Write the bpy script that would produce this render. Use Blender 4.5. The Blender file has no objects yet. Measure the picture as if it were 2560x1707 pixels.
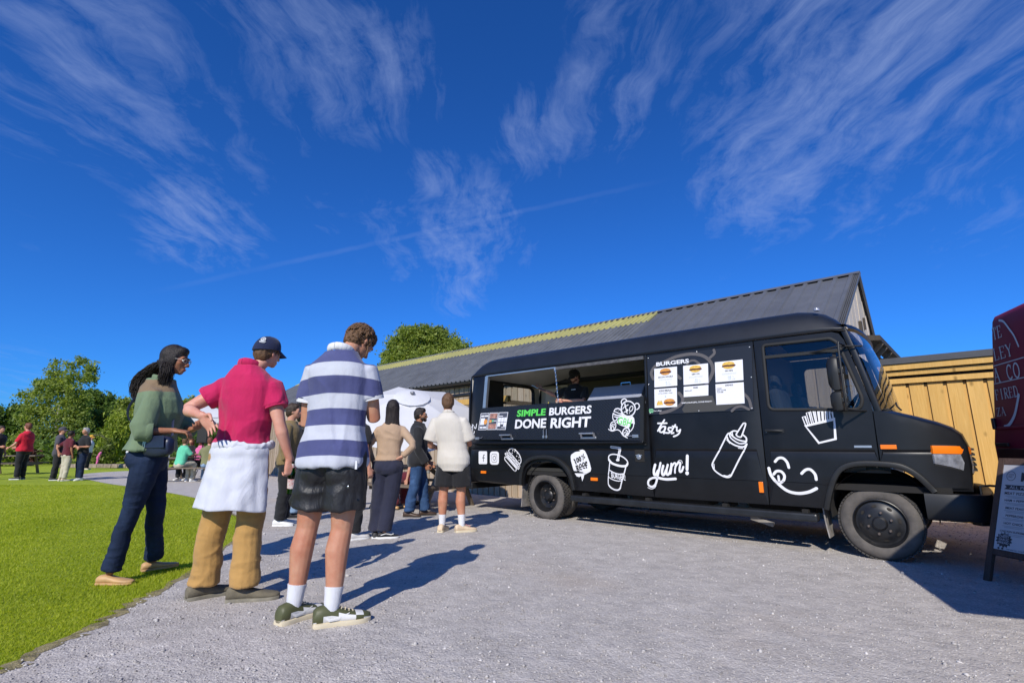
import bpy, bmesh, math, random
import numpy as np
from mathutils import Vector, Matrix
from mathutils.geometry import delaunay_2d_cdt, tessellate_polygon
R = math.radians
SC = bpy.context.scene
COL = SC.collection
random.seed(7)
RNG = np.random.default_rng(7)

# ------------------------------------------------------------ camera
CAM_H = 1.12
cam = bpy.data.cameras.new('camera')
cam.sensor_width = 36.0
cam.lens = 36.0 * 1240.0 / 2560.0
cam.clip_start = 0.05
cam.clip_end = 2000.0
cam_o = bpy.data.objects.new('camera', cam)
COL.objects.link(cam_o)
cam_o.location = (0, 0, CAM_H)
PITCH = math.atan((1115.0 - 853.5) / 1240.0)
cam_o.rotation_euler = (R(90) + PITCH, 0, 0)
SC.camera = cam_o

# ------------------------------------------------------------ sun and sky
SUN_EL = R(37.0)
SUN_AZ = R(16.0)                 # shadows run along (sin az, cos az)
sun = bpy.data.lights.new('sun', 'SUN')
sun.energy = 3.7
sun.angle = R(0.53)
sun.color = (1.0, 0.94, 0.85)
sun_o = bpy.data.objects.new('sun', sun)
COL.objects.link(sun_o)
sd = Vector((math.sin(SUN_AZ) * math.cos(SUN_EL), math.cos(SUN_AZ) * math.cos(SUN_EL), -math.sin(SUN_EL)))
sun_o.rotation_euler = sd.to_track_quat('-Z', 'Y').to_euler()
sun_o.location = (-8, -20, 20)
SC.view_settings.view_transform = 'Standard'
SC.view_settings.look = 'None'
SC.view_settings.exposure = 0.42
SC.view_settings.gamma = 1.0
SC.view_settings.use_curve_mapping = False
SC.cycles.max_bounces = 6
SC.cycles.transparent_max_bounces = 12
SC.cycles.use_denoising = True

world = bpy.data.worlds.new('World')
SC.world = world
world.use_nodes = True


class NT:
    """Small helper for writing node trees as expressions."""
    def __init__(self, tree):
        self.t = tree
        tree.nodes.clear()

    def n(self, typ, ins=None, **kw):
        nd = self.t.nodes.new(typ)
        for k, v in kw.items():
            setattr(nd, k, v)
        for k, v in (ins or {}).items():
            s = nd.inputs[k]
            if isinstance(v, bpy.types.NodeSocket):
                self.t.links.new(v, s)
            else:
                s.default_value = v
        return nd

    def m(self, op, a, b=0.0, c=None, clamp=False):
        ins = {0: a, 1: b}
        if c is not None:
            ins[2] = c
        return self.n('ShaderNodeMath', ins, operation=op, use_clamp=clamp).outputs[0]

    def vm(self, op, a, b=(0, 0, 0), out=0):
        return self.n('ShaderNodeVectorMath', {0: a, 1: b}, operation=op).outputs[out]

    def mix(self, f, a, b, blend='MIX'):
        nd = self.n('ShaderNodeMix', data_type='RGBA', blend_type=blend)
        for i, v in ((0, f), (6, a), (7, b)):
            if isinstance(v, bpy.types.NodeSocket):
                self.t.links.new(v, nd.inputs[i])
            else:
                nd.inputs[i].default_value = v if i == 0 or len(v) == 4 else tuple(v) + (1,)
        return nd.outputs[2]

    def noise(self, vec, scale, detail=4, rough=.55, dist=0.0, out=0):
        return self.n('ShaderNodeTexNoise', {'Vector': vec, 'Scale': scale, 'Detail': detail, 'Roughness': rough,
                                             'Distortion': dist}).outputs[out]

    def maprange(self, v, a, b, c=0.0, d=1.0, smooth=False):
        return self.n('ShaderNodeMapRange', {0: v, 1: a, 2: b, 3: c, 4: d},
                      interpolation_type='SMOOTHSTEP' if smooth else 'LINEAR').outputs[0]

    def ramp(self, f, stops, interp='LINEAR'):
        nd = self.n('ShaderNodeValToRGB', {0: f})
        nd.color_ramp.interpolation = interp
        e = nd.color_ramp.elements
        while len(e) > 1:
            e.remove(e[-1])
        e[0].position = stops[0][0]
        e[0].color = tuple(stops[0][1]) + (1,)
        for p, c in stops[1:]:
            x = e.new(p)
            x.color = tuple(c) + (1,)
        return nd.outputs[0]


def build_sky():
    g = NT(world.node_tree)
    sky = g.n('ShaderNodeTexSky', sky_type='NISHITA', sun_disc=False)
    sky.sun_elevation = SUN_EL
    sky.sun_rotation = R(180) + SUN_AZ
    sky.altitude = 800
    sky.air_density = 1.0
    sky.dust_density = 0.8
    sky.ozone_density = 5.0
    # deep, polarised blue of the photograph
    base = g.mix(1.0, sky.outputs[0], (.14, .47, .95), 'MULTIPLY')
    d = g.n('ShaderNodeTexCoord').outputs['Generated']
    d = g.vm('NORMALIZE', d)
    sep = g.n('ShaderNodeSeparateXYZ', {0: d})
    x, y, z = sep.outputs
    zc = g.m('MAXIMUM', z, 0.03)
    zz = g.m('ADD', zc, 0.12)
    P = g.n('ShaderNodeCombineXYZ', {0: g.m('DIVIDE', x, zz), 1: g.m('DIVIDE', y, zz), 2: 0.0}).outputs[0]
    # feathery fibres: strongly stretched noise on the cloud plane, its direction bent by a slow warp
    warp = g.noise(P, .8, 3, .55, out=1)
    warp = g.vm('MULTIPLY', g.vm('SUBTRACT', warp, (.5, .5, .5)), (.75, .75, 0))
    PW = g.vm('ADD', P, warp)
    fine = g.vm('MULTIPLY', g.vm('SUBTRACT', g.noise(P, 5.0, 3, .6, out=1), (.5, .5, .5)), (.07, .07, 0))
    PW = g.vm('ADD', PW, fine)
    mp = g.n('ShaderNodeMapping', {'Vector': PW, 'Rotation': (0, 0, R(8)), 'Scale': (3.4, .85, 1)}).outputs[0]
    st = g.noise(mp, 3.4, 10, .64)
    mp2 = g.n('ShaderNodeMapping', {'Vector': PW, 'Rotation': (0, 0, R(-24)), 'Scale': (2.0, .9, 1)}).outputs[0]
    st2 = g.noise(mp2, 5.0, 10, .66)
    puff = g.noise(PW, 15.0, 8, .68)
    fea = g.m('ADD', g.m('ADD', g.m('MULTIPLY', st, .5), g.m('MULTIPLY', st2, .3)), g.m('MULTIPLY', puff, .2))
    cov = g.maprange(g.noise(P, .55, 2, .5), .46, .78, .0, .22)
    th = PITCH
    def ray(u, v):
        u, v = u * 1.08844, v * 1.08844
        a = (u - 1280) / 1240.0
        b = (853.5 - v) / 1240.0
        return Vector((a, math.cos(th) - b * math.sin(th), math.sin(th) + b * math.cos(th))).normalized()
    spots = [(1960, 110, 13, 1.0), (1830, 230, 10, .9), (2120, 200, 11, .7), (2280, 40, 10, .8), (1750, 400, 7, .95), (1700, 60, 8, .6), (1430, 60, 6, .75), (1390, 230, 6, .8), (1230, 300, 5, .85),
             (1510, 150, 6, .55), (700, 60, 8, .75), (830, 150, 8, .85), (930, 210, 5, .7), (560, 20, 7, .5), (240, 110, 7, .85), (290, 230, 7, .75), (420, 300, 6, .65), (80, 190, 7, .55), (520, 370, 5, .5),
             (440, 500, 5, .9), (520, 530, 4, .7), (1090, 490, 5, .9), (1040, 540, 4.5, .95), (1070, 610, 4, .9), (1060, 670, 3.2, .8), (1160, 560, 4, .6), (1000, 400, 3.4, .75), (1100, 430, 3.4, .6), (900, 500, 4, .6),
             (700, 262, 4, .55), (2000, 440, 5, .6), (2200, 430, 6, .5), (930, 605, 3, .6), (745, 480, 3, .45), (40, 890, 4, .5)]
    acc = cov
    for u, v, rad, amp in spots:
        c = g.vm('DOT_PRODUCT', d, ray(u, v), out=1)
        k = g.maprange(c, math.cos(R(rad * 1.35)), 1.0, 0.0, amp, True)
        acc = g.m('MAXIMUM', acc, k)
    dens = g.m('MULTIPLY', g.maprange(g.m('ADD', fea, g.m('MULTIPLY', acc, .19)), .585, .84, 0, 1), g.m('ADD', g.m('MULTIPLY', acc, .9), .08), clamp=True)
    # contrail: a thin great-circle line, broken along its length
    a, b = ray(240, 695), ray(1420, 437)
    nrm = a.cross(b).normalized()
    wob = g.m('MULTIPLY', g.m('SUBTRACT', g.noise(d, 30, 3), .5), .006)
    off = g.m('ABSOLUTE', g.m('ADD', g.vm('DOT_PRODUCT', d, nrm, out=1), wob))
    line = g.maprange(off, .0012, .0065, 1, 0, True)
    mid = ray(960, 537)
    along = g.maprange(g.vm('DOT_PRODUCT', d, mid, out=1), math.cos(R(29)), math.cos(R(2)), 0, 1, True)
    brk = g.maprange(g.noise(d, 9, 3), .3, .65, .25, 1)
    trail = g.m('MULTIPLY', g.m('MULTIPLY', line, along), g.m('MULTIPLY', brk, .2))
    dens = g.m('ADD', dens, trail, clamp=True)
    up = g.maprange(z, 0.0, .06)
    dens = g.m('MULTIPLY', g.m('MULTIPLY', dens, up), .5)
    cloud = (2.5, 3.2, 5.2, 1)
    colr = g.mix(dens, base, cloud)
    bg = g.n('ShaderNodeBackground', {'Color': colr, 'Strength': 0.12})
    o = g.n('ShaderNodeOutputWorld', {'Surface': bg.outputs[0]})


build_sky()

# ------------------------------------------------------------ helpers


def link(o):
    COL.objects.link(o)
    return o


def tag(o, label=None, cat=None, group=None, kind=None):
    if label:
        o['label'] = label
    if cat:
        o['category'] = cat
    if group:
        o['group'] = group
    if kind:
        o['kind'] = kind
    return o


def empty(name, loc=(0, 0, 0), rz=0.0, label=None, cat=None, group=None):
    o = bpy.data.objects.new(name, None)
    o.empty_display_size = .1
    link(o)
    o.location = loc
    o.rotation_euler = (0, 0, rz)
    return tag(o, label, cat, group)


def cat_rom(P, n=6, closed=False):
    """Catmull-Rom samples through the points."""
    P = [np.array(p, float) for p in P]
    m = len(P)
    if m < 3 and not closed:
        return [P[0] + (P[-1] - P[0]) * t for t in np.linspace(0, 1, n + 1)]
    out = []
    segs = m if closed else m - 1
    for i in range(segs):
        if closed:
            a, b, c, d = P[(i - 1) % m], P[i], P[(i + 1) % m], P[(i + 2) % m]
        else:
            a, b, c, d = P[max(i - 1, 0)], P[i], P[i + 1], P[min(i + 2, m - 1)]
        for k in range(n):
            t = k / n
            out.append(.5 * (2 * b + (c - a) * t + (2 * a - 5 * b + 4 * c - d) * t * t + (3 * b - a - 3 * c + d) * t ** 3))
    if not closed:
        out.append(P[-1])
    return out


class MB:
    """Collects vertices and faces; build() links them as ONE mesh object."""
    def __init__(self):
        self.v = []
        self.f = []
        self.mi = []
        self.cur = 0

    def face(self, idx):
        self.f.append(tuple(idx))
        self.mi.append(self.cur)

    def add(self, vs, fs):
        b = len(self.v)
        self.v += [tuple(float(c) for c in p) for p in vs]
        for f in fs:
            self.face([b + i for i in f])
        return self

    def box(self, c, s, rot=None):
        c = Vector(c)
        vs = []
        for x in (-.5, .5):
            for y in (-.5, .5):
                for z in (-.5, .5):
                    p = Vector((x * s[0], y * s[1], z * s[2]))
                    if rot is not None:
                        p = rot @ p
                    vs.append(p + c)
        return self.add(vs, [(0, 1, 3, 2), (4, 6, 7, 5), (0, 4, 5, 1), (2, 3, 7, 6), (0, 2, 6, 4), (1, 5, 7, 3)])

    def bar(self, p0, p1, w, h, up=(0, 0, 1)):
        p0, p1 = Vector(p0), Vector(p1)
        d = (p1 - p0).normalized()
        u = Vector(up)
        if abs(d.dot(u)) > .98:
            u = Vector((0, 1, 0))
        s = d.cross(u).normalized()
        u = s.cross(d)
        vs = []
        for p in (p0, p1):
            for a, b in ((-1, -1), (1, -1), (1, 1), (-1, 1)):
                vs.append(p + s * (a * w / 2) + u * (b * h / 2))
        return self.add(vs, [(3, 2, 1, 0), (4, 5, 6, 7), (0, 1, 5, 4), (1, 2, 6, 5), (2, 3, 7, 6), (3, 0, 4, 7)])

    def rings(self, rs, cap0=True, cap1=True, closed=True):
        """Bridges a list of equally long rings of points."""
        b = len(self.v)
        n = len(rs[0])
        for r in rs:
            self.v += [tuple(float(c) for c in p) for p in r]
        for i in range(len(rs) - 1):
            for j in range(n if closed else n - 1):
                k = (j + 1) % n
                self.face((b + i * n + j, b + i * n + k, b + (i + 1) * n + k, b + (i + 1) * n + j))
        if cap0:
            self.face([b + j for j in reversed(range(n))])
        if cap1:
            self.face([b + (len(rs) - 1) * n + j for j in range(n)])
        return self

    def sweep(self, pts, rad, n=10, up=(0, 0, 1), round0=False, round1=False, sup=2.0):
        """Tube through pts; rad per point is r or (r_side, r_up)."""
        P = [np.array(p, float) for p in pts]
        rr = [(r, r) if np.isscalar(r) else tuple(r) for r in rad]
        if len(rr) == 1:
            rr = rr * len(P)
        P2, r2 = list(P), list(rr)
        if round0:
            d = P[0] - P[1]
            d /= np.linalg.norm(d) + 1e-9
            L = min(rr[0])
            P2 = [P[0] + d * L * .98, P[0] + d * L * .8, P[0] + d * L * .45] + P2
            r2 = [tuple(a * .16 for a in rr[0]), tuple(a * .6 for a in rr[0]), tuple(a * .89 for a in rr[0])] + r2
        if round1:
            d = P[-1] - P[-2]
            d /= np.linalg.norm(d) + 1e-9
            L = min(rr[-1])
            P2 = P2 + [P[-1] + d * L * .45, P[-1] + d * L * .8, P[-1] + d * L * .98]
            r2 = r2 + [tuple(a * .89 for a in rr[-1]), tuple(a * .6 for a in rr[-1]), tuple(a * .16 for a in rr[-1])]
        m = len(P2)
        T = []
        for i in range(m):
            t = P2[min(i + 1, m - 1)] - P2[max(i - 1, 0)]
            T.append(t / (np.linalg.norm(t) + 1e-9))
        u = np.array(up, float)
        if abs(u @ T[0]) > .95:
            u = np.array((0, 1, 0) if abs(T[0][1]) < .9 else (1, 0, 0), float)
        rs = []
        for i in range(m):
            u = u - (u @ T[i]) * T[i]
            u /= np.linalg.norm(u) + 1e-9
            s = np.cross(T[i], u)
            ring = []
            for k in range(n):
                a = 2 * math.pi * k / n
                ca, sa = math.cos(a), math.sin(a)
                if sup != 2.0:
                    ca = math.copysign(abs(ca) ** (2 / sup), ca)
                    sa = math.copysign(abs(sa) ** (2 / sup), sa)
                ring.append(P2[i] + s * ca * r2[i][0] + u * sa * r2[i][1])
            rs.append(ring)
        return self.rings(rs)

    def ell(self, c, r, rot=None, nu=12, nv=8):
        rs = []
        for j in range(nv + 1):
            ph = math.pi * (j / nv) * .98 + .01 * math.pi
            ring = []
            for i in range(nu):
                a = 2 * math.pi * i / nu
                p = Vector((r[0] * math.sin(ph) * math.cos(a), r[1] * math.sin(ph) * math.sin(a), -r[2] * math.cos(ph)))
                if rot is not None:
                    p = rot @ p
                ring.append(p + Vector(c))
            rs.append(ring)
        return self.rings(rs)

    def lathe(self, prof, n=24, o=(0, 0, 0), axis='z', cap=True):
        rs = []
        o = Vector(o)
        for r, h in prof:
            ring = []
            for i in range(n):
                a = 2 * math.pi * i / n
                c, s = r * math.cos(a), r * math.sin(a)
                p = {'z': (c, s, h), 'y': (s, h, c), 'x': (h, c, s)}[axis]
                ring.append(Vector(p) + o)
            rs.append(ring)
        return self.rings(rs, cap, cap)

    def prism(self, poly, h0, h1, fn):
        """poly (a,b) extruded from h0 to h1; fn(a,b,h) -> xyz."""
        n = len(poly)
        vs = [fn(a, b, h0) for a, b in poly] + [fn(a, b, h1) for a, b in poly]
        fs = [tuple(reversed(range(n))), tuple(range(n, 2 * n))]
        fs += [(i, (i + 1) % n, n + (i + 1) % n, n + i) for i in range(n)]
        return self.add(vs, fs)

    def mesh(self, name, mats=None, smooth=None):
        me = bpy.data.meshes.new(name)
        me.from_pydata(self.v, [], self.f)
        if mats is not None:
            for m in (mats if isinstance(mats, (list, tuple)) else [mats]):
                me.materials.append(m)
            if any(self.mi):
                me.polygons.foreach_set('material_index', self.mi)
        if smooth is not None:
            me.polygons.foreach_set('use_smooth', [True] * len(me.polygons))
            me.set_sharp_from_angle(angle=R(smooth))
        me.update()
        return me

    def build(self, name, mats=None, parent=None, smooth=None, bevel=0, fixn=False, loc=None):
        me = self.mesh(name, mats, smooth)
        if fixn:
            bm = bmesh.new()
            bm.from_mesh(me)
            bmesh.ops.recalc_face_normals(bm, faces=bm.faces)
            bm.to_mesh(me)
            bm.free()
        o = link(bpy.data.objects.new(name, me))
        if parent is not None:
            o.parent = parent
        if loc is not None:
            o.location = loc
        if bevel:
            b = o.modifiers.new('bevel', 'BEVEL')
            b.width = bevel
            b.segments = 2
            b.limit_method = 'ANGLE'
            b.angle_limit = R(40)
        return o


def raw(name, V, F, mats, parent=None, smooth=False):
    """Fast mesh from numpy arrays; F is (n, 3) or (n, 4)."""
    V = np.asarray(V, np.float32)
    F = np.asarray(F, np.int32)
    me = bpy.data.meshes.new(name)
    me.vertices.add(len(V))
    me.vertices.foreach_set('co', V.ravel())
    k = F.shape[1]
    me.loops.add(F.size)
    me.loops.foreach_set('vertex_index', F.ravel())
    me.polygons.add(len(F))
    me.polygons.foreach_set('loop_start', np.arange(0, F.size, k, dtype=np.int32))
    if smooth:
        me.polygons.foreach_set('use_smooth', np.ones(len(F), bool))
    me.update(calc_edges=True)
    for m in (mats if isinstance(mats, (list, tuple)) else [mats]):
        me.materials.append(m)
    o = link(bpy.data.objects.new(name, me))
    if parent is not None:
        o.parent = parent
    return o


# ------------------------------------------------------------ materials
_MATS = {}


def mat(name, col, rough=.6, metal=0.0, var=.0, vscale=6.0, col2=None, bump=0.0, bscale=60.0, stretch=(1, 1, 1), spec=.5,
        rnd=0.0, coat=0.0, sheen=0.0, dist=0.0, sss=0.0, crease=0.0):
    """Principled with noise-driven colour, per-object tone (rnd) and fine relief."""
    if name in _MATS:
        return _MATS[name]
    m = bpy.data.materials.new(name)
    m.use_nodes = True
    g = NT(m.node_tree)
    co = g.n('ShaderNodeTexCoord').outputs['Object']
    mp = g.n('ShaderNodeMapping', {'Vector': co, 'Scale': stretch}).outputs[0]
    c = tuple(col) + (1,)
    if rnd:
        ri = g.n('ShaderNodeObjectInfo').outputs['Random']
        off = g.n('ShaderNodeCombineXYZ', {0: g.m('MULTIPLY', ri, 37.0), 1: g.m('MULTIPLY', ri, 91.0), 2: g.m('MULTIPLY', ri, 53.0)}).outputs[0]
        mp = g.vm('ADD', mp, off)
    if var or col2:
        nz = g.noise(mp, vscale, 6, .62, dist)
        if col2 is None:
            col2 = tuple(max(0, x * (1 - var)) for x in col)
            c = tuple(min(1, x * (1 + var * .6)) for x in col) + (1,)
        c = g.mix(g.maprange(nz, .34, .66), c, tuple(col2) + (1,))
    if rnd:
        f = g.maprange(ri, 0, 1, 1 - rnd, 1 + rnd)
        c = g.mix(1.0, c, g.n('ShaderNodeCombineColor', {0: f, 1: f, 2: f}).outputs[0], 'MULTIPLY')
    ins = {'Base Color': c, 'Roughness': rough, 'Metallic': metal, 'Specular IOR Level': spec}
    if coat:
        ins['Coat Weight'] = coat
        ins['Coat Roughness'] = .15
    if sheen:
        ins['Sheen Weight'] = sheen
    if sss:
        ins['Subsurface Weight'] = sss
        ins['Subsurface Radius'] = (.012, .004, .002)
        ins['Subsurface Scale'] = 1.0
    if bump:
        bn = g.noise(mp, bscale, 5, .6)
        ins['Normal'] = g.n('ShaderNodeBump', {'Height': bn, 'Strength': bump, 'Distance': .02}).outputs[0]
    if crease:
        cr = g.noise(g.n('ShaderNodeMapping', {'Vector': co, 'Rotation': (.3, .5, .2), 'Scale': (1.2, 1.2, .55)}).outputs[0], 8.5, 3, .5, 1.6)
        cr = g.m('SUBTRACT', 1.0, g.m('MULTIPLY', g.m('ABSOLUTE', g.m('SUBTRACT', cr, .5)), 5.0), clamp=True)
        d2 = {'Height': cr, 'Strength': crease, 'Distance': .03}
        if bump:
            d2['Normal'] = ins['Normal']
        ins['Normal'] = g.n('ShaderNodeBump', d2).outputs[0]
    p = g.n('ShaderNodeBsdfPrincipled', ins)
    g.n('ShaderNodeOutputMaterial', {'Surface': p.outputs[0]})
    _MATS[name] = m
    return m


def glass(name, tint=(.55, .6, .62), rough=.02):
    """Pane: clear tinted transmission under a Fresnel reflection."""
    if name in _MATS:
        return _MATS[name]
    m = bpy.data.materials.new(name)
    m.use_nodes = True
    g = NT(m.node_tree)
    t = g.n('ShaderNodeBsdfTransparent', {'Color': tuple(tint) + (1,)})
    s = g.n('ShaderNodeBsdfGlossy', {'Color': (1, 1, 1, 1), 'Roughness': rough})
    fc = g.n('ShaderNodeLayerWeight', {'Blend': .5}).outputs['Facing']
    fr = g.m('ADD', g.m('MULTIPLY', g.m('POWER', fc, 5.0), .8), .03)
    mx = g.n('ShaderNodeMixShader', {0: fr, 1: t.outputs[0], 2: s.outputs[0]})
    g.n('ShaderNodeOutputMaterial', {'Surface': mx.outputs[0]})
    _MATS[name] = m
    return m


def leaf_mat(name, cols, trans=.35):
    m = bpy.data.materials.new(name)
    m.use_nodes = True
    g = NT(m.node_tree)
    r = g.n('ShaderNodeNewGeometry').outputs['Random Per Island']
    co = g.n('ShaderNodeTexCoord').outputs['Object']
    nz = g.noise(co, .55, 3, .5)
    f = g.m('ADD', g.m('MULTIPLY', r, .6), g.m('MULTIPLY', g.maprange(nz, .3, .7), .4))
    c = g.ramp(f, [(i / (len(cols) - 1), c) for i, c in enumerate(cols)])
    d = g.n('ShaderNodeBsdfPrincipled', {'Base Color': c, 'Roughness': .55, 'Specular IOR Level': .3})
    tc = g.mix(1.0, c, (1.25, 1.3, .45), 'MULTIPLY')
    t = g.n('ShaderNodeBsdfTranslucent', {'Color': tc})
    mx = g.n('ShaderNodeMixShader', {0: trans, 1: d.outputs[0], 2: t.outputs[0]})
    g.n('ShaderNodeOutputMaterial', {'Surface': mx.outputs[0]})
    _MATS[name] = m
    return m


def sstep(a, b, x):
    t = np.clip((np.asarray(x, float) - a) / (b - a), 0, 1)
    return t * t * (3 - 2 * t)


def gz(X, Y):
    """Ground height: the yard rises gently towards the photographer on the lawn side."""
    Y = np.asarray(Y, float)
    a = 9.0 - np.clip(Y, -1, 30)
    soft = np.log1p(np.exp(np.clip(a * 2.0, -30, 30))) / 2.0
    dI = (np.asarray(X, float) - .486) * .661 + (Y - 8.04) * .75      # falls away towards the barn
    return .0145 * soft * (1 - sstep(-.4, 2.6, X)) - .123 * sstep(2.1, 3.2, dI) * (1 - sstep(3.0, 4.4, X))


def gzf(x, y):
    return float(gz(x, y))


def px_ground(u, v):
    """Ground point under a direction measured in the photograph (2352-wide coordinates)."""
    a = (u * 1.08844 - 1280) / 1240.0
    b = (853.5 - v * 1.08844) / 1240.0
    d = np.array((a, math.cos(PITCH) - b * math.sin(PITCH), math.sin(PITCH) + b * math.cos(PITCH)))
    z = 0.0
    for _ in range(8):
        k = (z - CAM_H) / d[2]
        z = gzf(d[0] * k, d[1] * k)
    return np.array((d[0] * k, d[1] * k, z))
# ============================================================ GROUND
def in_poly(px, py, poly):
    poly = np.array(poly)
    inside = np.zeros(len(px), bool)
    j = len(poly) - 1
    for i in range(len(poly)):
        xi, yi = poly[i]
        xj, yj = poly[j]
        c = ((yi > py) != (yj > py)) & (px < (xj - xi) * (py - yi) / (yj - yi + 1e-12) + xi)
        inside ^= c
        j = i
    return inside


def cdt_sheet(name, outline, step, zoff, material, zfn, extra=None, kind='structure', clip=None):
    V = [Vector((p[0], p[1])) for p in outline]
    n = len(V)
    E = [(i, (i + 1) % n) for i in range(n)]
    xs = [p[0] for p in outline]
    ys = [p[1] for p in outline]
    pts = []
    x0, x1, y0, y1 = clip or (min(xs), max(xs), min(ys), max(ys))
    for x in np.arange(x0 + step / 2, x1, step):
        for y in np.arange(y0 + step / 2, y1, step):
            pts.append(Vector((x, y)))
    r = delaunay_2d_cdt(V + pts, E, [], 1, 1e-5)
    vs = [(p.x, p.y, zfn(p.x, p.y) + zoff) for p in r[0]]
    me = bpy.data.meshes.new(name)
    me.from_pydata(vs, [], r[2])
    me.polygons.foreach_set('use_smooth', [True] * len(me.polygons))
    me.materials.append(material)
    bm = bmesh.new()
    bm.from_mesh(me)
    for f in bm.faces:
        if f.normal.z < 0:
            f.normal_flip()
    bm.to_mesh(me)
    bm.free()
    me.update()
    o = link(bpy.data.objects.new(name, me))
    if kind:
        o['kind'] = kind
    return o


def ground_mats():
    m = bpy.data.materials.new('gravel_surface')
    m.use_nodes = True
    g = NT(m.node_tree)
    co = g.n('ShaderNodeTexCoord').outputs['Object']
    v1 = g.n('ShaderNodeTexVoronoi', {'Vector': co, 'Scale': 105.0, 'Randomness': 1.0})
    v2 = g.n('ShaderNodeTexVoronoi', {'Vector': co, 'Scale': 60.0, 'Randomness': 1.0})
    bw = g.n('ShaderNodeSeparateColor', {0: v1.outputs['Color']})
    tone = g.ramp(bw.outputs[0], [(0, (.36, .335, .31)), (.35, (.42, .393, .362)), (.7, (.475, .445, .41)), (.93, (.53, .5, .46)), (1, (.59, .56, .52))])
    big = g.noise(co, .7, 5, .6)
    med = g.noise(co, 5.0, 5, .6)
    tone = g.mix(g.maprange(big, .35, .7, 0, .55), tone, (.42, .39, .36), 'MIX')
    tone = g.mix(1.0, tone, g.ramp(med, [(.25, (.8, .79, .79)), (.7, (1.13, 1.12, 1.12))]), 'MULTIPLY')
    warm = g.maprange(g.noise(co, .33, 4, .6), .54, .7, 0, .5)
    tone = g.mix(warm, tone, (.45, .36, .27))
    h = g.m('ADD', g.m('MULTIPLY', v1.outputs['Distance'], -1.0), g.m('MULTIPLY', v2.outputs['Distance'], -1.1))
    b = g.n('ShaderNodeBump', {'Height': h, 'Strength': .55, 'Distance': .006})
    b2 = g.n('ShaderNodeBump', {'Height': g.noise(co, 9, 4), 'Strength': .35, 'Distance': .05, 'Normal': b.outputs[0]})
    p = g.n('ShaderNodeBsdfPrincipled', {'Base Color': tone, 'Roughness': .9, 'Normal': b2.outputs[0], 'Specular IOR Level': .25})
    g.n('ShaderNodeOutputMaterial', {'Surface': p.outputs[0]})
    _MATS['gravel'] = m

    m = bpy.data.materials.new('lawn_surface')
    m.use_nodes = True
    g = NT(m.node_tree)
    co = g.n('ShaderNodeTexCoord').outputs['Object']
    n1 = g.noise(co, .5, 5, .6)
    n2 = g.noise(g.n('ShaderNodeMapping', {'Vector': co, 'Scale': (1, 1, 1)}).outputs[0], 14, 6, .7)
    c = g.ramp(g.m('ADD', g.m('MULTIPLY', n1, .5), g.m('MULTIPLY', n2, .5)),
               [(.3, (.2, .26, .018)), (.48, (.3, .38, .025)), (.62, (.4, .46, .04)), (.75, (.48, .5, .09))])
    b = g.n('ShaderNodeBump', {'Height': g.noise(co, 60, 5, .7), 'Strength': .9, 'Distance': .03})
    p = g.n('ShaderNodeBsdfPrincipled', {'Base Color': c, 'Roughness': .85, 'Normal': b.outputs[0], 'Specular IOR Level': .2})
    g.n('ShaderNodeOutputMaterial', {'Surface': p.outputs[0]})
    _MATS['lawn'] = m


ground_mats()

LAWN_EDGE_PX = [(0, 1545), (40, 1523), (100, 1490), (160, 1467), (215, 1443), (262, 1412), (312, 1385), (360, 1362), (430, 1320), (490, 1283), (560, 1222),
                (552, 1190), (470, 1150), (390, 1132), (300, 1118), (245, 1110), (205, 1102), (176, 1097), (178, 1092), (205, 1087), (260, 1083), (330, 1080),
                (400, 1077), (440, 1074)]
EDGE = [np.array((-2.25, -2.0)), np.array((-2.3, .8)), np.array((-2.36, 1.8))] + [px_ground(*p)[:2] for p in LAWN_EDGE_PX]
EDGE_S = cat_rom(EDGE, 5)
# a slightly ragged edge
for i, p in enumerate(EDGE_S):
    if 3 < i < 70:
        k = .02 + .004 * max(0, p[1] - 2)
        EDGE_S[i] = p + np.array((math.sin(i * 2.1), math.cos(i * 1.7))) * k
EDGE_A = np.array(EDGE_S)
yard = [tuple(p) for p in EDGE_S] + [(-6, 34), (40, 34), (40, -2)]
# lawn as one sheet out to the horizon
fx = sorted(set(list(np.arange(-30, 12, 1.0)) + [-600, -300, -150, -80, -50, 20, 40, 80, 150, 300, 600]))
fy = sorted(set(list(np.arange(-4, 30, 1.0)) + [-600, -200, -60, -20, 40, 60, 90, 150, 300, 600]))
_g = np.array([(x, y) for y in fy for x in fx])
_in = in_poly(_g[:, 0], _g[:, 1], [tuple(p) for p in cat_rom(EDGE, 2)[2:]] + [(-4, 33), (38, 33), (38, -1)])
vs = [(x, y, gzf(x, y) - (.004 if not k else .0)) for (x, y), k in zip(_g, _in)]
_near = np.array([np.min(np.hypot(EDGE_A[:, 0] - x, EDGE_A[:, 1] - y)) for x, y in _g])
vs = [(x, y, z - (.2 if k and d > 1.6 else 0)) for (x, y, z), k, d in zip(vs, _in, _near)]
nx = len(fx)
fs = [(j * nx + i, j * nx + i + 1, (j + 1) * nx + i + 1, (j + 1) * nx + i) for j in range(len(fy) - 1) for i in range(nx - 1)]
o = raw('lawn', vs, fs, _MATS['lawn'], smooth=True)
o['kind'] = 'structure'
cdt_sheet('gravel_yard', yard, .5, .006, _MATS['gravel'], gzf, clip=(-12, 12, -2, 22))

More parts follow.
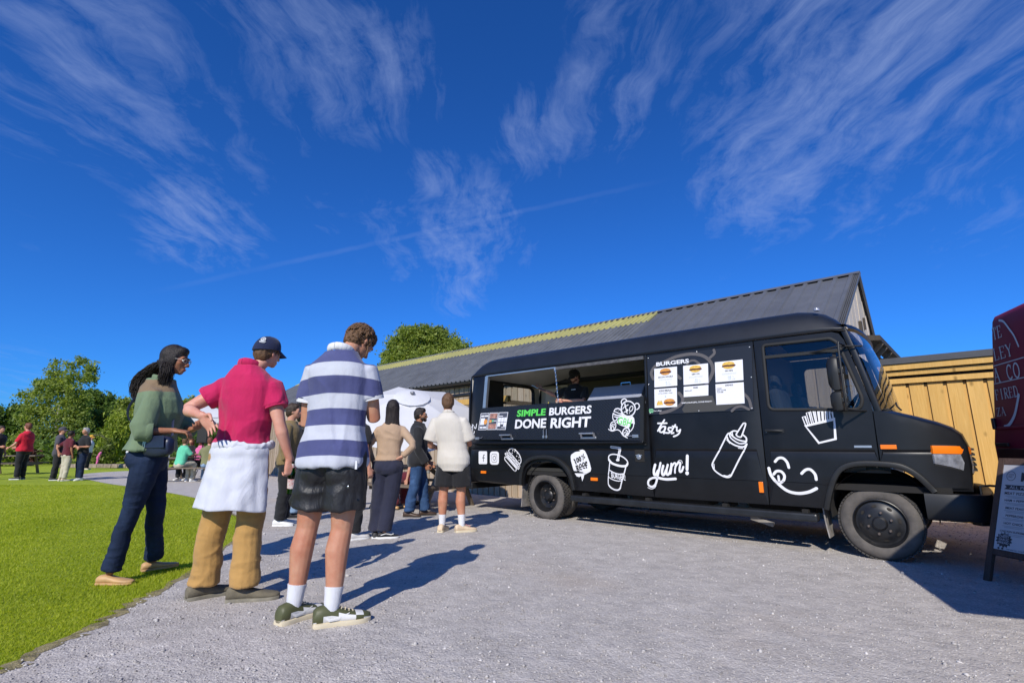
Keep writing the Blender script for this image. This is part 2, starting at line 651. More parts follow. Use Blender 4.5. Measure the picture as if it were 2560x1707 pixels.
# brown soil lip between lawn and gravel
mat('soil', (.3, .25, .12), .95, var=.5, vscale=18, bump=.8, bscale=90)
mb = MB()
rows = []
for i, p in enumerate(EDGE_S[:75]):
    q0, q1 = EDGE_S[max(i - 1, 0)], EDGE_S[min(i + 1, len(EDGE_S) - 1)]
    d = (q1 - q0) / (np.linalg.norm(q1 - q0) + 1e-9)
    nn = np.array((-d[1], d[0]))
    w1 = .035 + .03 * math.sin(i * 1.3) + .02 * math.sin(i * 3.7)
    w2 = .03 + .025 * math.sin(i * 2.3 + 1)
    a, b = p + nn * w2, p - nn * w1
    rows.append([(a[0], a[1], gzf(*a) + .010), (p[0], p[1], gzf(*p) + .011), (b[0], b[1], gzf(*b) + .008)])
mb.rings(rows, False, False, closed=False)
o = mb.build('soil_edge', _MATS['soil'], smooth=60)
o['kind'] = 'structure'


# loose stones lying on the yard (uncountable)
def scatter_stones(n, seed=3):
    r = np.random.default_rng(seed)
    Y = 1.25 + (r.random(n) ** 1.7) * 8.5
    X = (r.random(n) * 2 - 1) * (Y * 1.06 + .3)
    ok = in_poly(X, Y, yard)
    X, Y = X[ok], Y[ok]
    n = len(X)
    s = .0026 * np.exp(r.normal(0, .45, n)) * (1 + .07 * Y)
    base = np.array([(1, 0, 0), (-1, 0, 0), (0, 1, 0), (0, -1, 0), (0, 0, 1), (0, 0, -1)], float)
    fac = np.array([(0, 2, 4), (2, 1, 4), (1, 3, 4), (3, 0, 4), (2, 0, 5), (1, 2, 5), (3, 1, 5), (0, 3, 5)])
    jit = base[None] * (1 + r.normal(0, .18, (n, 6, 1))) + r.normal(0, .16, (n, 6, 3))
    sc = np.stack([s * (1 + r.random(n) * .7), s * (1 + .3 * r.random(n)), s * (.55 + .4 * r.random(n))], 1)
    P = jit * sc[:, None, :]
    a = r.random(n) * 6.283
    c, d = np.cos(a)[:, None], np.sin(a)[:, None]
    x = P[..., 0] * c - P[..., 1] * d
    y = P[..., 0] * d + P[..., 1] * c
    V = np.stack([x + X[:, None], y + Y[:, None], P[..., 2] + (gz(X, Y) + .006 + s * .25)[:, None]], -1).reshape(-1, 3)
    F = (fac[None] + (np.arange(n) * 6)[:, None, None]).reshape(-1, 3)
    m = bpy.data.materials.new('loose_stone')
    m.use_nodes = True
    g = NT(m.node_tree)
    ri = g.n('ShaderNodeNewGeometry').outputs['Random Per Island']
    c = g.ramp(ri, [(0, (.28, .26, .24)), (.4, (.4, .375, .35)), (.75, (.47, .445, .415)), (.95, (.54, .51, .48)), (1, (.64, .61, .58))])
    p = g.n('ShaderNodeBsdfPrincipled', {'Base Color': c, 'Roughness': .85, 'Specular IOR Level': .3})
    g.n('ShaderNodeOutputMaterial', {'Surface': p.outputs[0]})
    o = raw('gravel_stones', V, F, m)
    tag(o, 'loose pale grey gravel scattered over the yard in front of the van', 'gravel', kind='stuff')


scatter_stones(62000)


def scatter_grass(n, seed=5):
    r = np.random.default_rng(seed)
    Y = 1.2 + (r.random(n) ** 1.5) * 14
    X = -2.2 - (r.random(n) ** 1.15) * (Y * .95 + .6 - 1.6).clip(.2)
    ok = ~in_poly(X, Y, yard) & (X > -1.1 * Y - .5)
    X, Y = X[ok], Y[ok]
    n = len(X)
    h = (.013 + .014 * r.random(n)) * (1 + .25 * np.sin(X * 3.1 + Y * 2.3))
    w = .0013 + .001 * r.random(n) + .0005 * Y
    a = r.random(n) * 6.283
    lean = .006 + .014 * r.random(n)
    la = r.random(n) * 6.283
    dx, dy = np.cos(a) * w, np.sin(a) * w
    z0 = gz(X, Y) - .004
    mx, my = np.cos(la) * lean, np.sin(la) * lean
    V = np.stack([np.stack([X - dx, Y - dy, z0], -1), np.stack([X + dx, Y + dy, z0], -1), np.stack([X + mx, Y + my, z0 + h], -1)], 1).reshape(-1, 3)
    F = (np.arange(n) * 3)[:, None] + np.array([[0, 1, 2]])
    m = leaf_mat('grass_blade', [(.2, .25, .018), (.37, .43, .03), (.5, .54, .05), (.62, .6, .14)], .6)
    o = raw('grass', V, F, m)
    tag(o, 'short bright green mown grass of the lawn beside the gravel', 'grass', kind='stuff')


scatter_grass(240000)

# ============================================================ BARN
BA = R(-43)
BB = np.array((math.cos(BA), math.sin(BA), 0))
BN = np.array((-BB[1], BB[0], 0))
BP = np.array((-.4, 11.9, 0))
S0, S1 = -15.6, 7.11


def wood(name, col, col2, rnd=.25, knots=True, rough=.75):
    """Sawn boards: long grain, knots, per-board tone."""
    m = bpy.data.materials.new(name)
    m.use_nodes = True
    g = NT(m.node_tree)
    co = g.n('ShaderNodeTexCoord').outputs['Object']
    ri = g.n('ShaderNodeObjectInfo').outputs['Random']
    off = g.n('ShaderNodeCombineXYZ', {0: g.m('MULTIPLY', ri, 37.0), 1: g.m('MULTIPLY', ri, 91.0), 2: g.m('MULTIPLY', ri, 53.0)}).outputs[0]
    p = g.vm('ADD', co, off)
    gr = g.noise(g.n('ShaderNodeMapping', {'Vector': p, 'Scale': (22, 22, 1.1)}).outputs[0], 1.6, 6, .65, 1.2)
    br = g.noise(g.n('ShaderNodeMapping', {'Vector': p, 'Scale': (4, 4, .9)}).outputs[0], 1.3, 3, .5)
    c = g.mix(g.maprange(gr, .3, .7), tuple(col), tuple(col2))
    c = g.mix(g.maprange(br, .35, .75, 0, .6), c, tuple(x * .72 for x in col))
    f = g.maprange(ri, 0, 1, 1 - rnd, 1 + rnd)
    c = g.mix(1.0, c, g.n('ShaderNodeCombineColor', {0: f, 1: f, 2: g.m('POWER', f, 1.25)}).outputs[0], 'MULTIPLY')
    if knots:
        v = g.n('ShaderNodeTexVoronoi', {'Vector': g.n('ShaderNodeMapping', {'Vector': p, 'Scale': (1.0, 1.0, .55)}).outputs[0], 'Scale': 5.2})
        k = g.maprange(v.outputs['Distance'], .05, .16, .75, 0.0)
        c = g.mix(k, c, tuple(x * .36 for x in col2))
    b = g.n('ShaderNodeBump', {'Height': gr, 'Strength': .35, 'Distance': .01})
    pr = g.n('ShaderNodeBsdfPrincipled', {'Base Color': c, 'Roughness': rough, 'Normal': b.outputs[0], 'Specular IOR Level': .25})
    g.n('ShaderNodeOutputMaterial', {'Surface': pr.outputs[0]})
    _MATS[name] = m
    return m


wood('weathered_board', (.43, .34, .245), (.31, .24, .17), .22)
wood('gable_board', (.66, .57, .48), (.52, .44, .36), .1)
wood('fresh_board', (.66, .41, .13), (.54, .31, .08), .14)
wood('table_wood', (.2, .155, .115), (.13, .1, .075), .15, False)
wood('dark_timber', (.07, .058, .048), (.045, .037, .03), .1, False)
mat('roof_steel', (.1, .104, .116), .5, var=.14, vscale=1.6, spec=.5, rnd=.05)
mat('roof_steel_old', (.125, .13, .14), .55, var=.22, vscale=2.2, spec=.45, rnd=.05)
mat('ridge_lichen', (.4, .37, .12), .8, col2=(.3, .29, .13), vscale=3.0, rnd=.06)
mat('black_plastic', (.012, .012, .013), .45)
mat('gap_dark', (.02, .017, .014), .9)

BK_S = 1.11
CAMP = np.array((0, 0, CAM_H))
barn = empty('barn', tuple(CAMP + (BP - CAMP) * BK_S), BA, 'long timber clad barn with grey metal roof and yellowed ridge sheets behind the van', 'barn')
barn.scale = (BK_S,) * 3
# local axes: x along the front wall (towards the near gable), y into the building
ES, RS = (-.15, 2.72), (2.55, 4.31)        # eave and ridge (y, z)
BK = (3.75, 2.72)                          # back eave
m = MB()
m.box(((S0 + S1) / 2, .06, 1.33), (S1 - S0, .08, 2.66))
m.build('wall', _MATS['gap_dark'], barn)
pl = MB().box((0, 0, 0), (.145, .024, 2.64)).mesh('plank', _MATS['weathered_board'])
k = 0
x = S0 + .08
while x < S1 - .05:
    o = link(bpy.data.objects.new('plank', pl))
    o.parent = barn
    o.location = (x, -.012 + random.uniform(-.003, .003), 1.33 + random.uniform(-.012, .01))
    o.rotation_euler = (0, random.uniform(-.003, .003), 0)
    x += .186
# under boards between the outer planks: one ribbed part
m = MB()
x = S0 + .08 + .093
while x < S1 - .1:
    m.box((x, .012, 1.32), (.1, .018, 2.6))
    x += .186
o = m.build('under_boards', _MATS['weathered_board'], barn)
o['kind'] = 'stuff'
# gable wall (near end)
mb = MB()
gab = [(0.0, 0), (BK[0] - .1, 0), (BK[0] - .1, 2.75), (RS[0], 4.2), (0.0, 2.72)]
mb.prism(gab, S1 - .12, S1 - .07, lambda a, b, h: (h, a, b))
mb.build('gable_wall', _MATS['gap_dark'], barn)


def roof_z(y):
    if y <= RS[0]:
        return ES[1] + (y - ES[0]) / (RS[0] - ES[0]) * (RS[1] - ES[1])
    return RS[1] + (y - RS[0]) / (BK[0] - RS[0]) * (BK[1] - RS[1])


y = 0.0
while y < BK[0] - .25:
    w = .19
    y0, y1 = y + .004, y + w - .004
    zs = [roof_z(y0) - .07, roof_z((y0 + y1) / 2) - .07, roof_z(y1) - .07]
    poly = [(y0, .0), (y1, .0), (y1, zs[2]), ((y0 + y1) / 2, zs[1]), (y0, zs[0])]
    dz = random.uniform(0, .014)
    b = MB().prism(poly, S1 - .07, S1 - .045 + dz, lambda a, c, h: (h, a, c)).build('gable_plank', _MATS['gable_board'], barn)
    y += w


def roof_sheet(name, x0, x1, u0, u1, material, ribs=5, lift=0.0, side=0):
    """A box-profile sheet from slope fraction u0 (eave=0) to u1 (ridge=1)."""
    A, Bq = (ES, RS) if side == 0 else (BK, RS)
    n = ribs
    prof = []
    pw = (x1 - x0) / n
    for i in range(n):
        s = x0 + i * pw
        prof += [(s, 0), (s + pw * .60, 0), (s + pw * .68, .032), (s + pw * .90, .032), (s + pw * .98, 0)]
    prof.append((x1, 0))
    dy, dz = Bq[0] - A[0], Bq[1] - A[1]
    L = math.hypot(dy, dz)
    ny, nz = -dz / L, dy / L
    if nz < 0:
        ny, nz = -ny, -nz
    rows = []
    for th in (0.0, -.006):
        for u in ((u0, u1) if th == 0 else (u1, u0)):
            rows.append([(s, A[0] + dy * u + ny * (h + th + lift), A[1] + dz * u + nz * (h + th + lift)) for s, h in prof])
    mb = MB()
    mb.rings(rows + [rows[0]], False, False, closed=False)
    return mb.build(name, material, barn)


x = S0 - .15
seam = 3.05
while x < S1:
    far = x < seam - .01
    x2 = min(x + 1.0, seam if far else S1 + .03)
    if far:
        roof_sheet('roof_sheet', x, x2 + .02, 0, .80, _MATS['roof_steel_old'], 6, 0.002 * random.random())
        roof_sheet('ridge_sheet', x, x2 + .02, .775, .995, _MATS['ridge_lichen'], 6, .012)
    else:
        roof_sheet('roof_sheet', x, x2 + .02, 0, .995, _MATS['roof_steel'], 4, 0.002 * random.random())
    x = x2
roof_sheet('back_roof', S0 - .1, S1 + .03, 0, .995, _MATS['roof_steel'], 90, 0, 1)
# ridge cap
m = MB()
for sy in (-1, 1):
    A = ES if sy < 0 else BK
    dy, dz = A[0] - RS[0], A[1] - RS[1]
    L = math.hypot(dy, dz)
    p = (RS[0] + dy / L * .13, RS[1] + dz / L * .13 + .045)
    m.add([(S0 - .16, RS[0], RS[1] + .05), (S1 + .035, RS[0], RS[1] + .05), (S1 + .035, p[0], p[1]), (S0 - .16, p[0], p[1])], [(0, 1, 2, 3) if sy < 0 else (3, 2, 1, 0)])
m.build('ridge_cap', _MATS['roof_steel'], barn)
# bargeboards on the near verge, gutter and fascia
for A, nm in ((BK, 'bargeboard'),):
    mb = MB()
    mb.bar((S1 + .02, A[0], A[1] - .02), (S1 + .02, RS[0], RS[1] - .0), .03, .07, up=(0, 0, 1))
    mb.build(nm, _MATS['roof_steel'], barn)
m = MB()
ring = []
rows = []
for x in np.linspace(S0 - .1, S1 + .1, 24):
    rows.append([(x, ES[0] - .05 + .062 * math.cos(a), ES[1] - .03 + .062 * math.sin(a)) for a in np.linspace(math.pi, 2 * math.pi, 9)]
                + [(x, ES[0] - .05 + .055 * math.cos(a), ES[1] - .03 + .055 * math.sin(a)) for a in np.linspace(2 * math.pi, math.pi, 9)])
m.rings(rows)
m.build('gutter', _MATS['black_plastic'], barn, smooth=40)
m = MB()
m.box(((S0 + S1) / 2, ES[0] + .04, ES[1] - .05), (S1 - S0 + .1, .03, .14))
m.box(((S0 + S1) / 2, -.07, ES[1] - .115), (S1 - S0 + .1, .14, .02))
m.build('fascia', _MATS['dark_timber'], barn)
gb = MB().box((0, 0, 0), (.03, .03, .1)).mesh('gutter_bracket', _MATS['black_plastic'])
x = S0 + .3
while x < S1:
    o = link(bpy.data.objects.new('gutter_bracket', gb))
    o.parent = barn
    o.location = (x, ES[0] - .045, ES[1] - .06)
    x += .93
# downpipe at the far end of the wall
MB().sweep([(S0 + .25, -.1, 2.6), (S0 + .25, -.06, 2.45), (S0 + .25, -.06, .1)], [.035], 8).build('downpipe', _MATS['black_plastic'], barn, smooth=40)
# canopy on the near gable with its struts
m = MB()
m.prism([(0, 0), (.24, -.02), (.24, .07), (0, .10)], 2.25, 5.6, lambda a, b, h: (S1 - .02 + a, h, 2.97 + b + (h - 2.0) * .0))
can = m.build('canopy', _MATS['dark_timber'], barn)
for yy in (2.6, 3.1, 3.8):
    MB().bar((S1 - .03, yy, 2.7), (S1 + .2, yy, 2.95), .05, .06).build('canopy_strut', _MATS['table_wood'], barn)
m = MB()
m.box((S1 - .1, 4.65, 1.5), (.05, 1.95, 3.0))
m.build('shade_toned_wall', _MATS['dark_timber'], barn)  # boards under the canopy, the dark interior's shade put into their colour
# small dark hatch and hook on the gable boards
MB().box((S1 - .02, 2.62, 3.35), (.03, .06, .22)).build('latch_block', _MATS['dark_timber'], barn)
MB().box((S1 - .02, 2.1, 3.2), (.05, .09, .2)).build('hinge_block', _MATS['dark_timber'], barn)

# ============================================================ GOLDEN SHED
shed_o = BP + BB * 7.27 + BN * 1.86
shed = empty('timber_shed', tuple(shed_o), BA, 'new golden timber shed of upright boards under a dark flat roof edge', 'shed')
L = 3.6
m = MB()
m.box((L / 2 + .12, .09, 1.07), (L - .2, .06, 2.14))
m.build('backing', _MATS['gap_dark'], shed)
x = .24
wp = MB().box((0, 0, 0), (.185, .024, 2.12)).mesh('board', _MATS['fresh_board'])
np_ = MB().box((0, 0, 0), (.115, .022, 2.12)).mesh('under_board', _MATS['fresh_board'])
while x < L - .1:
    o = link(bpy.data.objects.new('board', wp))
    o.parent = shed
    o.location = (x, random.uniform(-.004, .003), 1.075)
    o.rotation_euler = (0, random.uniform(-.002, .002), 0)
    o = link(bpy.data.objects.new('under_board', np_))
    o.parent = shed
    o.location = (x + .118, .028, 1.07)
    x += .2315
for nm, x0, y, z0, z1 in (('fascia_board', .0, -.13, 2.335, 2.425), ('fascia_board', .05, -.085, 2.245, 2.318), ('fascia_board', .09, -.045, 2.12, 2.2)):
    MB().box(((L + x0) / 2, y, (z0 + z1) / 2), (L - x0, .03, z1 - z0)).build(nm, _MATS['fresh_board'], shed)
    MB().box((x0 + .014, y + .8, (z0 + z1) / 2), (.028, 1.57, z1 - z0)).build('side_fascia', _MATS['weathered_board'], shed)
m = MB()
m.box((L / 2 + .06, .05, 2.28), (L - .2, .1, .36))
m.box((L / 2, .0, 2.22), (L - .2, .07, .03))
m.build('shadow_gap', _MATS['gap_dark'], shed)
MB().box((L / 2 - .03, .72, 2.482), (L + .08, 1.78, .1)).build('roof_edge', mat('roof_felt', (.06, .062, .068), .6, var=.2, vscale=5), shed)
sp = MB().box((0, 0, 0), (.024, .17, 2.1)).mesh('side_board', _MATS['weathered_board'])
for i in range(8):
    o = link(bpy.data.objects.new('side_board', sp))
    o.parent = shed
    o.location = (.135, .11 + i * .19, 1.06)
m = MB()
m.box((L / 2, 1.6, 1.1), (L - .3, .05, 2.2))
m.build('back_wall', _MATS['fresh_board'], shed)

# ============================================================ TREES
leaf_mat('leaf_birch', [(.12, .165, .04), (.2, .26, .055), (.29, .35, .075), (.38, .42, .1)], .45)
leaf_mat('leaf_dark', [(.05, .09, .02), (.09, .15, .03), (.14, .21, .04), (.2, .27, .055)], .38)
leaf_mat('leaf_olive', [(.07, .1, .02), (.12, .16, .03), (.18, .22, .04), (.24, .28, .055)], .36)
leaf_mat('leaf_willow', [(.14, .19, .024), (.23, .29, .036), (.32, .38, .05), (.4, .44, .07)], .4)
leaf_mat('leaf_red', [(.05, .02, .018), (.1, .035, .03), (.15, .06, .04)], .25)
mat('bark', (.12, .095, .075), .9, var=.5, vscale=7, bump=.6, bscale=20, stretch=(3, 3, .6))
mat('bark_birch', (.45, .43, .4), .8, col2=(.2, .18, .16), vscale=5, stretch=(1, 1, 4))


def at(u, Y):
    """World x for a photo column (full-size pixels) at depth Y."""
    return (u - 1280) / 1240.0 * Y * .99


def zt(v, Y):
    a = (853.5 - v) / 1240.0
    return CAM_H + Y * (math.sin(PITCH) + a * math.cos(PITCH)) / (math.cos(PITCH) - a * math.sin(PITCH))


def leaves(centers, radii, n, size, rng, droop=0.0):
    """Leaf-sized quads through the volume of ellipsoid clumps."""
    C_ = np.array(centers, float)
    Rr = np.array(radii, float)
    w = Rr[:, 0] * Rr[:, 2]
    idx = rng.choice(len(C_), n, p=w / w.sum())
    d = rng.normal(0, 1, (n, 3))
    d /= np.linalg.norm(d, axis=1)[:, None]
    rad = rng.random(n) ** .42
    # bunch the leaves round sub-clump centres for light and dark masses
    P = C_[idx] + d * Rr[idx] * rad[:, None]
    k = max(30, n // 55)
    sub = P[rng.choice(n, k, replace=False)]
    own = rng.integers(0, k, n)
    P2 = sub[own] + rng.normal(0, 1, (n, 3)) * size * np.array((1.7, 1.7, 1.25))
    mixm = rng.random(n) < .78
    P = np.where(mixm[:, None], P2, P)
    s = size * (.55 + .9 * rng.random(n))
    a = rng.normal(0, 1, (n, 3))
    a[:, 2] -= droop
    a /= np.linalg.norm(a, axis=1)[:, None]
    b = np.cross(a, rng.normal(0, 1, (n, 3)))
    b /= np.linalg.norm(b, axis=1)[:, None]
    A, B_ = a * s[:, None], b * (s * .55)[:, None]
    V = np.stack([P - A, P + B_ * .8 - A * .1, P + A, P - B_ * .8 - A * .1], 1).reshape(-1, 3)
    F = (np.arange(n) * 4)[:, None] + np.array([[0, 1, 2, 3]])
    return V, F


def tree(name, label, Y, blobs, trunk, n, size, lm, bark='bark', cat='tree', group=None, droop=0.0, depth=.8, seed=1, src=(1, 0, 0)):
    """blobs: (u, v, r) measured in the photograph, mapped to world clumps at depth Y."""
    rng = np.random.default_rng(seed)
    sc, ox, oy = src
    cs, rs = [], []
    for u, v, r in blobs:
        fu, fv, fr = ox + u * sc, oy + v * sc, r * sc
        rw = fr / 1240.0 * Y
        dy = rng.normal(0, .35) * rw
        cs.append((at(fu, Y), Y + dy, zt(fv, Y)))
        rs.append((rw, rw * depth, rw))
    bx, hgt_, tr = trunk
    x0 = at(ox + bx * sc, Y)
    root = empty(name, (x0, Y, 0), 0, label, cat, group)
    cs = [(c[0] - x0, c[1] - Y, c[2]) for c in cs]
    V, F = leaves(cs, rs, n, size, rng, droop)
    raw('crown', V, F, _MATS[lm], root)
    m = MB()
    top = max(c[2] for c in cs) * .8
    top = min(top, hgt_) if hgt_ else top
    m.sweep([(0, 0, -.1), (.05 * tr, 0, top * .3), (-.3 * tr, .1 * tr, top * .65), (.2 * tr, 0, top)], [tr, tr * .8, tr * .5, tr * .18], 9)
    m.build('trunk', _MATS[bark], root, smooth=50)
    big = sorted(range(len(cs)), key=lambda i: -rs[i][0])[:7]
    for i in big:
        c = cs[i]
        z0 = max(.25 * top, min(top * .8, c[2] - .9 * math.hypot(c[0], c[1]) - rs[i][0] * .3))
        p0 = np.array((0, 0, z0))
        p2 = np.array(c)
        p1 = (p0 + p2) / 2 + np.array((0, 0, .1 * rs[i][0]))
        MB().sweep([p0, p1, p2], [tr * .4, tr * .28, tr * .1], 6).build('limb', _MATS[bark], root, smooth=50)
    return root


Z2 = (1 / 3.734, 0, 840)
TG = 'trees bordering the lawn'
tree('birch_tree', 'tall birch with three leafy spires rising above the lawn', 38,
     [(640, 250, 58), (655, 210, 30), (600, 340, 95), (440, 275, 48), (385, 370, 90), (330, 310, 34), (770, 290, 58), (800, 250, 34), (765, 400, 92), (500, 450, 130), (300, 470, 78), (225, 560, 68), (175, 525, 26), (640, 520, 140), (400, 610, 150), (700, 640, 130), (550, 760, 175), (330, 760, 125), (740, 790, 120), (450, 950, 165), (650, 960, 150), (300, 950, 115), (500, 1100, 120), (690, 1090, 90)],
     (540, 7.0, .16), 23625, 0.105, 'leaf_birch', 'bark_birch', group=TG, seed=2, src=Z2)
tree('oak_tree', 'broad dark green tree at the far edge of the lawn, behind the person in red', 46,
     [(100, 720, 88), (0, 780, 110), (180, 820, 95), (60, 900, 125), (-90, 760, 110), (150, 960, 90), (-40, 1000, 120), (60, 1060, 90), (-160, 900, 120)],
     (40, 4.5, .28), 24500, 0.154, 'leaf_dark', group=TG, seed=3, src=Z2)
tree('ash_tree', 'rounded dark tree on the slope just right of the tall birch', 50,
     [(860, 580, 72), (800, 560, 40), (930, 640, 90), (1000, 720, 90), (880, 760, 120), (1060, 750, 74), (960, 870, 125), (850, 940, 120), (1060, 880, 90), (1120, 720, 40)],
     (930, 5.5, .26), 24500, 0.161, 'leaf_dark', group=TG, seed=4, src=Z2)
tree('hawthorn_tree', 'olive green bushy tree in front of the dark round one', 42,
     [(830, 800, 80), (900, 760, 60), (960, 830, 90), (860, 910, 100), (970, 940, 90), (800, 1000, 90), (900, 1040, 90)],
     (880, 3.0, .15), 15750, 0.126, 'leaf_olive', group=TG, seed=5, src=Z2)
tree('willow_tree', 'yellow green weeping willow beside the woman in the sage shirt', 34,
     [(1120, 790, 70), (1080, 880, 80), (1150, 940, 90), (1050, 1010, 60), (1130, 1060, 90), (1200, 860, 80), (1090, 1110, 60), (1240, 980, 90)],
     (1130, 3.4, .13), 21000, 0.112, 'leaf_willow', droop=1.6, group=TG, seed=6, src=Z2)
tree('alder_tree', 'thin topped tree showing just behind the woman in the sage shirt', 44,
     [(1160, 620, 40), (1170, 680, 60), (1220, 740, 90), (1150, 770, 70), (1300, 800, 110), (1280, 920, 120)],
     (1220, 4.5, .16), 14000, 0.140, 'leaf_birch', group=TG, seed=7, src=Z2)
tree('sycamore_tree', 'leafy green tree above the white gazebo, seen past the bent arm', 42,
     [(1700, 700, 75), (1760, 640, 58), (1820, 615, 48), (1680, 790, 95), (1850, 730, 90), (1960, 720, 85), (2060, 690, 62), (1780, 830, 110), (1930, 850, 110), (1620, 860, 90), (2130, 760, 90), (2080, 880, 110), (1560, 800, 80), (1450, 850, 100), (1500, 950, 110)],
     (1850, 5.0, .22), 26250, 0.140, 'leaf_birch', group=TG, seed=8, src=Z2)
tree('shade_tree', 'dark tree behind the loudspeaker under the gazebo', 38,
     [(1700, 1000, 90), (1830, 960, 90), (1960, 980, 100), (2080, 1000, 100), (1880, 1080, 90), (2000, 1090, 90), (1600, 1040, 90), (2180, 1060, 100), (1470, 1050, 90)],
     (1850, 2.6, .18), 19250, 0.126, 'leaf_dark', group=TG, seed=9, src=Z2)
D1 = (1.08844, 0, 0)
tree('round_oak_tree', 'round green tree standing behind the barn roof', 52,
     [(965, 768, 26), (930, 775, 28), (1000, 775, 26), (905, 795, 26), (1035, 790, 24), (950, 800, 38), (1000, 805, 40), (1060, 806, 20), (888, 820, 22), (915, 825, 32), (1075, 818, 16), (1040, 825, 34), (970, 840, 48), (1020, 850, 48), (900, 850, 34), (1080, 850, 30)],
     (975, 9.0, .42), 42000, .16, 'leaf_birch', seed=10, src=D1)

# hedge along the back of the lawn
rng = np.random.default_rng(21)
hx = np.linspace(-110, -4, 110)
cs = [(x, 34.5 + .5 * math.sin(x * .9), .75 + .3 * math.sin(x * 1.7 + 1) + .2 * math.sin(x * .6)) for x in hx]
rs = [(1.1, .8, .95 + .25 * math.sin(i * 1.9)) for i in range(len(cs))]
V, F = leaves(cs, rs, 42000, .15, rng)
tag(raw('hedge', V, F, _MATS['leaf_dark']), 'low dark hedge running along the far side of the lawn', 'hedge')
for nm, lab, u, v, Y, r, n, lm in (('flowering_shrub', 'pale cream flowering shrub at the far left lawn edge', 30, 1075, 29, .75, 2500, 'leaf_willow'),
                                  ('copper_shrub', 'dark red leaved shrub between the red top and the man in the cap', 300, 1110, 30, .55, 2200, 'leaf_red'),
                                  ('box_shrub', 'small green shrub under the willow branches', 1010, 1120, 31, .6, 2200, 'leaf_olive')):
    fu = u / 3.734
    x0 = at(fu, Y)
    cs = [(-.35 * r, 0, r * .7), (.3 * r, .1, r * .75), (0, -.1, r * 1.05)]
    sh = empty(nm, (x0, Y, 0), 0, lab, 'shrub')
    V, F = leaves(cs, [(r * .75, r * .6, r * .7)] * 3, n, .1, rng)
    raw('foliage', V, F, _MATS[lm], sh)
    MB().sweep([(0, 0, -.05), (.02, 0, r * .8)], [.04, .015], 6).build('stem', _MATS['bark'], sh)

# arched garden hoop with climbers, low stone wall, pale leaning stone
arch = empty('garden_arch', (at(940 / 3.734, 31), 31, 0), R(10), 'leafy garden arch at the back of the lawn', 'arch')
pts = [(-.75, 0, 0), (-.75, 0, 1.0), (-.5, 0, 1.55), (0, 0, 1.8), (.5, 0, 1.55), (.75, 0, 1.0), (.75, 0, 0)]
MB().sweep(cat_rom(pts, 5), [.04], 6).build('hoop', _MATS['bark'], arch)
V, F = leaves([tuple(p) for p in cat_rom(pts, 3)], [(.16, .16, .16)] * len(cat_rom(pts, 3)), 1500, .06, rng)
raw('climber', V, F, _MATS['leaf_olive'], arch)
mat('stone', (.3, .235, .17), .9, var=.4, vscale=4, bump=.6, bscale=18, rnd=.2)
wall = empty('stone_wall', (at(262, 27), 27, 0), R(-4), 'low stone retaining wall at the end of the gravel path', 'wall')
sx = -2.3
row = 0
for row in range(1):
    sx = -2.2 + .1 * row
    while sx < 2.1:
        w = random.uniform(.28, .46)
        mb = MB().box((0, 0, 0), (w - .02, .3, .2))
        st = mb.build('stone', _MATS['stone'], wall, bevel=.025)
        st.location = (sx + w / 2, random.uniform(-.015, .015), .1 + row * .21)
        sx += w
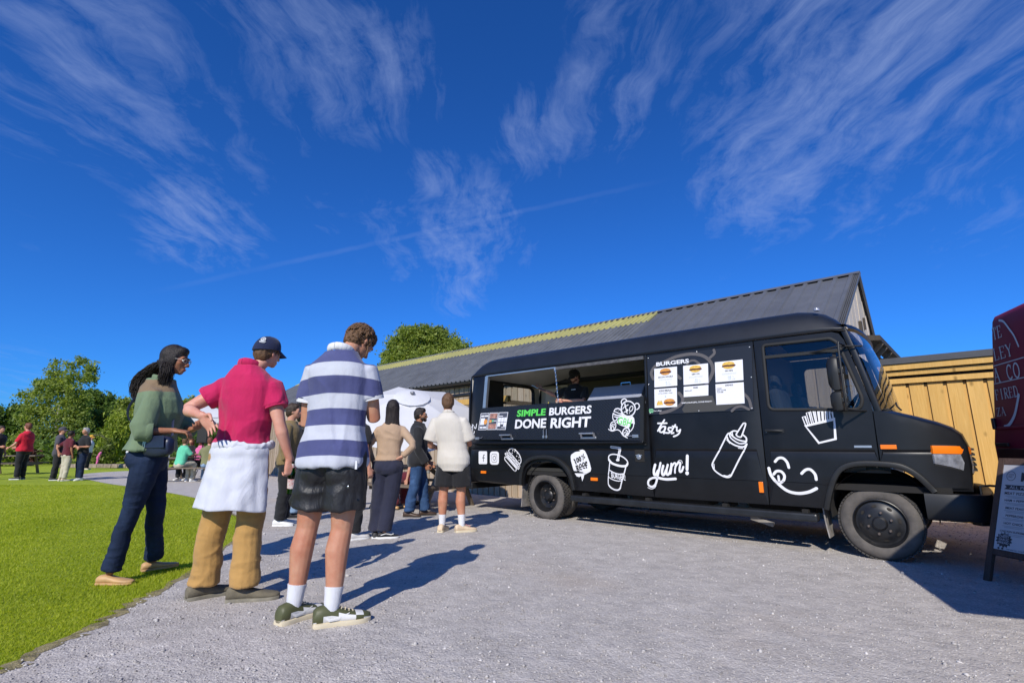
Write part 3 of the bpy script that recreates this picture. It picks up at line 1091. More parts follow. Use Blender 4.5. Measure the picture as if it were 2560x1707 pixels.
# ============================================================ FOOD VAN
# hand-drawn white graphics on the van side: S = stroke(width, closed, smooth, points), F = fill; points are (along, up) in metres
GFX = {
    'bear_emblem': [
        ('S',0.0168,1,1,[(1.675,1.638),(1.669,1.593),(1.643,1.555),(1.603,1.531),(1.555,1.527),(1.51,1.543),(1.476,1.577),(1.461,1.622),(1.467,1.668),(1.493,1.707),(1.534,1.731),(1.582,1.734),(1.627,1.717),(1.66,1.682)]),
        ('S',0.0152,0,1,[(1.471,1.695),(1.465,1.728),(1.477,1.755),(1.506,1.77),(1.535,1.766),(1.552,1.742)]),
        ('S',0.0144,0,1,[(1.673,1.684),(1.699,1.699),(1.726,1.691),(1.739,1.663),(1.728,1.631),(1.697,1.613)]),
        ('S',0.017,0,1,[(1.521,1.702),(1.524,1.669),(1.533,1.632)]),
        ('S',0.012,0,1,[(1.572,1.685),(1.527,1.667),(1.5,1.652),(1.483,1.63)]),
        ('S',0.0112,1,1,[(1.636,1.621),(1.621,1.603),(1.605,1.595),(1.591,1.601),(1.587,1.617),(1.593,1.639),(1.608,1.657),(1.625,1.665),(1.638,1.66),(1.642,1.643)]),
        ('S',0.008,0,1,[(1.595,1.588),(1.582,1.565)]),
        ('F','white',0,0,[(1.569,1.609),(1.567,1.602),(1.561,1.596),(1.553,1.593),(1.544,1.594),(1.537,1.597),(1.532,1.604),(1.53,1.611),(1.533,1.619),(1.538,1.625),(1.546,1.628),(1.555,1.627),(1.563,1.623),(1.568,1.617)]),
        ('S',0.013,0,1,[(1.504,1.585),(1.523,1.591),(1.543,1.583),(1.55,1.567)]),
        ('S',0.013,0,1,[(1.549,1.604),(1.538,1.586)]),
        ('F','white',0,0,[(1.467,1.57),(1.499,1.537),(1.545,1.518),(1.596,1.517),(1.627,1.529),(1.653,1.495),(1.658,1.418),(1.641,1.416),(1.634,1.427),(1.591,1.424),(1.56,1.371),(1.507,1.381),(1.436,1.406),(1.372,1.447),(1.414,1.503),(1.452,1.534)]),
        ('S',0.01,0,1,[(1.588,1.42),(1.563,1.373)]),
        ('S',0.013,0,1,[(1.641,1.423),(1.634,1.382),(1.612,1.347),(1.585,1.32)]),
        ('S',0.015,0,1,[(1.351,1.613),(1.368,1.635),(1.411,1.642),(1.452,1.622),(1.466,1.593),(1.454,1.562)]),
        ('S',0.012,0,1,[(1.34,1.604),(1.377,1.593),(1.402,1.582),(1.423,1.572),(1.459,1.566)]),
        ('F','white',0,0,[(1.395,1.625),(1.394,1.623),(1.392,1.621),(1.39,1.621),(1.387,1.621),(1.385,1.622),(1.383,1.623),(1.382,1.625),(1.383,1.627),(1.385,1.628),(1.387,1.629),(1.39,1.629),(1.393,1.628),(1.394,1.626)]),
        ('F','white',0,0,[(1.418,1.612),(1.417,1.61),(1.416,1.609),(1.413,1.608),(1.41,1.608),(1.408,1.609),(1.406,1.611),(1.406,1.612),(1.406,1.614),(1.408,1.616),(1.411,1.616),(1.413,1.616),(1.416,1.615),(1.418,1.614)]),
        ('F','white',0,0,[(1.437,1.62),(1.436,1.619),(1.434,1.617),(1.432,1.616),(1.429,1.617),(1.427,1.618),(1.425,1.619),(1.424,1.621),(1.425,1.623),(1.427,1.624),(1.429,1.625),(1.432,1.625),(1.435,1.624),(1.436,1.622)]),
        ('F','white',0,0,[(1.452,1.603),(1.451,1.602),(1.449,1.6),(1.447,1.6),(1.444,1.6),(1.441,1.601),(1.44,1.602),(1.439,1.604),(1.44,1.606),(1.442,1.607),(1.444,1.608),(1.447,1.608),(1.45,1.607),(1.451,1.605)]),
        ('S',0.017,0,1,[(1.33,1.576),(1.364,1.556),(1.401,1.545),(1.443,1.544)]),
        ('S',0.015,0,1,[(1.352,1.529),(1.389,1.518),(1.426,1.521),(1.45,1.539)]),
        ('S',0.014,0,1,[(1.328,1.572),(1.32,1.52),(1.329,1.487),(1.355,1.473),(1.382,1.486),(1.391,1.513)]),
        ('S',0.0136,1,1,[(1.362,1.393),(1.35,1.364),(1.33,1.345),(1.307,1.34),(1.287,1.351),(1.276,1.375),(1.276,1.406),(1.288,1.435),(1.309,1.454),(1.332,1.459),(1.352,1.448),(1.363,1.424)]),
        ('S',0.013,0,1,[(1.294,1.368),(1.3,1.391),(1.319,1.397),(1.332,1.381),(1.328,1.36)]),
        ('F','white',0,0,[(1.308,1.409),(1.306,1.404),(1.304,1.4),(1.3,1.398),(1.296,1.398),(1.292,1.4),(1.29,1.404),(1.289,1.41),(1.291,1.415),(1.293,1.419),(1.297,1.421),(1.301,1.421),(1.305,1.419),(1.307,1.414)]),
        ('F','white',0,0,[(1.327,1.425),(1.326,1.42),(1.323,1.416),(1.319,1.413),(1.315,1.413),(1.312,1.416),(1.309,1.42),(1.309,1.425),(1.31,1.431),(1.313,1.435),(1.316,1.437),(1.32,1.437),(1.324,1.434),(1.326,1.43)]),
        ('F','white',0,0,[(1.349,1.417),(1.348,1.412),(1.346,1.408),(1.342,1.406),(1.338,1.406),(1.334,1.408),(1.332,1.413),(1.331,1.418),(1.333,1.423),(1.335,1.427),(1.339,1.429),(1.343,1.429),(1.346,1.427),(1.349,1.422)]),
        ('S',0.017,1,1,[(1.561,1.294),(1.54,1.27),(1.513,1.258),(1.488,1.26),(1.47,1.276),(1.466,1.303),(1.475,1.332),(1.497,1.356),(1.524,1.368),(1.549,1.365),(1.567,1.349),(1.571,1.323)]),
        ('S',0.0104,0,1,[(1.484,1.286),(1.492,1.304),(1.513,1.311),(1.523,1.295),(1.511,1.272)]),
        ('F','white',0,0,[(1.534,1.332),(1.531,1.327),(1.527,1.325),(1.522,1.324),(1.518,1.325),(1.515,1.329),(1.514,1.333),(1.515,1.338),(1.519,1.343),(1.523,1.346),(1.528,1.347),(1.532,1.345),(1.535,1.342),(1.536,1.337)]),
        ('F','white',0,0,[(1.553,1.318),(1.55,1.314),(1.545,1.311),(1.541,1.31),(1.536,1.311),(1.534,1.315),(1.533,1.319),(1.534,1.325),(1.537,1.329),(1.542,1.332),(1.546,1.333),(1.551,1.331),(1.553,1.328),(1.554,1.323)]),
        ('F','white',0,0,[(1.55,1.293),(1.547,1.289),(1.542,1.286),(1.538,1.285),(1.534,1.287),(1.531,1.29),(1.53,1.295),(1.531,1.3),(1.534,1.304),(1.539,1.307),(1.544,1.308),(1.548,1.306),(1.55,1.303),(1.551,1.298)]),
        ('S',0.0128,0,1,[(1.245,1.357),(1.284,1.335),(1.321,1.332),(1.354,1.343),(1.396,1.345),(1.431,1.323),(1.453,1.291),(1.475,1.264),(1.505,1.247),(1.535,1.233)]),
    ],
    'social_icon': [
        ('F','white',0,0,[(-1.25,1.035),(-1.237,1.033),(-1.228,1.026),(-1.224,1.017),(-1.221,0.836),(-1.225,0.827),(-1.234,0.82),(-1.247,0.817),(-1.4,0.814),(-1.414,0.816),(-1.424,0.823),(-1.427,0.832),(-1.431,1.016),(-1.428,1.025),(-1.418,1.032),(-1.405,1.034)]),
        ('F','white',0,0,[(-1.001,1.033),(-0.972,1.028),(-0.951,1.013),(-0.943,0.992),(-0.942,0.855),(-0.949,0.835),(-0.97,0.819),(-0.999,0.813),(-1.092,0.811),(-1.121,0.816),(-1.143,0.83),(-1.152,0.851),(-1.153,0.99),(-1.146,1.011),(-1.124,1.027),(-1.094,1.032)]),
    ],
    'social_mark': [
        ('S',0.0136,0,1,[(-1.283,0.972),(-1.303,0.969),(-1.31,0.95),(-1.309,0.861)]),
        ('S',0.0112,0,0,[(-1.338,0.924),(-1.282,0.923)]),
        ('S',0.006,1,0,[(-1.021,0.992),(-1.004,0.989),(-0.991,0.98),(-0.987,0.968),(-0.986,0.879),(-0.99,0.867),(-1.003,0.858),(-1.019,0.855),(-1.074,0.854),(-1.091,0.857),(-1.103,0.865),(-1.108,0.877),(-1.109,0.967),(-1.104,0.979),(-1.092,0.988),(-1.075,0.991)]),
        ('S',0.0088,1,1,[(-1.017,0.923),(-1.02,0.909),(-1.028,0.898),(-1.041,0.891),(-1.054,0.891),(-1.067,0.897),(-1.076,0.908),(-1.079,0.922),(-1.076,0.936),(-1.067,0.948),(-1.055,0.954),(-1.041,0.955),(-1.029,0.948),(-1.02,0.937)]),
        ('F','dark',0,0,[(-1.003,0.962),(-1.004,0.96),(-1.005,0.958),(-1.008,0.957),(-1.01,0.957),(-1.013,0.958),(-1.015,0.96),(-1.015,0.962),(-1.015,0.964),(-1.013,0.966),(-1.011,0.968),(-1.008,0.968),(-1.005,0.967),(-1.004,0.965)]),
    ],
    'burger_graphic': [
        ('S',0.0152,1,1,[(-0.72,1.036),(-0.712,1.063),(-0.664,1.081),(-0.606,1.073),(-0.548,1.041),(-0.491,0.991),(-0.456,0.931),(-0.448,0.885),(-0.466,0.847),(-0.497,0.85),(-0.611,0.948),(-0.69,1.009)]),
        ('F','white',0,0,[(-0.62,1.049),(-0.623,1.045),(-0.626,1.042),(-0.631,1.041),(-0.635,1.042),(-0.638,1.044),(-0.639,1.048),(-0.639,1.053),(-0.636,1.057),(-0.632,1.06),(-0.628,1.061),(-0.624,1.06),(-0.621,1.057),(-0.62,1.054)]),
        ('F','white',0,0,[(-0.576,1.033),(-0.578,1.029),(-0.582,1.026),(-0.586,1.025),(-0.59,1.026),(-0.593,1.028),(-0.594,1.032),(-0.594,1.036),(-0.591,1.04),(-0.588,1.043),(-0.583,1.044),(-0.579,1.044),(-0.576,1.041),(-0.575,1.037)]),
        ('F','white',0,0,[(-0.521,1.004),(-0.523,1.0),(-0.527,0.998),(-0.531,0.996),(-0.535,0.997),(-0.538,1.0),(-0.54,1.004),(-0.539,1.008),(-0.537,1.012),(-0.533,1.015),(-0.529,1.016),(-0.525,1.015),(-0.522,1.013),(-0.52,1.009)]),
        ('F','white',0,0,[(-0.632,1.009),(-0.635,1.005),(-0.639,1.002),(-0.643,1.001),(-0.647,1.002),(-0.65,1.004),(-0.651,1.008),(-0.651,1.013),(-0.648,1.017),(-0.645,1.02),(-0.64,1.021),(-0.636,1.02),(-0.633,1.018),(-0.632,1.014)]),
        ('F','white',0,0,[(-0.532,0.959),(-0.534,0.955),(-0.538,0.952),(-0.542,0.951),(-0.546,0.952),(-0.549,0.954),(-0.55,0.958),(-0.55,0.963),(-0.547,0.967),(-0.543,0.969),(-0.539,0.971),(-0.535,0.97),(-0.532,0.967),(-0.531,0.964)]),
        ('F','white',0,0,[(-0.481,0.942),(-0.484,0.938),(-0.488,0.935),(-0.492,0.934),(-0.496,0.935),(-0.499,0.937),(-0.5,0.941),(-0.499,0.945),(-0.497,0.949),(-0.493,0.952),(-0.489,0.953),(-0.485,0.953),(-0.482,0.95),(-0.481,0.946)]),
        ('F','white',0,0,[(-0.482,0.895),(-0.484,0.891),(-0.488,0.888),(-0.492,0.887),(-0.496,0.888),(-0.499,0.89),(-0.5,0.894),(-0.5,0.898),(-0.497,0.902),(-0.493,0.905),(-0.489,0.906),(-0.485,0.906),(-0.482,0.903),(-0.481,0.899)]),
        ('S',0.012,0,1,[(-0.76,1.03),(-0.744,1.008),(-0.712,0.999),(-0.68,0.974),(-0.658,0.947),(-0.622,0.932),(-0.601,0.902),(-0.554,0.876),(-0.533,0.842),(-0.487,0.824),(-0.472,0.798)]),
        ('S',0.0152,1,1,[(-0.781,1.004),(-0.792,0.984),(-0.712,0.919),(-0.533,0.77),(-0.502,0.759),(-0.49,0.782),(-0.533,0.823),(-0.69,0.95)]),
        ('S',0.012,0,1,[(-0.744,0.969),(-0.637,0.874),(-0.518,0.785)]),
        ('S',0.0152,1,1,[(-0.792,0.945),(-0.808,0.918),(-0.786,0.883),(-0.627,0.752),(-0.59,0.723),(-0.559,0.731),(-0.554,0.765),(-0.637,0.832),(-0.744,0.919)]),
    ],
    'beef_bubble': [
        ('F','white',0,0,[(0.535,0.966),(0.546,0.995),(0.596,1.024),(0.687,1.064),(0.75,1.071),(0.787,1.057),(0.823,1.001),(0.868,0.889),(0.892,0.798),(0.879,0.763),(0.844,0.744),(0.763,0.708),(0.748,0.662),(0.722,0.615),(0.711,0.671),(0.706,0.691),(0.674,0.674),(0.63,0.683),(0.599,0.723),(0.575,0.789),(0.54,0.903)]),
    ],
    'beef_lettering': [
        ('S',0.022,0,1,[(0.596,0.925),(0.611,0.915),(0.617,0.894),(0.632,0.866)]),
        ('S',0.018,1,1,[(0.673,0.921),(0.675,0.903),(0.67,0.891),(0.662,0.89),(0.652,0.899),(0.646,0.916),(0.644,0.933),(0.649,0.945),(0.657,0.947),(0.667,0.938)]),
        ('S',0.018,1,1,[(0.716,0.937),(0.718,0.919),(0.713,0.908),(0.705,0.906),(0.695,0.915),(0.689,0.932),(0.688,0.95),(0.692,0.962),(0.701,0.963),(0.71,0.954)]),
        ('S',0.0132,0,0,[(0.764,1.008),(0.758,0.923)]),
        ('F','dark',0,0,[(0.751,0.977),(0.75,0.971),(0.746,0.967),(0.741,0.964),(0.736,0.964),(0.731,0.967),(0.727,0.971),(0.726,0.976),(0.728,0.982),(0.731,0.986),(0.736,0.988),(0.742,0.989),(0.747,0.986),(0.75,0.982)]),
        ('F','dark',0,0,[(0.795,0.959),(0.794,0.952),(0.791,0.947),(0.787,0.944),(0.782,0.944),(0.779,0.947),(0.776,0.952),(0.775,0.959),(0.776,0.966),(0.779,0.971),(0.784,0.974),(0.788,0.974),(0.792,0.971),(0.794,0.966)]),
        ('S',0.018,0,1,[(0.628,0.832),(0.643,0.796),(0.654,0.748)]),
        ('S',0.017,0,1,[(0.631,0.832),(0.66,0.836),(0.662,0.812),(0.643,0.796),(0.674,0.787),(0.68,0.767),(0.657,0.751)]),
        ('S',0.016,0,1,[(0.691,0.813),(0.723,0.822),(0.721,0.855),(0.699,0.86),(0.688,0.823),(0.703,0.788),(0.731,0.786)]),
        ('S',0.016,0,1,[(0.747,0.834),(0.779,0.843),(0.777,0.876),(0.755,0.88),(0.744,0.844),(0.759,0.809),(0.787,0.807)]),
        ('S',0.019,0,1,[(0.821,0.878),(0.816,0.895),(0.8,0.887),(0.802,0.852),(0.816,0.811)]),
        ('S',0.015,0,0,[(0.792,0.841),(0.824,0.852)]),
    ],
    'cup_graphic': [
        ('S',0.016,1,1,[(1.485,0.879),(1.465,0.86),(1.431,0.85),(1.385,0.848),(1.334,0.856),(1.282,0.873),(1.238,0.897),(1.205,0.925),(1.189,0.953),(1.192,0.978),(1.212,0.997),(1.248,1.008),(1.295,1.008),(1.347,0.999),(1.398,0.982),(1.441,0.958),(1.472,0.931),(1.487,0.904)]),
        ('S',0.03,0,1,[(1.193,0.933),(1.23,0.891),(1.303,0.864),(1.392,0.849),(1.459,0.855),(1.483,0.882)]),
        ('S',0.014,0,1,[(1.205,0.896),(1.186,0.782),(1.166,0.679),(1.16,0.596),(1.175,0.562)]),
        ('S',0.017,0,1,[(1.456,0.843),(1.426,0.756),(1.383,0.659),(1.344,0.552)]),
        ('S',0.0208,0,1,[(1.167,0.581),(1.197,0.549),(1.253,0.525),(1.309,0.525),(1.344,0.552)]),
        ('S',0.013,0,1,[(1.194,0.79),(1.264,0.758),(1.348,0.741),(1.426,0.749)]),
        ('S',0.013,0,1,[(1.178,0.689),(1.237,0.662),(1.315,0.646),(1.371,0.653)]),
        ('S',0.015,0,1,[(1.229,1.109),(1.244,1.119),(1.372,1.102),(1.385,1.085),(1.367,1.006),(1.346,0.928)]),
        ('S',0.015,0,1,[(1.229,1.109),(1.246,1.097),(1.354,1.08),(1.344,1.006),(1.324,0.932)]),
        ('F','white',0,0,[(1.362,0.931),(1.359,0.923),(1.351,0.917),(1.339,0.914),(1.327,0.914),(1.315,0.917),(1.308,0.922),(1.305,0.93),(1.309,0.937),(1.317,0.943),(1.328,0.946),(1.341,0.946),(1.352,0.943),(1.359,0.938)]),
        ('F','white',0,0,[(1.349,1.109),(1.389,1.104),(1.393,1.075),(1.353,1.074)]),
    ],
    'tasty_lettering': [
        ('S',0.021,0,1,[(2.058,1.462),(2.012,1.403),(1.957,1.32)]),
        ('S',0.021,0,0,[(1.964,1.42),(2.089,1.419)]),
        ('S',0.021,0,1,[(2.067,1.374),(2.026,1.375),(1.989,1.34),(1.987,1.309),(2.021,1.304),(2.061,1.339),(2.067,1.374)]),
        ('S',0.021,0,0,[(2.062,1.36),(2.041,1.287)]),
        ('S',0.021,0,1,[(2.151,1.358),(2.114,1.358),(2.105,1.331),(2.126,1.316),(2.11,1.292),(2.065,1.295)]),
        ('S',0.021,0,1,[(2.205,1.394),(2.164,1.336),(2.143,1.288),(2.176,1.291)]),
        ('S',0.021,0,0,[(2.167,1.377),(2.225,1.364)]),
        ('S',0.021,0,1,[(2.223,1.349),(2.221,1.315),(2.243,1.314),(2.265,1.327)]),
        ('S',0.021,0,1,[(2.269,1.331),(2.251,1.287),(2.217,1.26),(2.173,1.245)]),
    ],
    'yum_lettering': [
        ('S',0.0336,0,1,[(1.891,0.879),(1.869,0.809),(1.87,0.754),(1.895,0.755),(1.928,0.804)]),
        ('S',0.0266,0,1,[(1.968,0.905),(1.939,0.805),(1.907,0.708),(1.871,0.624),(1.816,0.594),(1.772,0.619),(1.783,0.675),(1.846,0.709),(1.922,0.71)]),
        ('S',0.0322,0,1,[(1.922,0.712),(2.025,0.699),(2.157,0.71)]),
        ('S',0.0098,0,1,[(1.762,0.581),(1.807,0.566),(1.853,0.582),(1.879,0.61)]),
        ('S',0.0322,0,1,[(2.003,0.868),(1.982,0.799),(1.988,0.755),(2.015,0.766),(2.04,0.815)]),
        ('S',0.028,0,1,[(2.067,0.883),(2.044,0.808),(2.048,0.761),(2.074,0.768),(2.104,0.83),(2.119,0.898)]),
        ('S',0.0252,0,1,[(2.119,0.898),(2.111,0.83),(2.096,0.772)]),
        ('S',0.0216,0,1,[(2.116,0.857),(2.156,0.906),(2.177,0.893),(2.161,0.825),(2.158,0.785)]),
        ('S',0.0252,0,1,[(2.171,0.866),(2.214,0.914),(2.238,0.907),(2.223,0.84),(2.224,0.803),(2.249,0.808),(2.275,0.862)]),
        ('S',0.0072,0,1,[(2.204,0.923),(2.23,0.944),(2.258,0.935),(2.265,0.908)]),
        ('S',0.0364,0,0,[(2.337,0.999),(2.321,0.833)]),
        ('F','white',0,0,[(2.342,0.788),(2.339,0.777),(2.332,0.768),(2.322,0.762),(2.312,0.762),(2.303,0.767),(2.297,0.775),(2.295,0.786),(2.298,0.797),(2.305,0.806),(2.315,0.811),(2.326,0.811),(2.335,0.807),(2.341,0.798)]),
    ],
    'bottle_graphic': [
        ('S',0.017,0,1,[(2.848,1.25),(2.818,1.199),(2.739,1.064),(2.651,0.922),(2.645,0.875),(2.672,0.825),(2.741,0.776),(2.805,0.755),(2.847,0.767),(2.876,0.811),(2.958,0.954),(3.039,1.086),(3.069,1.146)]),
        ('S',0.017,0,1,[(2.848,1.25),(2.866,1.271),(2.886,1.276)]),
        ('S',0.017,0,1,[(2.969,1.297),(2.934,1.301),(2.903,1.288),(2.894,1.27),(2.914,1.239),(2.961,1.203),(3.018,1.182),(3.063,1.181),(3.068,1.217),(3.035,1.253)]),
        ('S',0.015,0,1,[(2.879,1.26),(2.892,1.219),(2.938,1.177),(2.991,1.151),(3.046,1.156),(3.07,1.181)]),
        ('S',0.018,0,1,[(2.849,1.23),(2.863,1.183),(2.915,1.141),(2.983,1.116),(3.037,1.116),(3.067,1.146)]),
        ('S',0.016,1,1,[(3.041,1.375),(2.967,1.274),(2.958,1.254),(2.978,1.233),(3.008,1.228),(3.025,1.253),(3.076,1.375),(3.057,1.388)]),
        ('S',0.01,0,1,[(2.663,0.907),(2.664,0.855)]),
        ('S',0.01,0,1,[(2.772,0.777),(2.812,0.769),(2.849,0.787)]),
        ('S',0.0108,0,1,[(2.913,1.286),(2.917,1.249)]),
        ('S',0.009,0,1,[(2.841,1.198),(2.876,1.154)]),
        ('S',0.009,0,1,[(2.969,1.098),(3.02,1.093)]),
    ],
    'fries_graphic': [
        ('S',0.021,1,0,[(3.703,1.339),(3.813,1.155),(3.972,1.196),(3.984,1.406)]),
        ('S',0.0105,0,0,[(3.683,1.436),(3.706,1.343)]),
        ('S',0.0105,0,0,[(3.683,1.436),(3.71,1.447),(3.728,1.354)]),
        ('S',0.0098,0,0,[(3.727,1.481),(3.746,1.352)]),
        ('S',0.0098,0,0,[(3.727,1.481),(3.754,1.492),(3.767,1.363)]),
        ('S',0.0105,0,0,[(3.769,1.506),(3.785,1.363)]),
        ('S',0.0105,0,0,[(3.769,1.506),(3.796,1.516),(3.807,1.374)]),
        ('S',0.0105,0,0,[(3.814,1.51),(3.818,1.369)]),
        ('S',0.0105,0,0,[(3.814,1.51),(3.841,1.52),(3.839,1.38)]),
        ('S',0.0098,0,0,[(3.853,1.49),(3.85,1.378)]),
        ('S',0.0098,0,0,[(3.853,1.49),(3.879,1.501),(3.872,1.389)]),
        ('S',0.0098,0,0,[(3.89,1.51),(3.883,1.386)]),
        ('S',0.0098,0,0,[(3.89,1.51),(3.916,1.521),(3.904,1.396)]),
        ('S',0.0105,0,0,[(3.926,1.499),(3.921,1.394)]),
        ('S',0.0105,0,0,[(3.926,1.499),(3.952,1.509),(3.942,1.405)]),
        ('S',0.0098,0,0,[(3.948,1.472),(3.955,1.4)]),
        ('S',0.0098,0,0,[(3.948,1.472),(3.974,1.482),(3.976,1.411)]),
    ],
    'face_graphic': [
        ('S',0.028,0,1,[(3.356,0.949),(3.394,0.987),(3.442,0.987),(3.478,0.944),(3.49,0.887)]),
        ('S',0.028,0,1,[(3.611,0.826),(3.654,0.866),(3.7,0.871),(3.739,0.824),(3.745,0.768)]),
        ('S',0.0315,0,1,[(3.283,0.874),(3.299,0.794),(3.359,0.709),(3.446,0.634),(3.549,0.612),(3.655,0.632),(3.735,0.674)]),
        ('S',0.028,0,1,[(3.328,0.809),(3.359,0.842),(3.407,0.841),(3.436,0.799),(3.424,0.748),(3.388,0.717)]),
        ('S',0.024,0,0,[(3.374,0.789),(3.376,0.738)]),
    ],
    'rear_lettering': [
        ('S',0.02,0,1,[(-1.624,1.507),(-1.607,1.457),(-1.605,1.392),(-1.588,1.337),(-1.565,1.348),(-1.55,1.38)]),
        ('S',0.018,0,0,[(-1.651,1.456),(-1.584,1.495)]),
        ('S',0.017,0,1,[(-1.56,1.467),(-1.543,1.44),(-1.512,1.439),(-1.494,1.509)]),
    ],
    'menu_ring': [
        ('S',0.042,0,1,[(1.933,2.023),(1.908,2.11),(1.974,2.196),(2.132,2.249),(2.278,2.294),(2.487,2.303),(2.637,2.258),(2.721,2.169),(2.745,2.068),(2.712,1.98),(2.654,1.894)]),
        ('S',0.033,0,1,[(2.772,2.321),(2.775,2.275),(2.713,2.223)]),
        ('S',0.03,0,1,[(2.408,2.156),(2.446,2.207),(2.514,2.212),(2.577,2.165)]),
        ('S',0.042,0,1,[(2.209,2.109),(2.274,2.034),(2.313,1.996)]),
        ('S',0.033,0,1,[(3.095,1.735),(3.141,1.67),(3.16,1.566)]),
        ('S',0.03,0,1,[(2.935,1.54),(2.986,1.581),(3.058,1.59),(3.13,1.55)]),
        ('S',0.042,0,1,[(2.013,1.555),(2.158,1.583),(2.302,1.655),(2.329,1.733),(2.285,1.803)]),
    ],
    'menu_shirt': [
        ('F','olive',0,0,[(2.343,1.746),(2.718,1.741),(2.747,1.631),(3.061,1.62),(2.97,1.6),(2.845,1.548),(2.335,1.545),(2.311,1.589),(2.357,1.652)]),
    ],
}
PENDING_TEXT = []


def text(s, parent, name, material, box, mapf, shear=0.0, bold=0.0, align='fit', spacing=1.0):
    """Lettering as real mesh, fitted into box=(a0, b0, a1, b1) and laid on the surface by mapf(a, b)."""
    cu = bpy.data.curves.new(name, 'FONT')
    cu.body = s
    cu.shear = shear
    cu.offset = bold
    cu.space_character = spacing
    cu.resolution_u = 3
    o = bpy.data.objects.new(name, cu)
    link(o)
    PENDING_TEXT.append((o, parent, material, box, mapf, align))


def flush_text():
    if not PENDING_TEXT:
        return
    dg = bpy.context.evaluated_depsgraph_get()
    dg.update()
    for o, parent, material, box, mapf, align in PENDING_TEXT:
        me = bpy.data.meshes.new_from_object(o.evaluated_get(dg))
        co = np.zeros(len(me.vertices) * 3, np.float32)
        me.vertices.foreach_get('co', co)
        co = co.reshape(-1, 3)
        lo, hi = co.min(0), co.max(0)
        a0, b0, a1, b1 = box
        sx, sy = (a1 - a0) / (hi[0] - lo[0]), (b1 - b0) / (hi[1] - lo[1])
        ox = a0
        if align != 'fit':
            k = min(sx, sy)
            w = k * (hi[0] - lo[0])
            ox = {'l': a0, 'c': (a0 + a1 - w) / 2, 'r': a1 - w}[align]
            sx = sy = k
        P = np.array([mapf(ox + (p[0] - lo[0]) * sx, b0 + (p[1] - lo[1]) * sy) for p in co], np.float32)
        me.vertices.foreach_set('co', P.ravel())
        me.materials.clear()
        me.materials.append(material)
        me.update()
        name = o.name.split('.')[0]
        cu = o.data
        bpy.data.objects.remove(o)
        bpy.data.curves.remove(cu)
        n = link(bpy.data.objects.new(name, me))
        n.parent = parent
    PENDING_TEXT.clear()


def ribbon(pts, w, closed=False, smooth=True):
    """2D stroke as one mitred strip with rounded ends -> (verts2d, faces)."""
    P = cat_rom(pts, 6, closed) if (smooth and len(pts) > 2) else [np.array(p, float) for p in pts]
    if closed and not (smooth and len(pts) > 2):
        pass
    n = len(P)
    V, F = [], []
    for i in range(n):
        a = P[(i - 1) % n] if (closed or i > 0) else P[i]
        b = P[(i + 1) % n] if (closed or i < n - 1) else P[i]
        d = b - a
        d = d / (np.linalg.norm(d) + 1e-9)
        nn = np.array((-d[1], d[0]))
        k = 1.0
        if closed or 0 < i < n - 1:
            d1 = P[i] - a
            d1 = d1 / (np.linalg.norm(d1) + 1e-9)
            k = 1 / max(.55, abs(nn @ np.array((-d1[1], d1[0]))))
        V += [P[i] + nn * w / 2 * k, P[i] - nn * w / 2 * k]
    for i in range(n if closed else n - 1):
        j = (i + 1) % n
        F.append((2 * i, 2 * i + 1, 2 * j + 1, 2 * j))
    if not closed:
        for e, sgn in ((0, -1), (n - 1, 1)):
            d = (P[1] - P[0]) if e == 0 else (P[-1] - P[-2])
            d = d / (np.linalg.norm(d) + 1e-9) * sgn
            nn = np.array((-d[1], d[0]))
            b = len(V)
            for k in range(7):
                t = math.pi * k / 6
                V.append(P[e] + (nn * math.cos(t) + d * math.sin(t)) * w / 2)
            F.append(tuple(range(b, b + 7)))
    return V, F


def tess(V):
    return [tuple(t) for t in tessellate_polygon([[Vector((v[0], v[1], 0)) for v in V]])]


def graphic(entries, name, mats, parent, mapf, lift=.003):
    """Flat print built from strokes and fills; each layer sits a hair above the one before."""
    mb = MB()
    for i, e in enumerate(entries):
        off = lift + i * .00012
        if e[0] == 'S':
            mb.cur = 0
            V, F = ribbon(e[4], e[1], bool(e[2]), bool(e[3]))
        else:
            mb.cur = 0
            pts = e[4]
            V = [np.array(p) for p in pts]
            F = tess(V)
        mb.add([mapf(p[0], p[1], off) for p in V], F)
    return mb.build(name, mats, parent)


W = 2.12
VAN_YAW = R(-41.4)
van = empty('food_van', (.486, 8.04, 0), VAN_YAW, 'matt black burger van with white hand drawn graphics and an open serving hatch', 'food van')
mat('van_paint', (.0065, .007, .0088), .38, var=.5, vscale=1.6, spec=.42, bump=.05, bscale=7)
mat('van_roof', (.010, .012, .017), .42, var=.2, vscale=4, spec=.5)
mat('rubber', (.012, .012, .012), .7)
mat('trim_black', (.011, .0115, .012), .5, bump=.04, bscale=300)
mat('white_print', (.74, .74, .76), .6)
mat('dark_print', (.012, .013, .016), .6)
mat('green_print', (.1, .62, .09), .55)
mat('green_logo', (.18, .48, .25), .55)
mat('olive_print', (.055, .052, .045), .5)
mat('ring_print', (.1, .09, .088), .5)
mat('menu_base', (.014, .015, .019), .38)
mat('paper_white', (.74, .74, .77), .6)
mat('grey_ink', (.28, .3, .32), .6)
mat('blue_ink', (.22, .33, .38), .6)
mat('bun', (.62, .27, .05), .6, var=.35, vscale=40)
mat('bun_pale', (.72, .45, .08), .6, var=.3, vscale=40)
mat('patty', (.11, .03, .015), .6, var=.6, vscale=60)
mat('poster_dark', (.07, .075, .1), .5)
mat('poster_pink', (.55, .27, .2), .5, col2=(.16, .09, .08), vscale=22)
mat('poster_orange', (.7, .3, .07), .5)
mat('aluminium', (.55, .56, .58), .38, .85, var=.1, vscale=8)
mat('steel_hood', (.36, .39, .48), .4, .3, var=.08, vscale=6)
mat('chrome', (.7, .7, .72), .18, 1.0)
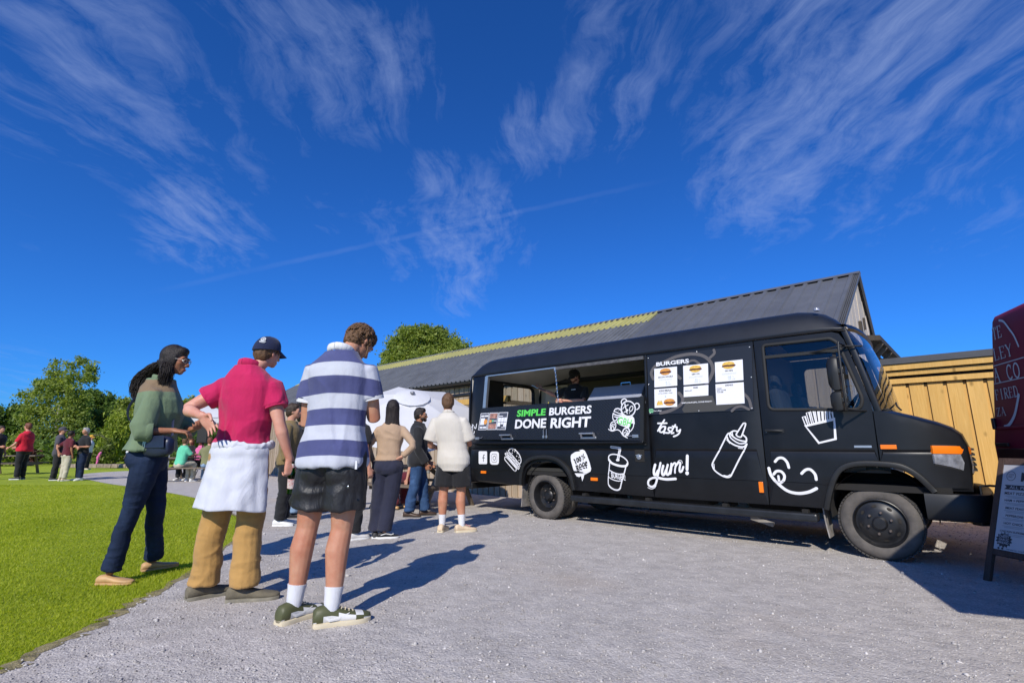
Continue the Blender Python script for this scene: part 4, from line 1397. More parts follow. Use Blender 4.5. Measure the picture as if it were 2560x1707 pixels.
mat('amber', (.85, .19, .006), .3, spec=.6)
mat('lamp_lens', (.34, .35, .39), .14, .35, var=.5, vscale=14, spec=.8)
mat('tyre', (.115, .102, .09), .85, col2=(.07, .064, .058), vscale=9, bump=.2, bscale=80)
mat('tread', (.05, .046, .042), .9, var=.4, vscale=14)
mat('wheel_black', (.011, .011, .012), .42, var=.5, vscale=14)
mat('nut', (.16, .13, .115), .5, .5)
mat('cream_lining', (.62, .58, .51), .55, var=.12, vscale=3)
mat('dark_lining', (.03, .028, .022), .6)
mat('underbody', (.012, .011, .01), .9)
mat('seat_cloth', (.03, .032, .038), .9)
mat('flap_rubber', (.25, .23, .21), .8, var=.4, vscale=8)
glass('cab_glass', (.8, .82, .83))
glass('rear_glass', (.85, .88, .88))
PAINT = _MATS['van_paint']


def tf(s, z):
    """Depth of the near side skin at (along, up): tumblehome, tuck-under, grooves, front and rear rounding."""
    y = 0.0
    if z > 1.2:
        y += .035 * ((z - 1.2) / 1.2) ** 2
    if z < .75:
        y += .03 * ((.75 - z) / .3) ** 2
    if s > 4.40:
        y += .17 * ((s - 4.40) / .62) ** 2
    if s < -1.5:
        y += .07 * ((-1.5 - s) / .25) ** 2
    y += .011 * math.exp(-((z - 1.066) / .0075) ** 2)
    y += .007 * (1 if z < .727 else 0)
    return y


def vmap(a, b, off=.003):
    return (a, tf(a, b) - off, b)


def flapmap(a, b, off=.003):
    return (a, -.064 - off, b)


def menumap(a, b, off=.003):
    return (a, tf(a, b) - .012 - off, b)


def round_poly(pts, r, n=4):
    out = []
    m = len(pts)
    rr = r if isinstance(r, (list, tuple)) else [r] * m
    for i in range(m):
        p = np.array(pts[i], float)
        a = np.array(pts[i - 1], float) - p
        b = np.array(pts[(i + 1) % m], float) - p
        la, lb = np.linalg.norm(a), np.linalg.norm(b)
        k = min(rr[i], la * .45, lb * .45)
        if k <= 0:
            out.append(tuple(p))
            continue
        p0, p2 = p + a / la * k, p + b / lb * k
        for t in np.linspace(0, 1, n + 1):
            q = (1 - t) ** 2 * p0 + 2 * t * (1 - t) * p + t * t * p2
            out.append(tuple(q))
    return out


def skin(name, outline, holes, material, parent, fn=tf, step=.14, thick=.03, zrows=(1.046, 1.058, 1.066, 1.074, 1.086, .724, .73), ymul=1, ybase=0.0, smooth=35):
    """A body panel: outline with holes in (along, up), bent to fn and given thickness."""
    loops = [outline] + list(holes)
    V, E, F = [], [], []
    for lp in loops:
        b = len(V)
        V += [Vector(p) for p in lp]
        n = len(lp)
        E += [(b + i, b + (i + 1) % n) for i in range(n)]
    xs = [p[0] for p in outline]
    zs = [p[1] for p in outline]
    ol = np.array(outline)
    gx = np.arange(min(xs) + step / 2, max(xs), step)
    gzv = list(np.arange(min(zs) + step / 2, max(zs), step)) + [z for z in zrows if min(zs) < z < max(zs)]
    pts = [(x, z) for x in gx for z in gzv]
    if pts:
        A = np.array(pts)
        ok = in_poly(A[:, 0], A[:, 1], ol)
        for h in holes:
            ok &= ~in_poly(A[:, 0], A[:, 1], h)
        V += [Vector(p) for p in A[ok]]
    r = delaunay_2d_cdt(V, E, [], 4, 1e-6)
    co, fc = r[0], r[2]
    if holes:
        keep = []
        hp = [np.array(h) for h in holes]
        cen = np.array([[sum(co[i].x for i in f) / len(f), sum(co[i].y for i in f) / len(f)] for f in fc])
        ok = in_poly(cen[:, 0], cen[:, 1], ol)
        for h in hp:
            ok &= ~in_poly(cen[:, 0], cen[:, 1], h)
        fc = [f for f, k in zip(fc, ok) if k]
    else:
        cen = np.array([[sum(co[i].x for i in f) / len(f), sum(co[i].y for i in f) / len(f)] for f in fc])
        ok = in_poly(cen[:, 0], cen[:, 1], ol)
        fc = [f for f, k in zip(fc, ok) if k]
    n = len(co)
    vs = [(p.x, ybase + ymul * fn(p.x, p.y), p.y) for p in co] + [(p.x, ybase + ymul * (fn(p.x, p.y) + thick), p.y) for p in co]
    fs = []
    cnt = {}
    for f in fc:
        f = list(f)
        a, b, c = co[f[0]], co[f[1]], co[f[2]]
        area = (b.x - a.x) * (c.y - a.y) - (c.x - a.x) * (b.y - a.y)
        if (area < 0) == (ymul > 0):
            f.reverse()
        fs.append(tuple(f))
        fs.append(tuple(n + i for i in reversed(f)))
        for i in range(len(f)):
            e = (f[i], f[(i + 1) % len(f)])
            cnt[e] = 1
    for (a, b) in list(cnt):
        if (b, a) not in cnt:
            fs.append((a, n + a, n + b, b))
    mb = MB()
    mb.add(vs, fs)
    return mb.build(name, material, parent, smooth=smooth)


SEAM = 1.832
arch_r = [(.551, .482), (.53, .56), (.47, .70), (.37, .80), (.256, .862), (.091, .888), (-.1, .878), (-.23, .84), (-.33, .76), (-.385, .64), (-.408, .495)]
rear_out = [(-1.735, .50), (-1.742, .9), (-1.738, 1.22), (-1.69, 2.0), (-1.625, 2.385), (SEAM, 2.385), (SEAM, .462)] + arch_r
skin('rear_side_panel', rear_out, [[(-1.352, 1.70), (-1.285, 2.362), (1.80, 2.362), (1.80, 1.70)]], PAINT, van)
skin('mid_side_panel', [(SEAM + .008, .462), (SEAM + .008, 2.385), (3.236, 2.385), (3.236, .468)], [], PAINT, van)
door_win = round_poly([(3.345, 1.535), (3.345, 2.305), (4.035, 2.292), (4.105, 2.235), (4.262, 1.60), (4.225, 1.497)], [.07, .04, .02, .05, .05, .05])
door_out = [(3.248, .47), (3.248, 2.375), (4.06, 2.362), (4.125, 2.335), (4.165, 2.26), (4.318, 1.60), (4.328, 1.48), (4.322, .972), (4.18, .958), (4.013, .918), (3.935, .83), (3.87, .70), (3.81, .47)]
door = skin('cab_door', door_out, [door_win], PAINT, van)
fen = [(4.336, .97), (4.336, 1.478), (4.43, 1.462), (4.62, 1.395), (4.85, 1.305), (4.95, 1.24), (5.0, 1.13), (5.0, .70), (4.72, .70), (4.66, .79), (4.56, .885), (4.42, .945)]
skin('front_wing', fen, [], PAINT, van, step=.06)
# waist strip above the gutter, roof
ROOF = [(-1.70, 0.0), (-1.66, .25), (-1.60, .52), (-1.50, .80), (-1.38, .95), (-1.2, 1.0), (0, 1.0), (1.6, 1.0), (3.3, 1.0), (3.7, .99), (3.86, .9), (3.98, .76), (4.08, .52), (4.15, .25), (4.195, 0.0)]
prof = [(.0, .0), (-.004, .03), (.004, .06), (.018, .10), (.05, .18), (.10, .245), (.18, .295), (.32, .335), (.6, .362), (W / 2, .375)]
prof = [(y + .035, z) for y, z in prof]
full = prof + [(W - y, z) for y, z in reversed(prof[:-1])]
rows = []
for s, k in ROOF:
    e = 0 if k > .99 else (1 - k) * .05
    rows.append([(s, min(max(y, e), W - e), 2.385 + z * max(k, .02)) for y, z in full])
m = MB()
m.rings(rows, False, False, closed=False)
# close ends down to the waist line
m.add([rows[0][0], rows[0][-1], (-1.64, W - .05, 2.36), (-1.64, .05, 2.36)], [(0, 1, 2, 3)])
o = m.build('roof', _MATS['van_roof'], van, smooth=50, fixn=False)
sm = o.modifiers.new('thick', 'SOLIDIFY')
sm.thickness = .03
sm.offset = 1
# rain gutter
MB().sweep([(-1.64, .032, 2.386), (0, .028, 2.388), (3.3, .028, 2.388), (4.07, .03, 2.385), (4.19, .06, 2.36)], [.013], 6).build('rain_gutter', PAINT, van, smooth=50)
lmp = MB()
lmp.lathe([(.03, 0), (.03, .02), (.022, .035), (.001, .04)], 10, (3.93, .14, 2.385 + .265))
lmp.build('marker_lamp', _MATS['lamp_lens'], van, smooth=40)

# far side, rear, floor, bulkhead
rear_win = round_poly([(.88, 1.45), (.88, 2.31), (1.86, 2.31), (1.86, 1.45)], .1)
far_door_win = round_poly([(3.36, 1.53), (3.36, 2.24), (4.04, 2.24), (4.22, 1.53)], .07)
far_out = [(-1.735, .50), (-1.738, 1.22), (-1.69, 2.0), (-1.625, 2.385), (4.06, 2.375), (4.165, 2.26), (4.328, 1.48), (4.43, 1.46), (4.62, 1.39), (4.85, 1.30), (4.95, 1.24), (5.0, 1.13), (5.0, .70), (4.72, .70), (4.55, .89), (4.2, .96), (3.95, .85), (3.81, .47), (.55, .48), (.4, .78), (.09, .89), (-.25, .83), (-.40, .5)]
skin('far_side_panel', far_out, [far_door_win], [PAINT], van, ymul=-1, ybase=W, step=.3)
inn = [(-1.66, .78), (-1.60, 2.36), (3.2, 2.36), (3.2, .78)]
skin('inner_lining', inn, [], _MATS['cream_lining'], van, fn=lambda s, z: 0.0, ymul=-1, ybase=W - .075, thick=.004, step=.4)
skin('far_door_window', far_door_win, [], _MATS['cab_glass'], van, fn=lambda s, z: .02, ymul=-1, ybase=W, thick=.005, step=1)
for nm, x_, q_, mt, hl_, th in (('rear_panel', -1.70, [(.03, .5), (.03, 2.0), (.08, 2.39), (W - .08, 2.39), (W - .03, 2.0), (W - .03, .5)], PAINT, [rear_win], .035),
                           ('rear_lining', -1.672, [(.06, .78), (.06, 2.37), (W - .06, 2.37), (W - .06, .78)], _MATS['cream_lining'], [rear_win], .01),
                           ('rear_window', -1.69, rear_win, _MATS['rear_glass'], [], .004)):
    o = skin(nm, q_, hl_, mt, van, fn=lambda s, z: 0.0, thick=th, step=.3, zrows=())
    o.location = (x_, 0, 0)
    o.rotation_euler = (0, 0, math.pi / 2)
mb = MB()
lp_ = [(-1.665, a, b) for a, b in rear_win]
mb.sweep(lp_ + lp_[:2], [.016], 6, up=(1, 0, 0))
mb.build('rear_window_seal', _MATS['rubber'], van, smooth=50)
MB().box((-1.655, .5, 1.9), (.012, .74, .9)).build('rear_board', _MATS['dark_lining'], van)
MB().box((.75, W / 2, .76), (4.9, W - .1, .05)).build('floor', _MATS['dark_lining'], van)
MB().box((3.215, W / 2, 1.55), (.03, W - .1, 1.6)).build('bulkhead', _MATS['dark_lining'], van)
ceil = MB()
cr = []
for s in np.linspace(-1.668, 3.2, 8):
    cr.append([(s, .06 + (W - .12) * t, 2.355 + .12 * min(1, (s + 1.68) / .3) +.08 * min(1, (s + 1.68) / .3) * math.sin(math.pi * t) ** .6) for t in np.linspace(0, 1, 13)])
ceil.rings(cr, False, False, closed=False)
ceil.build('ceiling_lining', _MATS['cream_lining'], van, smooth=60)
# dark upper panels and boxes inside the kitchen
MB().box((1.15, W - .1, 1.75), (4.1, .03, 1.25)).build('back_board', mat('olive_lining', (.07, .062, .035), .45), van)
MB().box((-1.22, W - .16, 2.12), (.34, .14, .36)).build('switch_box', _MATS['cream_lining'], van, bevel=.02)
MB().box((.3, .42, 1.62), (3.0, .6, .04)).build('counter', _MATS['aluminium'], van)
MB().box((1.55, W - .33, 1.3), (3.0, .5, .04)).build('back_counter', _MATS['aluminium'], van)
# window reveal (pale edge) and frames of the hatch
mb = MB()
mb.bar((-1.325, .03, 1.70), (-1.262, .03, 2.35), .055, .07, up=(1, 0, 0))
mb.build('hatch_post', _MATS['aluminium'], van)
MB().bar((-1.27, .03, 2.352), (.28, .03, 2.352), .06, .02).build('hatch_rail', _MATS['aluminium'], van)
MB().bar((.28, .025, 2.34), (1.80, .025, 2.335), .05, .045).build('hatch_rail', mat('worn_rail', (.09, .085, .085), .5, var=.4, vscale=14), van)
MB().bar((.265, .02, 2.30), (.265, .02, 2.36), .035, .035).build('hatch_hinge', _MATS['aluminium'], van)

# folded-down hatch leaves
FL = [(-1.312, 1.782), (.148, 1.782), (.143, 1.212), (-1.475, 1.235)]
FR = [(.157, 1.782), (1.80, 1.785), (1.752, 1.19), (.152, 1.212)]
m = bpy.data.materials.new('tread_plate')
m.use_nodes = True
g = NT(m.node_tree)
co = g.n('ShaderNodeTexCoord').outputs['Object']
w1 = g.n('ShaderNodeTexWave', {'Vector': g.n('ShaderNodeMapping', {'Vector': co, 'Rotation': (0, R(45), 0)}).outputs[0], 'Scale': 9.0}).outputs['Fac']
w2 = g.n('ShaderNodeTexWave', {'Vector': g.n('ShaderNodeMapping', {'Vector': co, 'Rotation': (0, R(-45), 0)}).outputs[0], 'Scale': 9.0}).outputs['Fac']
b = g.n('ShaderNodeBump', {'Height': g.m('MULTIPLY', w1, w2), 'Strength': .25, 'Distance': .01})
p = g.n('ShaderNodeBsdfPrincipled', {'Base Color': (.0085, .0105, .016, 1), 'Roughness': .42, 'Normal': b.outputs[0]})
g.n('ShaderNodeOutputMaterial', {'Surface': p.outputs[0]})
for q in (FL, FR):
    mb = MB()
    mb.prism(q, -.064, -.03, lambda a, b, h: (a, h, b))
    mb.build('serving_flap', m, van, bevel=.004, fixn=True)
MB().bar((1.785, -.045, 1.79), (1.748, -.045, 1.17), .05, .055, up=(1, 0, 0)).build('flap_edge_trim', _MATS['trim_black'], van)
MB().box((.14, -.05, 1.172), (3.28, .10, .03)).build('flap_lip', PAINT, van, bevel=.008)
MB().box((.14, -.012, 1.146), (3.3, .03, .02)).build('flap_hinge_strip', _MATS['rubber'], van)
# chain from the hatch head to the flaps
ch0, ch1 = np.array((.272, .0, 2.335)), np.array((.345, -.03, 1.79))
nl = 17
for i in range(nl):
    c = ch0 + (ch1 - ch0) * (i + .5) / nl
    L = .021
    ring = []
    for k in range(12):
        a = 2 * math.pi * k / 12
        dx, dz = .0085 * math.cos(a), L * math.sin(a)
        ring.append((c[0] + (dx if i % 2 else 0), c[1] + (0 if i % 2 else dx), c[2] + dz))
    MB().sweep(ring + [ring[0]], [.0035], 5, up=(1, 0, 0) if i % 2 == 0 else (0, 1, 0)).build('chain_link', _MATS['chrome'], van)
# handles and catches
for s in (-.70, .90):
    mb = MB()
    mb.box((s, -.115, 1.302), (.24, .045, .022))
    for e in (-.11, .11):
        mb.bar((s + e, -.10, 1.305), (s + e * 1.02, -.07, 1.245), .03, .02)
    mb.box((s, -.067, 1.24), (.27, .008, .03))
    mb.build('flap_handle', _MATS['aluminium'], van, bevel=.006)
for s in (.075, .235 - .1):
    mb = MB()
    mb.sweep([(s, -.074, 1.25), (s, -.074, 1.37), (s + .015, -.082, 1.385)], [.006], 6)
    mb.box((s, -.072, 1.265), (.03, .014, .04))
    mb.build('bolt', _MATS['aluminium'], van)
for s, d in ((1.66, -1), (-1.40, 1)):
    mb = MB()
    mb.box((s, -.072, 1.255), (.09, .014, .04))
    mb.sweep([(s, -.08, 1.258), (s + d * .11, -.08, 1.258), (s + d * .13, -.085, 1.278)], [.006], 6)
    mb.build('bolt', _MATS['aluminium'], van)

# menu board on the mid panel
MENU = [(1.845, 1.538), (1.852, 2.35), (3.226, 2.325), (3.186, 1.541)]
mb = MB()
mb.prism(MENU, 0, 1, lambda a, b, h: (a, tf(a, b) - .012 * h + .001, b))
menu = mb.build('menu_board', _MATS['menu_base'], van, fixn=True)
graphic(GFX['menu_ring'], 'menu_print', _MATS['ring_print'], menu, menumap, .0012)
graphic(GFX['menu_shirt'], 'menu_print', _MATS['olive_print'], menu, menumap, .0006)
WP, DP = _MATS['white_print'], _MATS['dark_print']


def quad(q, name, m, parent, mapf, off):
    mb = MB()
    n = len(q)
    mb.add([mapf(a, b, off) for a, b in q], tess(q))
    return mb.build(name, m, parent)


PAPERS = [((1.946, 1.903, 2.277, 2.160), 'burger', 'BACON DOUBLE', ('10', '13')), ((1.935, 1.626, 2.26, 1.880), 'meal', 'KIDS MEALS', ('8',)),
          ((2.354, 1.903, 2.688, 2.158), 'burger', 'GBH OG', ('9.5', '12.5')), ((2.346, 1.747, 2.675, 1.882), 'plain', 'FRIES', ('REGULAR',)),
          ((2.767, 1.904, 3.11, 2.160), 'burger', 'GBH BBQ', ('10.5', '13.5')), ((2.756, 1.624, 3.1, 1.881), 'plain', 'DRINKS', ('COKE', 'DIET COKE', 'WATER'))]


def burger_print(cx, cz, w, parent, mapf, off, pale):
    """Small printed burger: bun, filling, base."""
    h = w * .52
    def blob(y0, y1, wx, m, o, wob=0.0):
        n = 14
        top = [(cx + wx * w / 2 * math.cos(math.pi * (1 - k / n)), cz + y0 * h + (y1 - y0) * h * math.sin(math.pi * k / n) ** .7) for k in range(n + 1)]
        quad(list(reversed(top)), 'printed_burger', m, parent, mapf, off + o)
    mm = _MATS['bun_pale' if pale else 'bun']
    blob(.12, -.5, .86, mm, .0000)
    blob(.02, .55, .9, mm, .0001)
    quad([(cx - w * .48, cz - h * .16), (cx + w * .44, cz - h * .2), (cx + w * .52, cz - h * .02), (cx + w * .42, cz + h * .1), (cx + w * .1, cz + h * .05),
          (cx - w * .2, cz + h * .12), (cx - w * .46, cz + h * .02)], 'printed_burger', _MATS['patty'], parent, mapf, off + .0003)


for (a0, b0, a1, b1), kind, title, rows_ in PAPERS:
    mb = MB()
    mb.prism([(a0, b0), (a0 + .008, b1), (a1, b1 - .001), (a1 - .01, b0)], 0, 1, lambda a, b, h: menumap(a, b, .0005 + .0025 * h))
    sh = mb.build('menu_sheet', _MATS['paper_white'], menu, fixn=True)
    w = a1 - a0
    mf = lambda a, b: menumap(a, b, .0045)
    cx = (a0 + a1) / 2
    if kind == 'burger':
        burger_print(cx, b1 - .058, .17, sh, menumap, .0042, title != 'BACON DOUBLE')
        text(title, sh, 'lettering', DP, (a0 + w * .12, b0 + .122, a1 - w * .12, b0 + .142), mf, bold=.02, align='c')
        for k in range(2):
            text('Beef patty, cheese, pickles, onion and house sauce', sh, 'lettering', _MATS['grey_ink'], (a0 + .02, b0 + .098 - k * .013, a1 - .02, b0 + .106 - k * .013), mf, align='c')
        for k, r_ in enumerate(rows_):
            text(r_, sh, 'lettering', _MATS['blue_ink'], (cx - .05, b0 + .048 - k * .026, cx + .02, b0 + .066 - k * .026), mf, align='r')
            text(('single', 'double')[k], sh, 'lettering', _MATS['grey_ink'], (cx + .035, b0 + .05 - k * .026, cx + .09, b0 + .059 - k * .026), mf, align='l')
    elif kind == 'meal':
        text(title, sh, 'lettering', DP, (a0 + .05, b1 - .042, a1 - .05, b1 - .018), mf, bold=.02, align='c')
        text('LITTLE CHEESE + FRIES', sh, 'lettering', DP, (a0 + .025, b1 - .073, a1 - .025, b1 - .059), mf, align='c')
        text('8', sh, 'lettering', _MATS['blue_ink'], (cx - .02, b1 - .12, cx + .02, b1 - .1), mf, align='c')
        burger_print(cx + .05, b0 + .063, .17, sh, menumap, .0042, False)
        for k in range(7):
            quad([(a0 + .03 + k * .013, b0 + .035), (a0 + .045 + k * .013, b0 + .035), (a0 + .055 + k * .010, b0 + .075 + .01 * (k % 3)), (a0 + .043 + k * .010, b0 + .08 + .01 * (k % 3))], 'printed_fries', _MATS['bun_pale'], sh, menumap, .0043 + k * .00005)
    else:
        text(title, sh, 'lettering', DP, (a0 + .08, b1 - .034, a1 - .08, b1 - .014), mf, bold=.02, align='c')
        for k, r_ in enumerate(rows_):
            text(r_, sh, 'lettering', DP, (a0 + .02, b1 - .066 - k * .023, a1 - .12, b1 - .05 - k * .023), mf, bold=.01, align='l')
mm2 = lambda a, b: menumap(a, b, .003)
text('BURGERS', menu, 'lettering', WP, (1.985, 2.19, 2.443, 2.246), mm2, bold=.035)
text('SIMPLE BURGERS, DONE RIGHT!', menu, 'lettering', WP, (2.314, 1.66, 2.705, 1.68), mm2, bold=.02)
quad(round_poly([(1.852, 1.564), (1.852, 1.617), (1.914, 1.617), (1.914, 1.564)], .015), 'burger_badge', _MATS['green_logo'], menu, menumap, .003)
for k in range(2):
    quad([(1.858, 1.58 + k * .018), (1.858, 1.586 + k * .018), (1.908, 1.586 + k * .018), (1.908, 1.58 + k * .018)], 'burger_badge', _MATS['menu_base'], menu, menumap, .0034)
text('Kerry Meat', menu, 'lettering', WP, (1.92, 1.573, 2.03, 1.596), mm2, bold=.01)
sc_ = MB().lathe([(.007, 0), (.007, .003), (.003, .005)], 8, axis='y').mesh('screw', _MATS['aluminium'])
for a, b in ((1.87, 2.32), (2.55, 2.325), (3.2, 2.30), (1.865, 1.56), (2.53, 1.56), (3.165, 1.56), (1.86, 1.95), (3.19, 1.93)):
    o = link(bpy.data.objects.new('screw', sc_))
    o.parent = menu
    o.location = menumap(a, b, .001)
    o.rotation_euler = (0, 0, math.pi)

# white graphics straight on the paint
for nm in ('social_icon', 'burger_graphic', 'beef_bubble', 'cup_graphic', 'tasty_lettering', 'yum_lettering', 'bottle_graphic', 'fries_graphic', 'face_graphic', 'rear_lettering'):
    graphic(GFX[nm], nm, WP, door if nm in ('fries_graphic', 'face_graphic') else van, vmap, .003)
graphic(GFX['social_mark'], 'social_mark', DP, van, vmap, .0055)
graphic(GFX['beef_lettering'], 'beef_lettering', DP, van, vmap, .0055)
graphic(GFX['bear_emblem'], 'bear_emblem', WP, van, flapmap, .002)
fm = lambda a, b: flapmap(a, b, .0022)


def slanted(a0, b0, a1, b1):
    return (a0, b0, a1, b1)


text('SIMPLE', van, 'flap_lettering', _MATS['green_print'], (-.484, 1.597, .128, 1.706), fm, shear=.12, bold=.032)
text('BURGERS', van, 'flap_lettering', WP, (.185, 1.591, .972, 1.712), fm, shear=.12, bold=.032)
text('DONE', van, 'flap_lettering', WP, (-.53, 1.402, .135, 1.553), fm, shear=.12, bold=.032)
text('RIGHT', van, 'flap_lettering', WP, (.205, 1.394, .96, 1.551), fm, shear=.12, bold=.032)
ca, sa = math.cos(R(-17)), math.sin(R(-17))
text('GBH', van, 'bear_lettering', _MATS['green_print'], (-.11, -.052, .12, .052), lambda a, b: flapmap(1.50 + a * ca * .92 - b * sa, 1.455 + a * sa * .75 + b * ca, .0058), bold=.01)
text('BURGER!', van, 'cup_lettering', WP, (1.218, .685, 1.435, .765), lambda a, b: vmap(a, b - .06 * (a - 1.218) / .22 * .5, .004), bold=.025)
# three small posters on the left leaf
for k, q in enumerate(([(-1.323, 1.689), (-1.116, 1.687), (-1.182, 1.398), (-1.387, 1.4)], [(-1.101, 1.69), (-.897, 1.685), (-.956, 1.396), (-1.168, 1.399)], [(-.883, 1.686), (-.675, 1.682), (-.736, 1.391), (-.945, 1.396)])):
    mb = MB()
    mb.prism(list(reversed(q)), .0005, .003, lambda a, b, h: flapmap(a, b, h))
    po = mb.build('poster', _MATS['paper_white'], van, fixn=True)
    Q = np.array(q)
    def pp(u, v):
        return Q[0] * (1 - u) * (1 - v) + Q[1] * u * (1 - v) + Q[2] * u * v + Q[3] * (1 - u) * v
    def pr(u0, v0, u1, v1, m, off):
        quad([pp(u0, v1), pp(u1, v1), pp(u1, v0), pp(u0, v0)], 'poster_print', _MATS[m], po, flapmap, off)
    pr(.05, .03, .95, .97, 'poster_dark', .0033)
    if k == 0:
        pr(.1, .13, .5, .22, 'paper_white', .0037)
        pr(.55, .13, .93, .22, 'paper_white', .0037)
        pr(.12, .3, .6, .7, 'paper_white', .0037)
        quad([tuple(pp(.72 + .2 * math.cos(a), .52 - .16 * math.sin(a))) for a in np.linspace(0, 2 * math.pi, 14)[:-1]], 'poster_print', _MATS['poster_orange'], po, flapmap, .0039)
        pr(.14, .8, .48, .9, 'paper_white', .0037)
        pr(.53, .8, .9, .9, 'paper_white', .0037)
    elif k == 1:
        pr(.07, .05, .93, .33, 'poster_pink', .0037)
        pr(.08, .66, .93, .94, 'poster_pink', .0037)
        pr(.1, .42, .35, .58, 'poster_orange', .0037)
        pr(.4, .42, .58, .54, 'green_logo', .0037)
        pr(.6, .46, .9, .5, 'paper_white', .0037)
    else:
        pr(.05, .2, .5, .24, 'paper_white', .0037)
        for a in range(3):
            for b in range(2):
                if (a, b) != (1, 1):
                    pr(.04 + a * .32, .3 + b * .27, .33 + a * .32, .54 + b * .27, 'paper_white', .0037)
        pr(.37, .57, .65, .68, 'paper_white', .0037)
        pr(.5, .85, .95, .88, 'paper_white', .0037)

# amber markers, badge, fuel flap
for a0, b0, a1, b1 in ((-1.37, .657, -1.248, .7), (.877, .632, .993, .676), (3.155, .598, 3.203, .718), (4.352, 1.09, 4.485, 1.134)):
    MB().box(((a0 + a1) / 2, tf((a0 + a1) / 2, (b0 + b1) / 2) - .008, (b0 + b1) / 2), (a1 - a0, .02, b1 - b0)).build('marker_light', _MATS['amber'], van, bevel=.005)
MB().box((4.205, tf(4.2, 1.12) - .004, 1.116), (.15, .008, .022)).build('badge', _MATS['aluminium'], van)
fu = MB().box((1.672, .004, .992), (.14, .02, .165)).build('fuel_flap', _MATS['underbody'], van, bevel=.004)
mb = MB()
mb.lathe([(.035, -.012), (.035, -.004), (.02, -.016), (.001, -.018)], 14, (1.665, -.004, .98), 'y')
mb.bar((1.62, -.012, 1.0), (1.71, -.012, 1.0), .012, .012)
mb.build('fuel_cap', _MATS['aluminium'], fu)

# door: seals, glass, bars, handle
mb = MB()
loop = [(p[0], tf(*p) - .004, p[1]) for p in door_win]
mb.sweep(loop + [loop[0], loop[1]], [(.018, .012)], 6, up=(0, 1, 0))
mb.build('window_seal', _MATS['rubber'], door, smooth=50)
skin('window_pane', door_win, [], _MATS['cab_glass'], door, fn=lambda s, z: tf(s, z) + .012, thick=.004, step=1, zrows=())
MB().bar((3.345, .028, 2.158), (4.11, .028, 2.15), .02, .035).build('window_bar', _MATS['rubber'], door)
MB().bar((4.09, .022, 1.51), (4.055, .03, 2.15), .02, .03, up=(1, 0, 0)).build('window_bar', _MATS['rubber'], door)
mb = MB()
mb.box((3.385, -.006, 1.29), (.2, .012, .045))
mb.sweep([(3.29, -.018, 1.293), (3.36, -.03, 1.296), (3.42, -.03, 1.293), (3.47, -.016, 1.29)], [.011, .014, .014, .009], 8)
mb.build('door_handle', _MATS['trim_black'], door, smooth=50)
MB().lathe([(.011, 0), (.011, -.006)], 10, (3.30, -.012, 1.29), 'y').build('lock', _MATS['aluminium'], door)
# windscreen, pillars
WS0, WS1 = (4.39, 1.495), (4.185, 2.39)
rows = []
for i, y in enumerate(np.linspace(.045, W - .045, 13)):
    q = 1 - ((y - W / 2) / (W / 2 - .04)) ** 2
    b = .10 * q ** .62
    rows.append([(WS0[0] + b * 1.05 + (WS1[0] - WS0[0]) * t + b * -.15 * t + .03 * math.sin(math.pi * t), y + (.03 if y < W / 2 else -.03) * t, WS0[1] + (WS1[1] - WS0[1]) * t + .03 * q * t) for t in np.linspace(0, 1, 6)])
m = MB()
m.rings(rows, False, False, closed=False)
m.build('windscreen', _MATS['cab_glass'], van, smooth=60)
for yy, nm in ((.05, 'front_pillar'), (W - .05, 'front_pillar')):
    mb = MB()
    pts = [(4.375, yy, 1.47), (4.31, yy, 1.78), (4.24, yy + (.012 if yy < 1 else -.012), 2.1), (4.165, yy + (.03 if yy < 1 else -.03), 2.395)]
    mb.sweep(pts, [(.032, .03)], 8, up=(0, 1, 0), sup=3)
    mb.build(nm, PAINT, van, smooth=50)
mb = MB()
mb.rings([[(p[0] + dx, p[1], p[2] + dz) for p in (r[-1] for r in rows)] for dx, dz in ((-.08, .06), (.0, .05), (.025, .0), (.01, -.03))], False, False, closed=False)
mb.build('windscreen_header', PAINT, van, smooth=50)
# cab inside
mb = MB()
mb.box((4.32, W / 2, 1.33), (.34, W - .14, .3))
mb.build('dashboard', _MATS['dark_lining'], van, bevel=.05)
for yy in (.5, 1.55):
    mb = MB()
    mb.box((3.62, yy, 1.12), (.5, .5, .16))
    mb.box((3.40, yy, 1.48), (.14, .5, .66), Matrix.Rotation(R(-10), 3, 'Y'))
    mb.box((3.34, yy, 1.9), (.1, .28, .18))
    mb.build('cab_seat', _MATS['seat_cloth'], van, bevel=.05)
mb = MB()
c0 = Vector((4.08, .5, 1.52))
ring = []
rot = Matrix.Rotation(R(-58), 3, 'Y')
for k in range(25):
    a = 2 * math.pi * k / 24
    ring.append(c0 + rot @ Vector((.21 * math.cos(a), .21 * math.sin(a), 0)))
mb.sweep(ring, [.016], 8, up=(0, 0, 1))
for a in (R(90), R(210), R(330)):
    mb.sweep([c0, c0 + rot @ Vector((.2 * math.cos(a), .2 * math.sin(a), 0))], [.012], 6)
mb.sweep([c0, c0 + Vector((.2, 0, -.25))], [.03], 8)
mb.build('steering_wheel', _MATS['trim_black'], van, smooth=50)
MB().box((3.7, W / 2, .9), (1.0, W - .12, .05)).build('cab_floor', _MATS['dark_lining'], van)
mb = MB()
mb.box((3.95, .1, 1.15), (.9, .02, .6))
mb.build('door_card', _MATS['dark_lining'], van)

